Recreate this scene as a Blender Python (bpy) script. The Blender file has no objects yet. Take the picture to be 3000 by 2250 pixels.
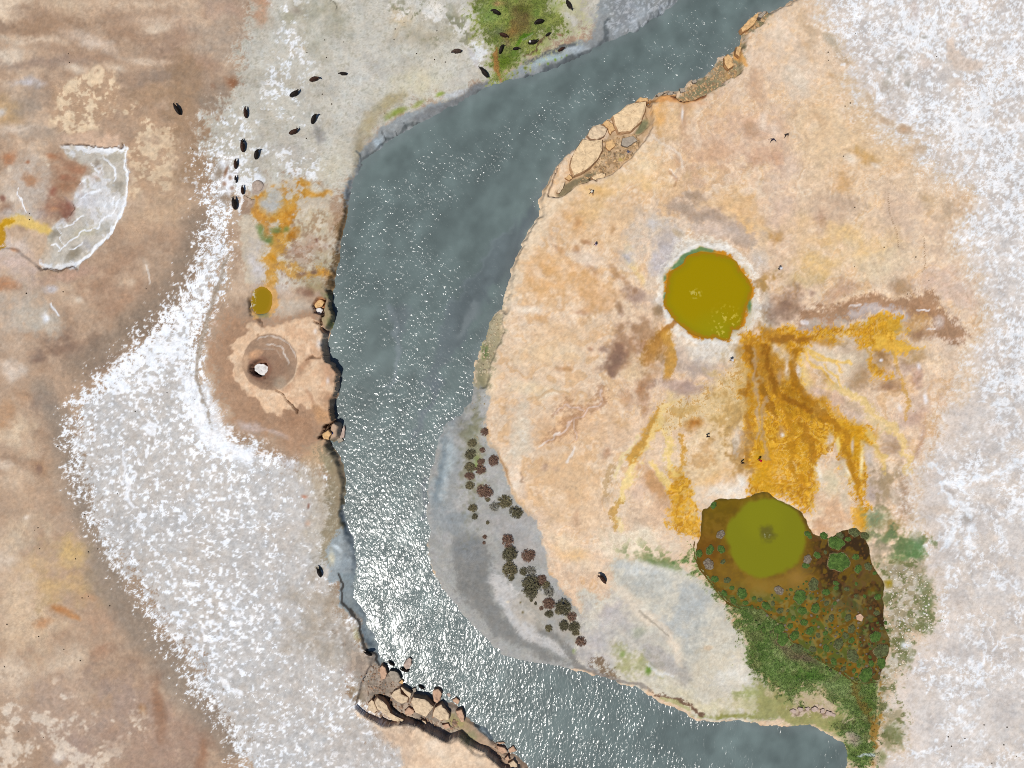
import bpy, bmesh, math, random
import numpy as np
from mathutils import Vector, Matrix, noise as mnoise

SC = bpy.context.scene
COL = SC.collection
PPM = 13.5                      # photo pixels per metre of ground
WATER = -2.0                    # river level in metres
CAMH = 148.15

# ---------------------------------------------------------------- camera, sky, sun, exposure
cam_d = bpy.data.cameras.new('camera')
cam_d.lens = 24.0; cam_d.sensor_width = 36.0; cam_d.clip_start = 0.5; cam_d.clip_end = 9000.0
cam = bpy.data.objects.new('camera', cam_d); COL.objects.link(cam)
cam.location = (0, 0, CAMH); cam.rotation_euler = (0, 0, 0)
SC.camera = cam

SUN_EL, SUN_AZ = 65.0, 217.0    # degrees; azimuth clockwise from north (+Y)
w = bpy.data.worlds.new('World'); SC.world = w; w.use_nodes = True
wn = w.node_tree.nodes; bg = wn['Background']
sky = wn.new('ShaderNodeTexSky'); sky.sky_type = 'NISHITA'; sky.sun_disc = False
sky.sun_elevation = math.radians(SUN_EL); sky.sun_rotation = math.radians(SUN_AZ)
sky.altitude = 4500.0
w.node_tree.links.new(sky.outputs[0], bg.inputs[0]); bg.inputs[1].default_value = 0.08
sun_d = bpy.data.lights.new('sun', 'SUN'); sun_d.energy = 4.3; sun_d.angle = math.radians(0.53)
sun_d.color = (1.0, 0.965, 0.91)
sun = bpy.data.objects.new('sun', sun_d); COL.objects.link(sun)
az, el = math.radians(SUN_AZ), math.radians(SUN_EL)
to_sun = Vector((math.sin(az)*math.cos(el), math.cos(az)*math.cos(el), math.sin(el)))
sun.rotation_euler = to_sun.to_track_quat('Z', 'Y').to_euler()
SC.view_settings.view_transform = 'Standard'; SC.view_settings.look = 'None'
SC.view_settings.exposure = 0.0; SC.view_settings.gamma = 1.0; SC.view_settings.use_curve_mapping = False
SC.cycles.use_denoising = False; SC.cycles.filter_width = 1.0
GAIN = np.array([1.30, 1.28, 1.26], np.float32)   # light on level ground relative to its colour

# ---------------------------------------------------------------- general helpers
def wx(px): return (px-1500.0)/PPM
def wy(py): return (1125.0-py)/PPM
def tag(o, label=None, cat=None, group=None, kind=None):
    if label: o['label'] = label
    if cat: o['category'] = cat
    if group: o['group'] = group
    if kind: o['kind'] = kind
    return o
def link(name, data, parent=None):
    o = bpy.data.objects.new(name, data); COL.objects.link(o)
    if parent: o.parent = parent
    return o
def s2l(c):
    c = np.clip(np.asarray(c, np.float32)/255.0, 0, 1)
    return np.where(c <= 0.04045, c/12.92, ((c+0.055)/1.055)**2.4)
def alb(rgb): return tuple(float(v) for v in np.clip(s2l(rgb)/GAIN, 0, 0.86))
def ss(a, b, x):
    t = np.clip((x-a)/(b-a), 0, 1); return t*t*(3-2*t)

RNG = np.random.RandomState(7)
TAB = RNG.rand(256, 256).astype(np.float32)*2-1
def vn(x, y, seed):
    x = x+seed*37.31; y = y+seed*91.7
    xi = np.floor(x); yi = np.floor(y)
    fx = (x-xi).astype(np.float32); fy = (y-yi).astype(np.float32)
    a = xi.astype(np.int32) & 255; b = yi.astype(np.int32) & 255
    a1 = (a+1) & 255; b1 = (b+1) & 255
    fx = fx*fx*fx*(fx*(fx*6-15)+10); fy = fy*fy*fy*(fy*(fy*6-15)+10)
    p = TAB[b, a]; q = TAB[b, a1]; r = TAB[b1, a]; s = TAB[b1, a1]
    t = p+(q-p)*fx
    return t+((r+(s-r)*fx)-t)*fy
def fbm(x, y, scale, octs, seed, gain=0.55):
    x = x/scale; y = y/scale
    out = 0; amp = 1.0; tot = 0
    for k in range(octs):
        c, s = math.cos(0.7*k+seed), math.sin(0.7*k+seed)
        out = out+amp*vn(x*c-y*s, x*s+y*c, seed+k*5.3)
        tot += amp*amp; amp *= gain; x = x*2.03; y = y*2.03
    return (out/math.sqrt(tot)*2.4).astype(np.float32)     # roughly unit variance
def rank(a):
    o = np.empty(a.size, np.float32); o[np.argsort(a, axis=None)] = np.linspace(0, 1, a.size, dtype=np.float32); return o.reshape(a.shape)
def uni(n): return (0.5+0.5*np.tanh(0.85*n)).astype(np.float32)

# ---------------------------------------------------------------- the sample grid (photo pixels as plan coordinates)
STEP = 3000.0/1024.0
def axis(lo, hi):
    core = np.arange(lo, hi+STEP, STEP)
    g = STEP*np.cumsum(1.55**np.arange(1, 19)); g = g[g < 45000]
    return np.concatenate([(core[0]-g)[::-1], core, core[-1]+g])
AX = axis(-170.0, 3170.0); AY = axis(-140.0, 2390.0)
X, Y = np.meshgrid(AX.astype(np.float32), AY.astype(np.float32))
NY, NX = X.shape
def win(x0, x1, y0, y1):
    i0, i1 = np.searchsorted(AX, [x0, x1]); j0, j1 = np.searchsorted(AY, [y0, y1])
    return (slice(max(j0-1, 0), min(j1+1, NY)), slice(max(i0-1, 0), min(i1+1, NX)))
NB = fbm(X, Y, 420, 4, 1); NM = fbm(X, Y, 150, 4, 2); NS = fbm(X, Y, 55, 4, 3)
NF = fbm(X, Y, 20, 3, 4); NG = fbm(X, Y, 8, 2, 5)
NR = RNG.randn(NY, NX).astype(np.float32)
WXm = fbm(X, Y, 110, 4, 11); WYm = fbm(X, Y, 110, 4, 12)
WXs = fbm(X, Y, 26, 3, 13); WYs = fbm(X, Y, 26, 3, 14)
NSb = fbm(X, Y, 62, 4, 21); NFb = fbm(X, Y, 15, 3, 22)

# ---------------------------------------------------------------- distance fields on a coarse raster
CX0, CY0, CS = -420.0, -420.0, 6.0
CW, CH = 642, 518
def seg_dist(px, py, a, b, wa=0, wb=0):
    ax, ay = a; bx, by = b
    dx, dy = bx-ax, by-ay; L = dx*dx+dy*dy+1e-6
    t = np.clip(((px-ax)*dx+(py-ay)*dy)/L, 0, 1)
    return np.sqrt((px-ax-t*dx)**2+(py-ay-t*dy)**2)-(wa+(wb-wa)*t)
def field(pts, closed=True, pad=150, widths=None, step=CS):
    P = np.asarray(pts, float)
    x0 = max(P[:, 0].min()-pad, CX0); x1 = min(P[:, 0].max()+pad, CX0+CW*CS)
    y0 = max(P[:, 1].min()-pad, CY0); y1 = min(P[:, 1].max()+pad, CY0+CH*CS)
    gx = np.arange(x0, x1+step, step, dtype=np.float32); gy = np.arange(y0, y1+step, step, dtype=np.float32)
    gx, gy = np.meshgrid(gx, gy)
    d = np.full(gx.shape, 1e6, np.float32); ins = np.zeros(gx.shape, bool)
    n = len(P)
    for k in range(n if closed else n-1):
        a, b = P[k], P[(k+1) % n]
        wa = widths[k] if widths else 0; wb = widths[(k+1) % n] if widths else 0
        d = np.minimum(d, seg_dist(gx, gy, a, b, wa, wb))
        if closed and a[1] != b[1]:
            c = ((a[1] > gy) != (b[1] > gy)) & (gx < (b[0]-a[0])*(gy-a[1])/(b[1]-a[1])+a[0])
            ins ^= c
    if closed: d = np.where(ins, d, -d)
    return (d, x0, y0, step)
def samp(F, x, y):
    d, x0, y0, st = F
    u = np.clip((x-x0)/st, 0, d.shape[1]-1.001); v = np.clip((y-y0)/st, 0, d.shape[0]-1.001)
    i = u.astype(np.int32); j = v.astype(np.int32); fu = u-i; fv = v-j
    a = d[j, i]; b = d[j, i+1]; c = d[j+1, i]; e = d[j+1, i+1]
    t = a+(b-a)*fu
    return t+((c+(e-c)*fu)-t)*fv

# photo tiles: coordinates read from enlarged crops
OX, OY, OK = 0.0, 0.0, 1.0
def tile(c, r):
    global OX, OY, OK
    OX, OY = 750.0*c, (562.0*r if r < 3 else 1686.0); OK = 1/2.949 if r < 3 else 1/2.941
def crop(x, y, k):
    global OX, OY, OK
    OX, OY, OK = x, y, 1.0/k
def T(pts): return [(OX+x*OK, OY+y*OK) for x, y in pts]
def TT(c, r, pts):
    tile(c, r); return T(pts)

# ---------------------------------------------------------------- painting the ground colour (display colours, turned into albedo later)
C = np.empty((NY, NX, 3), np.float32)
def mix(sl, m, c):
    c = np.asarray(c, np.float32); C[sl] += m[..., None]*(c-C[sl])
def pmask(pts, soft=5, wm=8, wsm=3, speck=0, F=None):
    P = np.asarray(pts); pad = 30+soft+wm*2+wsm*2+speck
    sl = win(P[:, 0].min()-pad, P[:, 0].max()+pad, P[:, 1].min()-pad, P[:, 1].max()+pad)
    F = F or field(pts, True, pad+60)
    d = samp(F, X[sl]+wm*WXm[sl]+wsm*WXs[sl], Y[sl]+wm*WYm[sl]+wsm*WYs[sl])
    if speck: d = d+speck*(0.6*NG[sl]+0.5*NR[sl]+0.3*NF[sl])
    return sl, ss(-soft, soft, d)
def pol(pts, c, op=1.0, soft=5, wm=8, wsm=3, speck=0, native=False):
    sl, m = pmask(pts if native else T(pts), soft, wm, wsm, speck)
    mix(sl, m*op, c)
def dab(x, y, rx, ry, rot, c, op=1.0, speck=0.28, hard=0.12):
    x, y, rx, ry = OX+x*OK, OY+y*OK, rx*OK, ry*OK
    R = max(rx, ry)*1.7+12
    sl = win(x-R, x+R, y-R, y+R)
    ws = min(0.30*min(rx, ry), 26)
    u = X[sl]-x+ws*WXm[sl]+0.35*ws*WXs[sl]; v = Y[sl]-y+ws*WYm[sl]+0.35*ws*WYs[sl]
    cs, sn = math.cos(rot), math.sin(rot)
    r = np.sqrt(((u*cs+v*sn)/rx)**2+((-u*sn+v*cs)/ry)**2)
    r = r+speck*0.35*NF[sl]*min(1, min(rx, ry)/10)+speck*0.22*NG[sl]+0.12*NS[sl]*(min(rx, ry) > 25)
    big = min(1, min(rx, ry)/9)
    mix(sl, (1-ss(hard, 1.5, r))*np.clip(op*1.25*(1-big*.28*(.5-.5*np.tanh(.8*NG[sl]+.7*NFb[sl]+.4*NR[sl]))), 0, 1), c)
def lin(pts, c, wd=4, soft=3, op=1.0, wm=4, wsm=2, speck=0, taper=True, raw=False):
    P = T(pts); n = len(P); wd *= OK; soft = max(soft*OK, 1.2)
    ws = [wd*(0.35+0.65*math.sin(math.pi*(0.15+0.7*k/max(n-1, 1)))) if taper else wd for k in range(n)]
    pad = wd+soft+wm*2+wsm*2+speck+10
    A = np.asarray(P)
    sl = win(A[:, 0].min()-pad, A[:, 0].max()+pad, A[:, 1].min()-pad, A[:, 1].max()+pad)
    F = field(P, False, pad+20, ws, step=2.5)
    d = samp(F, X[sl]+wm*0.5*WXm[sl]+wsm*WXs[sl], Y[sl]+wm*0.5*WYm[sl]+wsm*WYs[sl])
    if speck: d = d+speck*(0.6*NG[sl]+0.5*NR[sl]+0.4*NF[sl])
    m = 1-ss(-soft*0.3, soft, d)
    if raw: return sl, m
    mix(sl, m*op, c)

# river outline, west bank then east bank, both from the top down
WEST = ([(2250, -420), (2120, -150), (2040, -30)] + TT(2, 0, [(1430, 0), (1380, 50), (1280, 130), (1180, 200), (1100, 250), (1010, 295), (900, 330), (830, 360), (700, 430), (600, 480), (480, 540), (330, 600), (180, 650), (0, 690)])
  + TT(1, 0, [(2100, 720), (1980, 770), (1850, 830), (1700, 920), (1550, 990), (1420, 1060), (1300, 1130), (1150, 1220), (1000, 1330), (900, 1420), (880, 1500), (840, 1570), (815, 1650)])
  + TT(1, 1, [(800, 80), (795, 150), (780, 250), (750, 350), (730, 480), (715, 600), (690, 720), (665, 850), (670, 950), (680, 1050), (690, 1140), (655, 1200), (628, 1260), (622, 1390), (640, 1440), (690, 1500), (725, 1580), (738, 1655)])
  + TT(1, 2, [(720, 60), (690, 130), (675, 220), (690, 310), (740, 350), (745, 470), (670, 515), (690, 560), (740, 640), (765, 740), (775, 830), (775, 920), (765, 1000), (755, 1080), (770, 1180), (790, 1240), (840, 1330), (855, 1450), (860, 1655)])
  + TT(1, 3, [(840, 130), (835, 190), (880, 240), (930, 300), (955, 370), (950, 450), (1000, 500), (1040, 570), (1050, 650), (1070, 720), (1110, 790), (1150, 830), (1210, 860), (1260, 930), (1330, 990), (1420, 1010), (1500, 1060), (1600, 1080), (1700, 1100), (1760, 1150), (1800, 1220), (1880, 1260), (1980, 1320), (2050, 1420), (2100, 1480), (2200, 1540)])
  + TT(2, 3, [(40, 1560), (100, 1610), (150, 1659)]) + [(1600, 2330), (1760, 2500), (1900, 2700)])
EAST = ([(2560, -420), (2450, -150), (2370, -40)] + TT(3, 0, [(200, 15), (70, 80), (0, 110)])
  + TT(2, 0, [(2180, 105), (2110, 120), (2050, 180), (2000, 260), (1985, 330), (1965, 390), (1910, 440), (1850, 470), (1790, 500), (1740, 590), (1680, 650), (1620, 690), (1550, 690), (1480, 760), (1430, 800), (1330, 790), (1250, 810), (1205, 860), (1180, 850), (1110, 850), (1060, 895), (980, 925), (890, 1010), (820, 1040), (780, 1070), (700, 1090), (660, 1165), (610, 1200), (565, 1275), (520, 1300), (450, 1370), (380, 1440), (330, 1540), (270, 1655)])
  + TT(2, 1, [(225, 60), (240, 140), (245, 190), (170, 300), (110, 420), (40, 560), (0, 650)])
  + TT(1, 1, [(2190, 760), (2150, 900), (2130, 1020), (2050, 1080), (2000, 1180), (1970, 1290), (1920, 1400), (1880, 1530), (1870, 1655)])
  + TT(1, 2, [(1880, 0), (1860, 160), (1770, 270), (1640, 340), (1590, 450), (1560, 560), (1530, 700), (1500, 830), (1490, 930), (1475, 1040), (1480, 1150), (1510, 1290), (1490, 1400), (1500, 1500), (1530, 1600), (1550, 1655)])
  + TT(1, 3, [(1600, 120), (1690, 220), (1780, 330), (1870, 430), (1960, 520), (2050, 610), (2120, 670), (2200, 700)])
  + TT(2, 3, [(100, 740), (300, 770), (500, 800), (650, 850), (800, 880), (940, 940), (1100, 970), (1200, 1040), (1300, 1100), (1450, 1150), (1530, 1210), (1620, 1260), (1800, 1260), (1950, 1250), (2100, 1270)])
  + TT(3, 3, [(0, 1290), (130, 1300), (330, 1285), (430, 1320), (520, 1370), (600, 1410), (650, 1440), (690, 1530), (680, 1659)]) + [(2470, 2400), (2520, 2700)])
kk = 1-WATER/CAMH                                   # the waterline lies below the plain: its place in plan
RIVER = [(1500+(x-1500)*kk, 1125+(y-1125)*kk) for x, y in WEST+EAST[::-1]]
F_RIV = field(RIVER, True, 3000)
DR = -samp(F_RIV, X, Y)-2.0*NF-1.0*NG*0.5           # + on land
DR = np.where((Y < -420) | (Y > 2660), 400.0, DR).astype(np.float32)
F_EAST = field(EAST+[(9000, 2700), (9000, -420)], True, 3000)
EASTSIDE = (samp(F_EAST, np.clip(X, -400, 3300), np.clip(Y, -400, 2600)) > -15) | (X > 2700)

# ================================================================ ground colours
def field_noise(sl, thr, pn, wdt=0.12): return ss(thr-wdt, thr+wdt, pn[sl])
ALL = (slice(0, NY), slice(0, NX))
C[:] = (178, 150, 125)
mix(ALL, 0.55*ss(-0.2, 1.2, NM+0.4*NB), (208, 182, 155))
mix(ALL, 0.45*ss(0.1, 1.3, -NSb+0.3*NB), (158, 128, 104))
mix(ALL, 0.97*EASTSIDE.astype(np.float32), (231, 199, 158))

# ---- brown plain, upper left
tile(0, 0)
BR, PALE = (168, 137, 112), (217, 194, 168)
for a in [(100, 80, 190, 120, 0, (222, 199, 172), .9), (550, 60, 200, 90, 0, (214, 188, 158), .8), (900, 100, 260, 120, 0, (203, 174, 145), .7),
          (350, 120, 190, 70, 0, BR, .8), (350, 230, 450, 80, 0, (164, 133, 107), .9), (30, 230, 110, 60, 0, (150, 125, 105), .7), (1250, 50, 520, 50, 0, (206, 180, 153), .8), (1150, 150, 300, 90, 0, BR, .8),
          (1400, 180, 240, 60, .1, (208, 184, 160), .7), (1360, 240, 120, 36, -.3, PALE, .8), (1400, 385, 50, 25, .2, PALE, .9), (1150, 300, 320, 60, .2, BR, .8),
          (800, 400, 270, 60, .45, (211, 189, 168), .9), (250, 370, 280, 55, .1, PALE, .8), (90, 500, 150, 80, -.3, (216, 196, 173), .9), (500, 450, 300, 40, .3, BR, .7),
          (450, 560, 520, 50, -.05, (163, 138, 119), .9), (860, 530, 200, 30, .1, BR, .8), (650, 620, 115, 42, .3, (219, 198, 174), .9), (1020, 615, 110, 38, .1, PALE, .9), (1300, 540, 230, 34, .05, (214, 190, 165), .85),
          (1550, 350, 210, 150, 0, (167, 137, 115), .7), (1850, 300, 220, 300, 0, (176, 157, 138), .8), (1900, 100, 200, 80, 0, (184, 152, 130), .7), (1450, 690, 380, 90, 0, (152, 130, 112), .8), (1700, 560, 220, 70, 0, (170, 138, 115), .7),
          (300, 740, 150, 50, .2, (202, 194, 192), .8), (140, 900, 190, 140, 0, (168, 146, 124), .7), (90, 960, 110, 140, 0, (190, 155, 112), .8), (320, 920, 220, 110, 0, (160, 142, 125), .7), (40, 980, 50, 40, 0, (205, 198, 192), .7),
          (200, 1130, 200, 60, 0, (205, 188, 170), .7), (400, 1180, 200, 60, 0, (165, 146, 128), .7), (1620, 1000, 140, 520, 0, (161, 131, 103), .8), (1630, 1450, 120, 250, 0, (163, 134, 106), .8),
          (1800, 880, 160, 90, 0, (150, 131, 113), .8), (1990, 700, 60, 60, 0, (146, 98, 68), .85), (1840, 745, 25, 25, 0, (150, 100, 72), .7), (1900, 780, 170, 90, .3, (152, 132, 114), .6), (1350, 850, 230, 110, 0, (168, 137, 108), .8)]:
    dab(*a)
# pale broken crust sheets
for pts, op in (([(520, 760), (700, 690), (880, 650), (1010, 700), (1060, 830), (1040, 960), (930, 1010), (820, 1120), (700, 1150), (560, 1150), (450, 1080), (560, 930)], .95),
                ([(1080, 900), (1200, 930), (1180, 1060), (1090, 1060), (1060, 960)], .9), ([(1250, 990), (1340, 970), (1420, 1040), (1400, 1140), (1200, 1190), (1180, 1130)], .95),
                ([(1430, 1050), (1530, 1060), (1560, 1250), (1480, 1250), (1420, 1150)], .8), ([(1110, 1250), (1250, 1200), (1450, 1210), (1530, 1300), (1500, 1450), (1540, 1560), (1480, 1660), (1110, 1660)], .75)):
    sl, m = pmask(T(pts), 14, 10, 5)
    mix(sl, m*.5, (196, 160, 126)); mix(sl, m*op*ss(-.35, .45, .7*NSb[sl]+.7*NFb[sl]+.25*NG[sl]), (225, 199, 165))
pol([(560, 1180), (850, 1120), (860, 1180), (1050, 1150), (1070, 1290), (850, 1270), (560, 1260)], (212, 178, 150), .8, 8, 4, 3)
tile(0, 1)
for a in [(1350, 130, 300, 160, 0, (197, 167, 136), .8), (1250, 270, 160, 110, 0, (197, 164, 134), .8), (1130, 760, 60, 75, .3, (222, 197, 168), .95), (690, 930, 42, 32, 0, (224, 204, 180), .95), (1450, 350, 110, 120, 0, (185, 152, 124), .7),
          (950, 800, 300, 220, 0, (172, 138, 112), .8), (1050, 560, 250, 120, 0, (170, 136, 110), .7), (1250, 1110, 380, 80, -.4, (141, 119, 99), .85), (1400, 950, 150, 130, 0, (155, 132, 112), .8), (600, 1320, 270, 120, .3, (137, 110, 92), .85), (330, 1420, 80, 60, 0, (128, 103, 88), .8),
          (800, 1450, 260, 120, 0, (146, 122, 104), .7), (100, 1000, 260, 260, 0, (188, 172, 155), .8), (300, 1050, 190, 160, 0, (190, 178, 161), .8), (120, 1350, 200, 150, 0, (190, 166, 143), .7), (60, 1580, 140, 90, 0, (222, 202, 182), .9), (390, 1075, 32, 42, 0, (242, 242, 244), .9), (100, 600, 170, 160, 0, (206, 182, 168), .8), (60, 800, 80, 60, 0, (180, 130, 95), .8), (450, 830, 70, 40, 0, (205, 198, 198), .8),
          (870, 1330, 50, 130, .2, (178, 154, 134), .8), (1280, 660, 30, 60, 0, (205, 186, 165), .7), (600, 700, 250, 60, -.2, (186, 150, 128), .7)]:
    dab(*a)
lin([(460, 970), (520, 1060)], (240, 240, 242), 9, 8); lin([(1270, 640), (1300, 700), (1305, 810)], (220, 208, 195), 5, 6)
lin([(1720, 250), (1660, 500), (1520, 800), (1300, 1000), (1000, 1300), (700, 1500)], (143, 124, 106), 70, 130, .75, taper=False)

# ---- brown plain, lower left
tile(0, 2)
for a in [(150, 330, 160, 190, 0, (215, 190, 160), .85), (30, 740, 80, 60, 0, (226, 206, 184), .9), (320, 690, 140, 150, 0, (170, 134, 103), .8), (320, 730, 55, 65, 0, (138, 110, 94), .85), (60, 240, 80, 130, .4, (186, 146, 112), .8), (420, 150, 120, 90, .5, (138, 109, 92), .85), (250, 80, 120, 60, 0, (186, 148, 116), .7),
          (250, 1000, 280, 160, 0, (190, 160, 132), .8), (120, 860, 100, 140, 0, (212, 186, 158), .7), (600, 1450, 190, 130, 0, (208, 174, 118), .85), (200, 1320, 230, 170, 0, (206, 181, 152), .8), (240, 1160, 30, 25, 0, (225, 206, 186), .8), (380, 1560, 250, 90, 0, (204, 172, 132), .8), (80, 1500, 150, 110, 0, (216, 194, 170), .8), (520, 900, 90, 300, -.2, (178, 156, 134), .7)]:
    dab(*a)
lin([(380, 60), (500, 300), (600, 600), (680, 850), (720, 1050), (800, 1300), (900, 1500), (1000, 1660)], (150, 134, 118), 55, 120, .8, taper=False)
tile(0, 3)
for a in [(250, 300, 320, 330, 0, (214, 186, 154), .8), (600, 130, 270, 190, 0, (201, 167, 120), .85), (540, 310, 95, 45, .4, (184, 124, 76), .9), (620, 350, 90, 25, .4, (186, 132, 86), .8), (390, 395, 70, 40, -.3, (188, 138, 98), .85), (800, 200, 60, 60, 0, (190, 145, 110), .7), (900, 400, 200, 120, 0, (186, 150, 122), .8), (150, 800, 180, 250, .2, (216, 192, 166), .8), (560, 720, 220, 140, -.5, (216, 192, 165), .8),
          (1400, 1300, 560, 480, 0, (166, 137, 118), .85), (600, 1300, 500, 400, 0, (182, 156, 136), .75), (1380, 1100, 60, 280, -.1, (154, 114, 88), .75), (1750, 1500, 60, 200, 0, (152, 110, 84), .7), (1240, 1150, 30, 50, 0, (160, 115, 75), .7), (700, 1500, 130, 110, 0, (172, 146, 130), .8), (545, 1560, 50, 50, 0, (226, 212, 198), .9), (900, 640, 120, 60, 0, (176, 134, 106), .6), (1000, 1100, 170, 180, 0, (170, 146, 130), .7)]:
    dab(*a)
sl, m = pmask(T([(-300, 900), (500, 1000), (760, 1150), (1150, 1080), (1250, 1250), (1000, 1500), (1300, 1800), (-300, 1900)]), 40, 15, 5)
mix(sl, m*.7*ss(.35, 1.5, .8*NSb[sl]+.5*NF[sl]+.3*NG[sl]), (226, 210, 190))
lin([(900, 0), (1050, 250), (1250, 500), (1450, 700), (1600, 950), (1800, 1200), (2000, 1450)], (148, 132, 116), 90, 140, .8, taper=False)

# ---- the sunken basin at the left edge
crop(0, 400, 3.95)
BASIN = T([(-400, 200), (300, 130), (700, 120), (870, 110), (1120, 110), (1230, 140), (1420, 160), (1480, 110), (1470, 400), (1480, 560), (1470, 750), (1430, 900), (1300, 1100), (1200, 1220), (1080, 1350), (980, 1450), (900, 1560), (880, 1500), (780, 1500), (680, 1530), (560, 1500), (440, 1520), (200, 1300), (-400, 1250)])
sl, m = pmask(T([(700, 125), (870, 115), (1120, 112), (1230, 142), (1420, 160), (1480, 112), (1470, 400), (1480, 560), (1470, 750), (1430, 900), (1300, 1100), (1200, 1220), (1080, 1350), (980, 1450), (900, 1560), (880, 1500), (780, 1500), (680, 1530), (560, 1500), (480, 1400), (600, 1050), (850, 850), (900, 600), (1000, 350), (800, 250)]), 5, 2, 1.5)
mix(sl, m, (196, 187, 173)); mix(sl, m*.6*ss(0, 1, NS[sl]), (172, 162, 142)); mix(sl, m*.75*ss(.2, 1.0, NSb[sl]+.5*NFb[sl]), (226, 225, 226))
for a in [(250, 500, 300, 330, 0, (205, 190, 174), .7), (400, 700, 250, 200, 0, (196, 182, 168), .7), (100, 240, 100, 80, .4, (176, 121, 86), .8), (620, 240, 85, 50, .2, (168, 118, 86), .85), (520, 260, 60, 60, 0, (216, 192, 166), .8), (560, 330, 25, 25, 0, (225, 208, 184), .8), (850, 400, 190, 100, .1, (166, 120, 92), .85), (765, 490, 80, 35, 0, (146, 80, 60), .75), (780, 620, 190, 130, 0, (157, 117, 90), .9), (620, 660, 70, 60, 0, (150, 96, 76), .7),
          (700, 850, 180, 100, -.1, (138, 94, 76), .9), (650, 800, 80, 60, -.3, (190, 150, 122), .8), (640, 860, 60, 30, 0, (196, 142, 104), .8), (830, 850, 70, 90, .3, (140, 92, 76), .7), (380, 530, 100, 75, .6, (178, 128, 92), .8), (320, 300, 30, 28, 0, (158, 104, 74), .8), (120, 370, 40, 40, 0, (226, 206, 182), .8), (180, 700, 50, 55, 0, (222, 204, 184), .8), (40, 730, 40, 45, 0, (128, 84, 70), .8), (90, 840, 120, 80, 0, (152, 120, 98), .8), (250, 900, 300, 60, 0, (192, 184, 178), .7),
          (980, 760, 130, 110, 0, (205, 202, 204), .7), (1330, 580, 75, 85, 0, (146, 137, 122), .8), (1110, 310, 40, 40, 0, (150, 135, 118), .7), (630, 1130, 75, 60, 0, (140, 130, 112), .85), (850, 1380, 60, 110, .6, (140, 128, 108), .85), (1000, 1080, 180, 60, -.5, (190, 180, 152), .7), (1200, 1000, 100, 60, -.7, (170, 164, 150), .6), (1000, 1260, 70, 60, 0, (176, 172, 172), .7), (500, 1300, 90, 120, 0, (200, 170, 140), .6), (180, 1250, 170, 100, 0, (214, 196, 182), .7), (180, 1310, 60, 25, .4, (196, 140, 102), .7)]:
    dab(*a)
lin([(-60, 1080), (100, 1010), (250, 950), (400, 1020), (560, 1080)], (226, 190, 108), 46, 50, .95, speck=2); lin([(-60, 1050), (60, 1010), (160, 985)], (196, 146, 24), 28, 30, .9, speck=2)
lin([(0, 1040), (30, 1130), (-10, 1280)], (188, 136, 22), 40, 30, .9, speck=3)
lin([(1470, 150), (1465, 500), (1470, 750), (1420, 900), (1300, 1080), (1200, 1200), (1080, 1330), (960, 1440), (880, 1500)], (246, 247, 249), 17, 14, .95, 2, 2, 1.5, taper=False)
lin([(880, 150), (1050, 170), (1200, 150), (1300, 180), (1420, 165)], (244, 245, 247), 22, 18, .85, 4, 3, 3, taper=False)
lin([(480, 1460), (620, 1490), (760, 1470), (880, 1490)], (242, 243, 245), 20, 20, .8, 4, 3, 3, taper=False)
for q in ([(1410, 700), (1320, 880), (1200, 950), (1100, 1070), (960, 1100), (880, 1140), (800, 1230), (700, 1340)], [(960, 920), (820, 990), (740, 1030)], [(690, 1060), (700, 1160)], [(600, 1240), (700, 1290), (720, 1330)], [(1200, 230), (1300, 360), (1330, 440), (1300, 500)],
          [(1050, 300), (1140, 430)], [(1170, 380), (1190, 450)], [(940, 700), (1040, 640), (1180, 610)], [(1350, 680), (1330, 800)], [(820, 1300), (900, 1260), (930, 1220)], [(770, 1250), (680, 1190)], [(1280, 1020), (1230, 1130)], [(1240, 740), (1220, 800)], [(230, 620), (290, 780), (320, 850)], [(970, 510), (940, 560)]):
    lin(q, (246, 247, 250), 7, 7, .95, 3, 3)
for q in ([(720, 125), (860, 108), (1120, 112), (1230, 138), (1330, 132), (1410, 158), (1425, 90)], [(1125, 108), (1130, 60)], [(1483, 220), (1478, 480)], [(400, 1515), (470, 1545), (600, 1500), (690, 1528), (790, 1508), (850, 1495), (895, 1540)], [(860, 780), (855, 860), (780, 930)]):
    lin(q, (78, 58, 46), 4, 4, .85, 2, 2)

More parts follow.
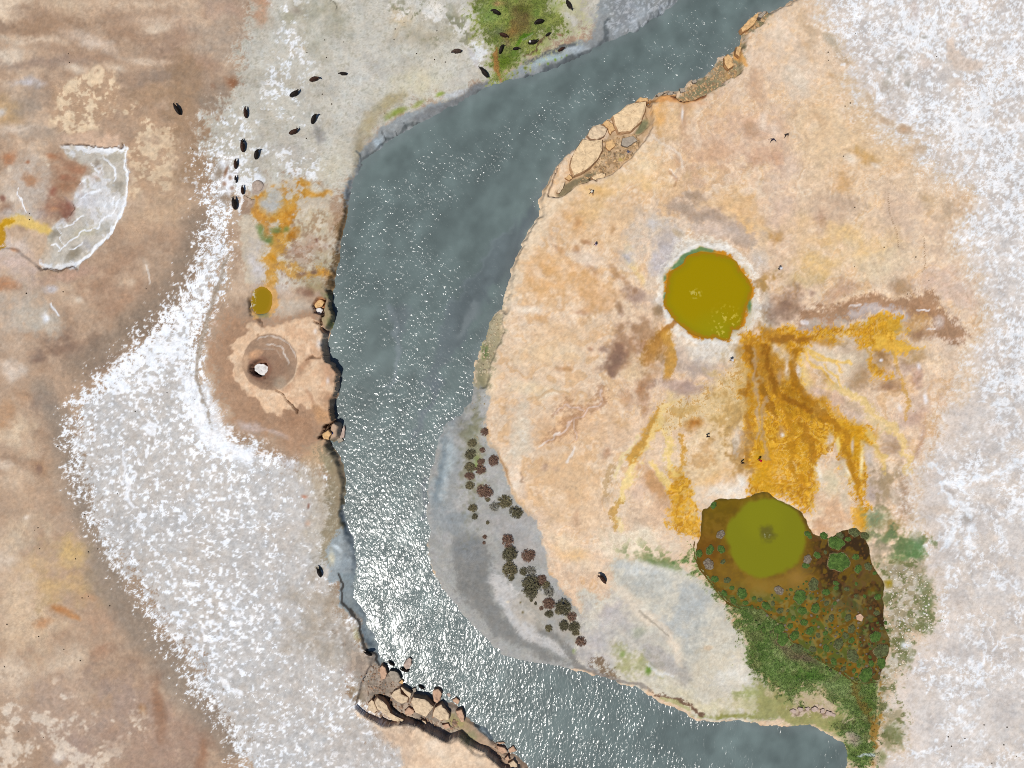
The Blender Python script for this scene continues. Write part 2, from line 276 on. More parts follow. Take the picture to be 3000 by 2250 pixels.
# ---- pale grey-green flats, top middle
ZC = [(735, -300), (720, 60), (700, 150), (700, 240), (640, 300), (600, 350), (590, 420), (600, 500), (640, 560), (700, 560), (760, 530), (860, 540), (1000, 560), (1060, 500), (1060, 380), (1400, 230), (1800, 40), (2100, -300)]
sl, m = pmask(ZC, 26, 12, 6, 16)
mix(sl, m, (200, 194, 180)); mix(sl, m*.4*ss(-.2, 1, NM[sl]), (212, 206, 192)); mix(sl, m*.4*ss(0, 1.1, -NS[sl]), (184, 174, 156))
tile(1, 0)
for a in [(20, 60, 80, 140, 0, (192, 150, 120), .8), (600, 150, 250, 170, 0, (164, 158, 136), .7), (480, 260, 130, 200, 0, (176, 170, 150), .6), (1500, 230, 220, 160, .2, (176, 166, 144), .75), (1300, 130, 90, 120, 0, (208, 184, 146), .7), (1700, 260, 120, 100, 0, (170, 164, 138), .7), (900, 650, 330, 330, 0, (206, 203, 194), .7),
          (1400, 700, 320, 130, -.2, (212, 202, 172), .75), (1000, 560, 150, 110, 0, (186, 180, 168), .6), (1500, 480, 150, 100, 0, (202, 196, 178), .6), (1150, 880, 170, 50, -.6, (168, 152, 108), .7), (960, 1050, 120, 70, -.7, (176, 160, 122), .7), (870, 1250, 60, 160, .1, (160, 147, 120), .8), (500, 1130, 52, 85, -.2, (146, 141, 136), .8), (360, 800, 60, 40, 0, (188, 182, 172), .6),
          (600, 1450, 230, 200, 0, (206, 196, 172), .7), (250, 1300, 200, 120, 0, (196, 190, 182), .6), (780, 800, 120, 260, .3, (208, 204, 192), .6), (340, 90, 60, 40, 0, (150, 135, 120), .5), (260, 160, 60, 70, 0, (160, 155, 128), .6), (400, 430, 30, 40, 0, (208, 180, 140), .5)]:
    dab(*a)
sl, m = pmask(T([(100, -20), (420, -20), (440, 300), (480, 600), (420, 900), (430, 1100), (250, 1150), (0, 1250), (-500, 1500), (-480, 1000), (-150, 850), (60, 700), (120, 400)]), 40, 12, 5)
mix(sl, m*.9*ss(.75, 1.25, .6*NSb[sl]+.7*NFb[sl]+.6*NG[sl]+.3*NR[sl]), (245, 246, 248))
sl, m = pmask(T([(1150, -20), (1450, -40), (1900, 30), (1950, 300), (1980, 480), (1850, 460), (1750, 350), (1550, 330), (1350, 220)]), 30, 12, 5)
mix(sl, m*.8*ss(.3, .9, NSb[sl]+.5*NFb[sl]), (235, 230, 222)); mix(sl, m*.7*ss(.45, 1., -NS[sl]+.6*NG[sl]), (122, 122, 92))
sl, m = pmask(T([(0, 1250), (450, 1250), (600, 1560), (0, 1600), (-480, 1700), (-560, 1400)]), 30, 10, 5)
mix(sl, m*.85*ss(.55, 1.05, .6*NSb[sl]+.8*NFb[sl]+.5*NG[sl]), (246, 247, 249))
sl, m = pmask(ZC, 12, 10, 5, 8); mix(sl, m*.35*ss(.9, 1.6, NG[sl]+.5*NR[sl]), (120, 116, 98))
lin([(640, 0), (690, 60), (680, 80)], (70, 62, 50), 4, 4, .7)

# ---- white wash running down the left
D = 1.35624
ZB = [(x*D, y*D) for x, y in [(470, 330), (450, 345), (452, 420), (446, 500), (425, 570), (385, 645), (310, 722), (225, 808), (172, 880), (156, 950), (166, 1040), (200, 1120), (245, 1200), (295, 1280), (355, 1370), (420, 1450), (470, 1540), (515, 1620), (560, 1720), (1000, 1720), (980, 1659), (890, 1600), (800, 1555), (770, 1530), (770, 1490), (810, 1450), (780, 1380), (738, 1300), (728, 1200), (715, 1100), (700, 1010), (650, 1000), (600, 985), (520, 945), (470, 915), (445, 860), (432, 780), (440, 700), (470, 600), (488, 500), (500, 400), (505, 340)]]
FB = field(ZB, True, 260)
sl, mB = pmask(ZB, 20, 7, 4, 24, FB)
dB = samp(FB, X[sl], Y[sl])
mix(sl, mB, (201, 194, 186)); mix(sl, mB*.4*ss(0, 1, NS[sl]), (184, 174, 163)); mix(sl, mB*.18*ss(0, 1., NM[sl]), (186, 192, 198))
dens = np.full(X[sl].shape, .36, np.float32)
def dd(x, y, rx, ry, v, rot=0):
    cs, sn = math.cos(rot), math.sin(rot)
    u, q = X[sl]-x, Y[sl]-y
    m = np.exp(-(((u*cs+q*sn)/rx)**2+((-u*sn+q*cs)/ry)**2)); dens[:] += m*(v-dens)
for a in [(640, 640, 70, 300, .6), (560, 900, 60, 120, .75, .3), (480, 980, 110, 90, .88, -.7), (400, 1050, 110, 70, .97, -.6), (300, 1130, 110, 80, .9), (560, 1020, 40, 180, .8), (580, 1180, 40, 130, .92, -.25), (640, 1300, 60, 60, .85), (740, 1330, 130, 30, .85, .3), (250, 1250, 60, 90, .62), (350, 1200, 60, 50, .3), (290, 1400, 60, 160, .32), (420, 1400, 90, 120, .36), (560, 1500, 160, 150, .42), (760, 1500, 150, 120, .45), (700, 1650, 120, 120, .3), (600, 1800, 120, 120, .5), (520, 1830, 80, 90, .55), (690, 1900, 80, 110, .6), (880, 1600, 90, 300, .16), (960, 1800, 90, 120, .15), (850, 1880, 100, 90, .28), (800, 2050, 160, 120, .2), (760, 2140, 90, 80, .36), (950, 2150, 120, 80, .36), (620, 420, 50, 120, .5)]:
    dd(*a)
edge = ss(0, 46, dB)
NFc = fbm(X[sl], Y[sl]*1.25, 10, 2, 91, .35)
worm = uni(1.1*(1-2.2*np.abs(NF[sl]*.55+.35*NFb[sl]))+.3*NFb[sl]); blot = uni(.3*NF[sl]+.35*NFb[sl]+.8*NFc); grain = uni(.6*NG[sl]+.9*NR[sl]+.25*NF[sl])
fine = ss(700, 300, Y[sl]*.6+X[sl]*.2); pn = (.62*blot+.2*worm+.18*grain)*edge*(1-fine*.7)+(1-edge*(1-fine*.7))*(.75*grain+.25*blot)
pn = rank(pn); dens = np.where(dens > .58, dens*.86, dens*.62)
mix(sl, mB*ss(-.3, .3, pn-(1-dens*1.7))*.35, (222, 219, 216))
mix(sl, mB*ss(-.05, .06, pn-(1-dens))*.95, (248, 249, 251))
tile(0, 1)
lin([(1960, 560), (1860, 880), (1765, 1200), (1705, 1450), (1710, 1660)], (158, 142, 124), 14, 14, .8, 2, 2); tile(0, 2); lin([(1715, 0), (1780, 200), (1850, 400)], (150, 136, 120), 14, 14, .85, 2, 2)
lin([(1640, 0), (1700, 150), (1790, 380), (1950, 560), (2150, 640)], (250, 251, 253), 40, 40, .85, 4, 4, 8); lin([(1780, 40), (1860, 280), (1950, 430)], (246, 247, 249), 18, 40, .7, 4, 4, 9)
lin([(1250, 370), (1310, 420), (1340, 350), (1280, 340)], (252, 252, 253), 22, 10, .9); lin([(1250, 570), (1265, 620), (1280, 560)], (252, 252, 253), 14, 8, .9); lin([(1160, 790), (1090, 880), (1110, 980), (1160, 1060)], (250, 250, 252), 16, 12, .9); lin([(1060, 590), (1070, 700), (1060, 860)], (240, 240, 242), 7, 10, .8)
tile(0, 3)
for k in range(14):
    t = k/14*6.283; lin([(1820+85*math.cos(t), 500+90*math.sin(t)), (1820+85*math.cos(t+.45), 500+90*math.sin(t+.45))], (246, 247, 250), 9, 8, .8, 2, 3)
pol([(1780, 390), (1850, 380), (1830, 420), (1770, 420)], (252, 252, 253), 1, 3, 1, 1); pol([(1880, 860), (1960, 900), (2000, 980), (2100, 1000), (2090, 1050), (2000, 1000), (1930, 960)], (252, 252, 253), .95, 3, 2, 2)
for q in [(1640, 80), (1510, 80), (1950, 125), (2040, 345), (2060, 420), (1630, 160), (1920, 255), (1985, 865), (2100, 90), (2160, 380)]: dab(*q, 30, 20, q[0], (252, 252, 253), 1, .3)

# ---- ochre seep and stained ground by the small pool
crop(620, 280, 4.74)
pol([(560, 1350), (760, 1170), (1110, 1170), (1700, 1340), (1660, 1660), (1620, 2300), (1500, 2700), (900, 2700), (500, 2600), (420, 1700)], (198, 184, 162), .9, 10, 8, 4, 5)
sl, m = pmask(T([(750, 1180), (900, 1200), (1110, 1170), (1350, 1220), (1420, 1260), (1706, 1350), (1400, 1360), (1250, 1440), (1150, 1560), (1100, 1700), (950, 1800), (700, 1700), (600, 1659), (590, 1360), (740, 1280)]), 8, 8, 4)
mix(sl, m*.92*ss(-.55, -.1, NS[sl]+.5*NFb[sl]), (201, 145, 58)); mix(sl, m*.6*ss(.4, 1.2, NFb[sl]+.4*NG[sl]), (170, 112, 40))
dab(840, 1330, 130, 90, 0, (182, 180, 172), .8); dab(850, 1490, 120, 70, 0, (180, 176, 166), .85); dab(820, 1560, 40, 40, 0, (214, 192, 170), .9); dab(630, 1240, 85, 85, 0, (172, 154, 140), .95, .15, .85); dab(620, 1250, 50, 45, 0, (192, 172, 156), .8)
pol([(420, 1410), (520, 1420), (590, 1460), (580, 1560), (540, 1660), (400, 1659), (410, 1540)], (158, 130, 108), .95, 5, 2, 2); lin([(440, 1440), (520, 1440), (540, 1480), (480, 1560)], (198, 174, 152), 14, 14, .7); lin([(440, 1390), (520, 1420), (590, 1450)], (50, 40, 32), 5, 4, .8)
lin([(360, 1240), (400, 1400), (390, 1610)], (246, 247, 249), 22, 16, .9, 3, 3, 3); lin([(400, 1240), (560, 1150), (700, 1140)], (246, 247, 249), 28, 22, .8, 5, 4, 5)
lin([(130, 960), (220, 1080), (200, 1250), (250, 1330)], (250, 250, 252), 34, 20, .95, 5, 4, 4); dab(180, 1040, 25, 90, .3, (146, 108, 82), .9); dab(160, 1200, 40, 45, 0, (150, 110, 84), .85); dab(240, 1120, 28, 35, 0, (160, 128, 104), .8); dab(280, 1270, 35, 35, 0, (162, 130, 108), .8); dab(60, 1040, 80, 100, 0, (146, 128, 108), .8); dab(240, 1440, 120, 130, 0, (150, 130, 110), .8)
tile(1, 1)
for a in [(130, 100, 110, 65, .3, (182, 180, 174), .85), (420, 470, 120, 90, .2, (182, 148, 126), .75), (500, 250, 220, 120, -.3, (204, 186, 152), .6), (50, 650, 90, 220, 0, (206, 197, 192), .8), (550, 850, 120, 90, 0, (166, 150, 112), .8), (300, 850, 130, 130, 0, (206, 190, 178), .7), (330, 1020, 200, 60, 0, (200, 186, 168), .7), (450, 890, 60, 45, .3, (136, 98, 78), .75), (600, 600, 120, 100, 0, (186, 172, 140), .7)]: dab(*a)
for q, wd, c in (([(300, 40), (270, 180), (240, 330), (205, 480), (165, 620), (140, 800)], 55, (203, 146, 56)), ([(180, 660), (300, 640), (380, 690), (500, 700)], 38, (205, 152, 72)), ([(20, 140), (60, 260), (100, 350)], 26, (196, 138, 66)), ([(300, 180), (260, 260), (220, 300)], 34, (192, 128, 44))):
    lin(q, c, wd, 40, .85, 8, 5, 6)
for a in [(335, 350, 65, 55, 0, (176, 112, 30), .9), (575, 705, 70, 36, .4, (218, 152, 60), .9), (170, 560, 45, 40, 0, (198, 136, 40), .85), (130, 410, 60, 45, .3, (108, 126, 70), .85), (45, 330, 36, 70, -.3, (112, 128, 72), .85), (170, 310, 45, 30, 0, (118, 130, 74), .8), (262, 312, 36, 32, 0, (114, 126, 66), .8), (640, 1120, 45, 80, 0, (104, 118, 72), .8), (620, 920, 50, 40, 0, (120, 128, 86), .7), (420, 700, 40, 25, 0, (130, 105, 105), .7), (500, 690, 25, 20, 0, (120, 96, 90), .7), (580, 460, 25, 25, 0, (122, 88, 76), .7), (510, 410, 14, 20, 0, (120, 80, 66), .7)]: dab(*a)
lin([(790, 60), (770, 150), (730, 330), (705, 520), (650, 720), (640, 850)], (124, 96, 62), 26, 26, .8, 4, 5, 6)
sl, m = pmask(T([(280, 180), (560, 100), (780, 120), (690, 560), (640, 800), (300, 900), (160, 800), (250, 500)]), 30, 10, 4)
mix(sl, m*.5*ss(.35, 1.3, .6*NFb[sl]+.7*NG[sl]), (132, 98, 70)); mix(sl, m*.5*ss(.5, 1.2, .6*NF[sl]-.6*NG[sl]), (232, 222, 204))

# ---- sinter mound with the crater
crop(700, 820, 3.456)
pol([(-80, 330), (100, 360), (300, 400), (740, 420), (830, 480), (900, 740), (1040, 960), (990, 1250), (975, 1440), (820, 1560), (780, 1640), (720, 1760), (560, 1740), (420, 1640), (200, 1540), (0, 1450), (-150, 1300), (-250, 1050), (-280, 800), (-200, 500)], (168, 132, 104), .95, 16, 8, 5, 10)
PEACH = T([(60, 1230), (150, 1230), (250, 1330), (420, 1385), (560, 1370), (650, 1320), (740, 1370), (820, 1300), (900, 1310), (960, 1240), (1000, 1130), (1045, 1000), (1000, 880), (900, 760), (895, 620), (830, 480), (740, 425), (500, 440), (250, 440), (110, 410), (60, 520), (-20, 600), (-120, 700), (-60, 760), (-130, 830), (-40, 900), (-60, 1000), (20, 1080)])
sl, m = pmask(PEACH, 4, 5, 4); mix(sl, m, (223, 187, 152)); mix(sl, m*.6*ss(.2, 1.2, NS[sl]+.4*NF[sl]), (206, 166, 132)); mix(sl, m*.5*ss(.4, 1.2, NFb[sl]), (236, 206, 174))
for a in [(900, 950, 80, 120, -.3, (190, 148, 116), .75), (660, 900, 40, 140, .6, (184, 142, 110), .8), (740, 1200, 25, 120, -.5, (190, 148, 116), .7), (530, 1100, 30, 90, .7, (188, 146, 114), .7), (890, 1220, 70, 80, 0, (186, 142, 108), .8), (820, 660, 30, 60, 0, (236, 226, 216), .7), (780, 530, 22, 28, 0, (232, 222, 212), .7), (910, 1020, 22, 40, 0, (222, 206, 196), .7), (900, 1420, 110, 110, -.5, (200, 154, 112), .8), (600, 1450, 120, 80, 0, (160, 122, 94), .6), (400, 1550, 160, 30, .3, (206, 190, 186), .6), (150, 1480, 160, 60, .3, (208, 194, 190), .6)]: dab(*a)
def ring(cx, cy, r0, r1, a0, a1, c, op=.9, soft=3, wob=4):
    cx, cy = OX+cx*OK, OY+cy*OK; r0 *= OK; r1 *= OK
    sl = win(cx-r1*1.3-8, cx+r1*1.3+8, cy-r1*1.3-8, cy+r1*1.3+8)
    dx, dy = X[sl]-cx, Y[sl]-cy; r = np.hypot(dx, dy)+wob*OK*3*WXs[sl]*.4; th = np.degrees(np.arctan2(-dy, dx))
    m = ss(r0-soft, r0+soft, r)*(1-ss(r1-soft, r1+soft, r))
    if a1-a0 < 360:
        c0 = (a0+a1)/2; h = (a1-a0)/2; t = np.abs((th-c0+180) % 360-180); m = m*(1-ss(h-12, h, t))
    mix(sl, m*op, c)
ring(325, 835, 0, 285, 0, 360, (158, 128, 104), .95, 2); ring(325, 835, 278, 292, -60, 60, (226, 194, 160), .7, 1.5)
ring(300, 880, 0, 190, 0, 360, (146, 114, 92), .7, 12); ring(325, 840, 262, 272, 5, 125, (216, 204, 192), .8, 1.5, 6); ring(300, 860, 205, 216, -5, 100, (222, 212, 202), .8, 1.5, 8); ring(290, 870, 170, 178, 20, 110, (190, 172, 154), .6, 2, 6)
ring(215, 895, 0, 120, 0, 360, (132, 95, 76), .85, 6); ring(190, 800, 60, 95, 40, 150, (214, 164, 124), .7, 6); ring(430, 1040, 0, 60, 0, 360, (190, 174, 150), .5, 10)
dab(150, 790, 70, 40, -.5, (216, 164, 122), .8); dab(60, 860, 50, 90, .2, (206, 168, 134), .7)
pol([(120, 200), (190, 80), (330, 60), (410, 150), (415, 280), (330, 370), (180, 380), (110, 310)], (212, 160, 92), .9, 5, 3, 2, 3); pol([(40, 200), (120, 190), (125, 330), (60, 330)], (150, 128, 110), .7, 12, 3, 2); dab(230, 350, 80, 30, 0, (120, 126, 92), .8); dab(110, 260, 20, 110, 0, (92, 74, 58), .8)
pol([(745, 250), (790, 195), (845, 182), (872, 215), (862, 285), (825, 345), (770, 335)], (188, 128, 84), .95, 3, 1, 1); pol([(760, 280), (820, 270), (850, 300), (820, 350), (780, 340)], (190, 180, 172), .9, 3, 1, 2)
pol([(870, 260), (930, 230), (970, 380), (975, 460), (930, 520), (850, 440), (835, 380)], (168, 148, 112), .9, 4, 2, 2, 2); dab(940, 450, 40, 60, 0, (98, 112, 62), .85)

# ---- salt and stained ground down the west bank
tile(1, 2)
for a in [(250, 560, 250, 100, .3, (176, 146, 120), .5), (550, 620, 90, 120, .4, (196, 160, 122), .8), (560, 900, 110, 250, 0, (184, 166, 140), .75), (600, 1300, 130, 300, 0, (186, 174, 156), .7), (300, 700, 150, 50, .3, (200, 196, 196), .6), (640, 660, 50, 110, -.3, (150, 140, 112), .8), (415, 985, 35, 18, .2, (182, 120, 92), .7), (450, 1070, 14, 28, .3, (120, 72, 54), .7), (445, 1230, 30, 26, 0, (192, 160, 138), .7)]: dab(*a)
lin([(640, 560), (715, 760), (700, 1000), (690, 1250), (620, 1500)], (146, 133, 106), 62, 50, .75, 6, 4, 8, taper=False)
lin([(760, 900), (750, 1000), (735, 1100), (720, 1240)], (110, 104, 84), 16, 14, .7)
tile(1, 3)
for a in [(520, 350, 240, 330, 0, (174, 160, 142), .7), (700, 250, 120, 200, 0, (168, 152, 132), .7), (900, 820, 120, 90, 0, (178, 152, 136), .8), (950, 830, 70, 60, .4, (176, 122, 98), .7), (870, 1000, 60, 40, 0, (150, 128, 98), .7), (700, 700, 200, 150, 0, (180, 168, 152), .6), (250, 1280, 35, 30, 0, (206, 200, 196), .8), (440, 1280, 35, 30, 0, (200, 192, 184), .8), (920, 1100, 70, 60, 0, (128, 116, 98), .8), (860, 520, 30, 70, -.4, (184, 172, 118), .6), (1000, 760, 60, 60, 0, (186, 168, 152), .7)]: dab(*a)
sl, m = pmask(T([(700, 450), (1080, 800), (1500, 1060), (1800, 1230), (1760, 1390), (1640, 1410), (1300, 1250), (1020, 1200), (900, 1080), (850, 900)]), 12, 6, 4)
mix(sl, m*.8, (156, 144, 130)); mix(sl, m*.7*ss(.2, 1, NS[sl]+.5*NFb[sl]), (122, 110, 98)); mix(sl, m*.6*ss(.4, 1.1, NFb[sl]-.4*NS[sl]), (196, 176, 156))
dab(1730, 1290, 90, 60, .3, (168, 156, 96), .8); dab(1840, 1400, 60, 80, -.5, (150, 144, 108), .8)
pol([(840, 1190), (950, 1240), (1050, 1290), (1300, 1285), (1400, 1300), (1500, 1340), (1640, 1410), (1760, 1390), (1850, 1480), (1980, 1530), (2050, 1600), (2130, 1660), (2300, 1850), (1150, 1850), (1290, 1600), (1240, 1450), (1080, 1340), (900, 1250)], (230, 201, 170), .95, 9, 6, 4, 4)
for a in [(1310, 1480, 80, 220, 0, (198, 172, 148), .75), (1150, 1360, 180, 60, .2, (206, 178, 152), .7), (1750, 1560, 250, 110, 0, (240, 214, 184), .7), (1560, 1460, 100, 70, 0, (242, 222, 198), .6), (1450, 1600, 80, 90, 0, (216, 184, 154), .6), (1850, 1640, 200, 40, 0, (214, 180, 148), .5)]: dab(*a)
pol([(600, 1400), (900, 1330), (1150, 1370), (1250, 1500), (1200, 1700), (700, 1700), (500, 1600)], (196, 186, 176), .5, 30, 10, 5)

# ---- mud beside the river
MUD = (138, 143, 144)
def mud(pts, c=MUD, op=.95, soft=5): pol(pts, c, op, soft, 5, 2, 3)
tile(1, 0)
mud([(850, 1420), (860, 1300), (1000, 1150), (1150, 1050), (1350, 950), (1600, 830), (1850, 740), (2000, 640), (2120, 615), (2212, 640), (2300, 900), (1800, 1100), (1200, 1400), (950, 1600), (800, 1760), (760, 1660)])
for a in [(1300, 1010, 330, 40, -.45, (158, 162, 162), .8), (1050, 1190, 70, 50, -.6, (184, 198, 206), .9), (1720, 770, 120, 28, -.3, (198, 202, 206), .85), (1980, 700, 140, 30, -.35, (152, 160, 162), .8), (2080, 660, 70, 16, -.2, (196, 202, 206), .8), (1200, 960, 100, 36, -.4, (138, 150, 72), .85), (1390, 880, 70, 22, -.5, (150, 160, 84), .7), (1590, 790, 40, 18, -.4, (140, 158, 70), .8), (1750, 650, 150, 50, -.35, (196, 190, 178), .7)]: dab(*a)
for q in ([(900, 1350), (1050, 1240), (1180, 1170), (1300, 1080), (1420, 1050)], [(860, 1300), (900, 1400), (860, 1560), (800, 1660)], [(1420, 1060), (1700, 930), (1900, 780), (2120, 700)]): lin(q, (86, 92, 92), 9, 12, .7, 5, 3)
lin([(1380, 1000), (1600, 900), (1850, 760), (2000, 680)], (112, 112, 112), 26, 30, .6)
for q in ([(1090, 1130), (1120, 1190)], [(1180, 1110), (1200, 1140)], [(1270, 1050), (1290, 1090)]): lin(q, (70, 74, 76), 6, 5, .8)
tile(2, 0)
mud([(790, -200), (720, 150), (700, 300), (540, 345), (450, 390), (300, 440), (150, 510), (-20, 600), (-100, 700), (200, 720), (700, 500), (1200, 270), (1500, 50), (1800, -200)])
for a in [(1100, 80, 150, 120, .4, (172, 177, 180), .85), (1320, 120, 110, 130, .7, (112, 118, 121), .8), (950, 60, 100, 140, 0, (132, 136, 140), .6), (900, 230, 80, 60, 0, (156, 161, 163), .7), (740, 200, 60, 140, .1, (150, 150, 148), .7), (330, 490, 210, 42, -.3, (170, 188, 186), .95), (560, 400, 110, 40, -.2, (178, 186, 190), .85), (120, 560, 110, 36, -.3, (164, 172, 176), .8), (380, 487, 12, 14, 0, (110, 140, 30), .9, 0), (316, 524, 11, 12, 0, (104, 136, 34), .9, 0), (480, 450, 9, 8, 0, (112, 140, 40), .9, 0), (435, 468, 7, 8, 0, (120, 144, 60), .9, 0)]: dab(*a)
for q in ([(830, 150), (815, 320), (700, 400), (500, 490), (200, 620), (0, 680)], [(600, 450), (400, 560), (100, 650)], [(1010, 290), (1180, 190), (1380, 50)], [(540, 350), (420, 400), (280, 440), (120, 510)]): lin(q, (84, 90, 92), 14, 18, .75, 5, 3)
sl, m = pmask(T([(800, -50), (1500, -50), (1200, 260), (900, 320), (830, 200)]), 10, 5, 3); mix(sl, m*.6*ss(.3, 1.2, NG[sl]+.6*NR[sl]), (186, 189, 192))
# mud pads on the west bank
tile(1, 2); mud([(700, 1350), (740, 1250), (790, 1240), (850, 1330), (880, 1500), (880, 1700), (640, 1700), (610, 1500), (650, 1420)], (152, 161, 164)); dab(650, 1520, 30, 70, 0, (206, 198, 172), .9); dab(710, 1440, 50, 20, .6, (206, 216, 220), .9); dab(730, 1560, 60, 60, 0, (170, 178, 180), .8); lin([(780, 1280), (830, 1450), (845, 1650)], (110, 120, 126), 16, 16, .8)
lin([(740, 1080), (745, 1200), (790, 1240)], (150, 160, 166), 24, 14, .8)
tile(1, 3); mud([(700, -20), (740, 100), (730, 240), (770, 330), (860, 420), (900, 540), (930, 630), (1000, 690), (1040, 790), (1100, 820), (1100, 700), (1080, 600), (1000, 450), (980, 300), (880, 150), (890, -20)], (138, 149, 152))
lin([(700, 0), (745, 100), (735, 250), (850, 400), (890, 520), (930, 630), (1010, 700), (1050, 800)], (54, 50, 46), 9, 8, .85, 3, 2)
pol([(1790, 1210), (1880, 1260), (1990, 1320), (2060, 1430), (2110, 1490), (2050, 1480), (1960, 1400), (1870, 1310)], (128, 142, 148), .95, 5, 3, 2); lin([(1860, 1290), (1960, 1390), (2050, 1480)], (64, 66, 66), 6, 6, .8)

# ---- grazed meadow, top
crop(1300, 0, 5.53)
pol([(430, -300), (480, 100), (560, 300), (480, 600), (700, 800), (800, 1180), (1000, 1220), (1400, 960), (2000, 620), (2300, 400), (2250, -300)], (184, 180, 138), .65, 16, 8, 4, 14)
MEADOW_N = T([(530, -300), (560, 80), (690, 250), (610, 450), (620, 560), (850, 620), (840, 780), (870, 1000), (860, 1100), (960, 1190), (1000, 1120), (1300, 960), (1250, 830), (1500, 740), (1650, 560), (1900, 480), (1980, 350), (1950, 250), (1750, 150), (1720, -300)])
sl, m = pmask(MEADOW_N, 17, 9, 5, 20); mix(sl, m*.95, (120, 130, 64)); mix(sl, m*.7*ss(.1, 1., NS[sl]+.4*NF[sl]), (152, 158, 84)); mix(sl, m*.5*ss(.3, 1.2, NFb[sl]), (96, 116, 44))
for a in [(1150, 250, 230, 230, .2, (112, 94, 56), .85), (1060, 420, 120, 150, .2, (140, 112, 62), .8), (1250, 380, 120, 100, 0, (120, 106, 56), .7), (1300, 120, 130, 70, 0, (92, 100, 40), .7), (1450, 200, 110, 90, 0, (112, 140, 60), .7), (850, 420, 90, 70, 0, (112, 120, 84), .7), (760, 150, 130, 150, 0, (126, 148, 78), .8), (880, 20, 90, 50, 0, (176, 144, 100), .9), (1100, 900, 180, 120, -.4, (98, 120, 34), .8), (1180, 780, 70, 70, 0, (92, 122, 40), .8), (1650, 620, 140, 110, -.5, (160, 162, 104), .7), (1040, 640, 50, 50, 0, (150, 134, 100), .6), (1800, 100, 100, 120, 0, (150, 160, 90), .6)]: dab(*a)
lin([(850, 720), (870, 900), (890, 1050), (960, 1190)], (164, 118, 62), 40, 30, .9, 4, 3, 3); lin([(1430, 490), (1250, 570), (1170, 700)], (88, 132, 26), 26, 26, .85, 4, 3, 2); lin([(1440, 500), (1380, 560), (1280, 600)], (150, 160, 130), 12, 10, .7)
for q in ([(1280, 830), (1400, 770), (1520, 750), (1580, 640), (1640, 570), (1750, 560)], [(1530, 740), (1600, 650)]): lin(q, (110, 84, 64), 12, 12, .8, 6, 5)
dab(1900, 510, 60, 22, .2, (140, 100, 74), .7); pol([(1900, 80), (2200, 250), (2230, 330), (2100, 330), (1950, 200)], (200, 194, 184), .85, 6, 4, 3, 4)
lin([(400, 760), (480, 900), (540, 1050)], (204, 198, 196), 26, 24, .7); lin([(500, 650), (570, 800), (560, 960)], (240, 240, 238), 36, 26, .8, 5, 4, 8)

# ================================================================ the big spring mound, east bank
PC = (2076.0, 864.0)
dxp, dyp = X-PC[0], Y-PC[1]; RP = np.hypot(dxp, dyp)+1; TH = np.arctan2(dyp, dxp)
th2 = TH+0.16*WXm+0.05*WXs
STR = fbm(np.cos(th2)*900+40*NB, np.sin(th2)*900+RP*.10, 115, 4, 31)           # long runnels fanning out from the pool
STR2 = fbm(np.cos(th2)*1500, np.sin(th2)*1500+RP*.12, 70, 4, 37)
th3 = TH+.2*NM+.06*WXs
FLOW = fbm(np.cos(th3)*1000, np.sin(th3)*1000+RP*.22, 60, 4, 41); FLOW2 = fbm(np.cos(th3)*1900, np.sin(th3)*1900+RP*.3, 50, 3, 43)
E = EASTSIDE.astype(np.float32)
far = ss(90, 260, RP)*E*(1-ss(1000, 1500, RP))
mix(ALL, E*.4*ss(0, 1.2, NB), (226, 188, 148)); mix(ALL, far*.6*ss(0, 1.3, STR+.3*NS), (217, 173, 118)); mix(ALL, far*.5*ss(.1, 1.3, -STR2+.3*NSb), (241, 217, 182)); mix(ALL, far*.18*ss(.6, 1.6, FLOW), (200, 160, 122))
tile(2, 0)
for a in [(1950, 650, 330, 330, 0, (229, 200, 166), .7), (1900, 1250, 500, 300, 0, (220, 182, 146), .7), (1350, 1000, 140, 210, .1, (228, 188, 134), .85), (1250, 950, 60, 170, 0, (222, 164, 92), .6), (2090, 780, 65, 170, -.25, (203, 164, 124), .8), (2040, 1130, 45, 95, -.3, (200, 160, 122), .8), (1470, 1050, 40, 170, -.1, (203, 162, 122), .75), (1465, 985, 11, 65, 0, (242, 232, 224), .9), (1740, 1350, 260, 160, 0, (213, 170, 128), .7), (2160, 1380, 110, 100, 0, (198, 154, 118), .7), (1550, 900, 120, 60, 0, (208, 160, 116), .7), (1100, 1560, 360, 100, 0, (232, 192, 130), .8), (1120, 1400, 160, 120, 0, (238, 208, 158), .7), (700, 1630, 250, 60, .1, (236, 190, 122), .85), (1420, 1400, 30, 100, -.3, (198, 158, 118), .7), (2150, 1060, 40, 80, 0, (240, 222, 200), .6)]: dab(*a)
lin([(1220, 1170), (1270, 1250), (1380, 1280), (1450, 1360), (1455, 1450)], (232, 212, 188), 8, 8, .7); lin([(1340, 1460), (1420, 1530)], (240, 230, 216), 8, 6, .8); lin([(1340, 1480), (1420, 1540), (1410, 1600)], (176, 136, 100), 10, 14, .6)
tile(3, 0)
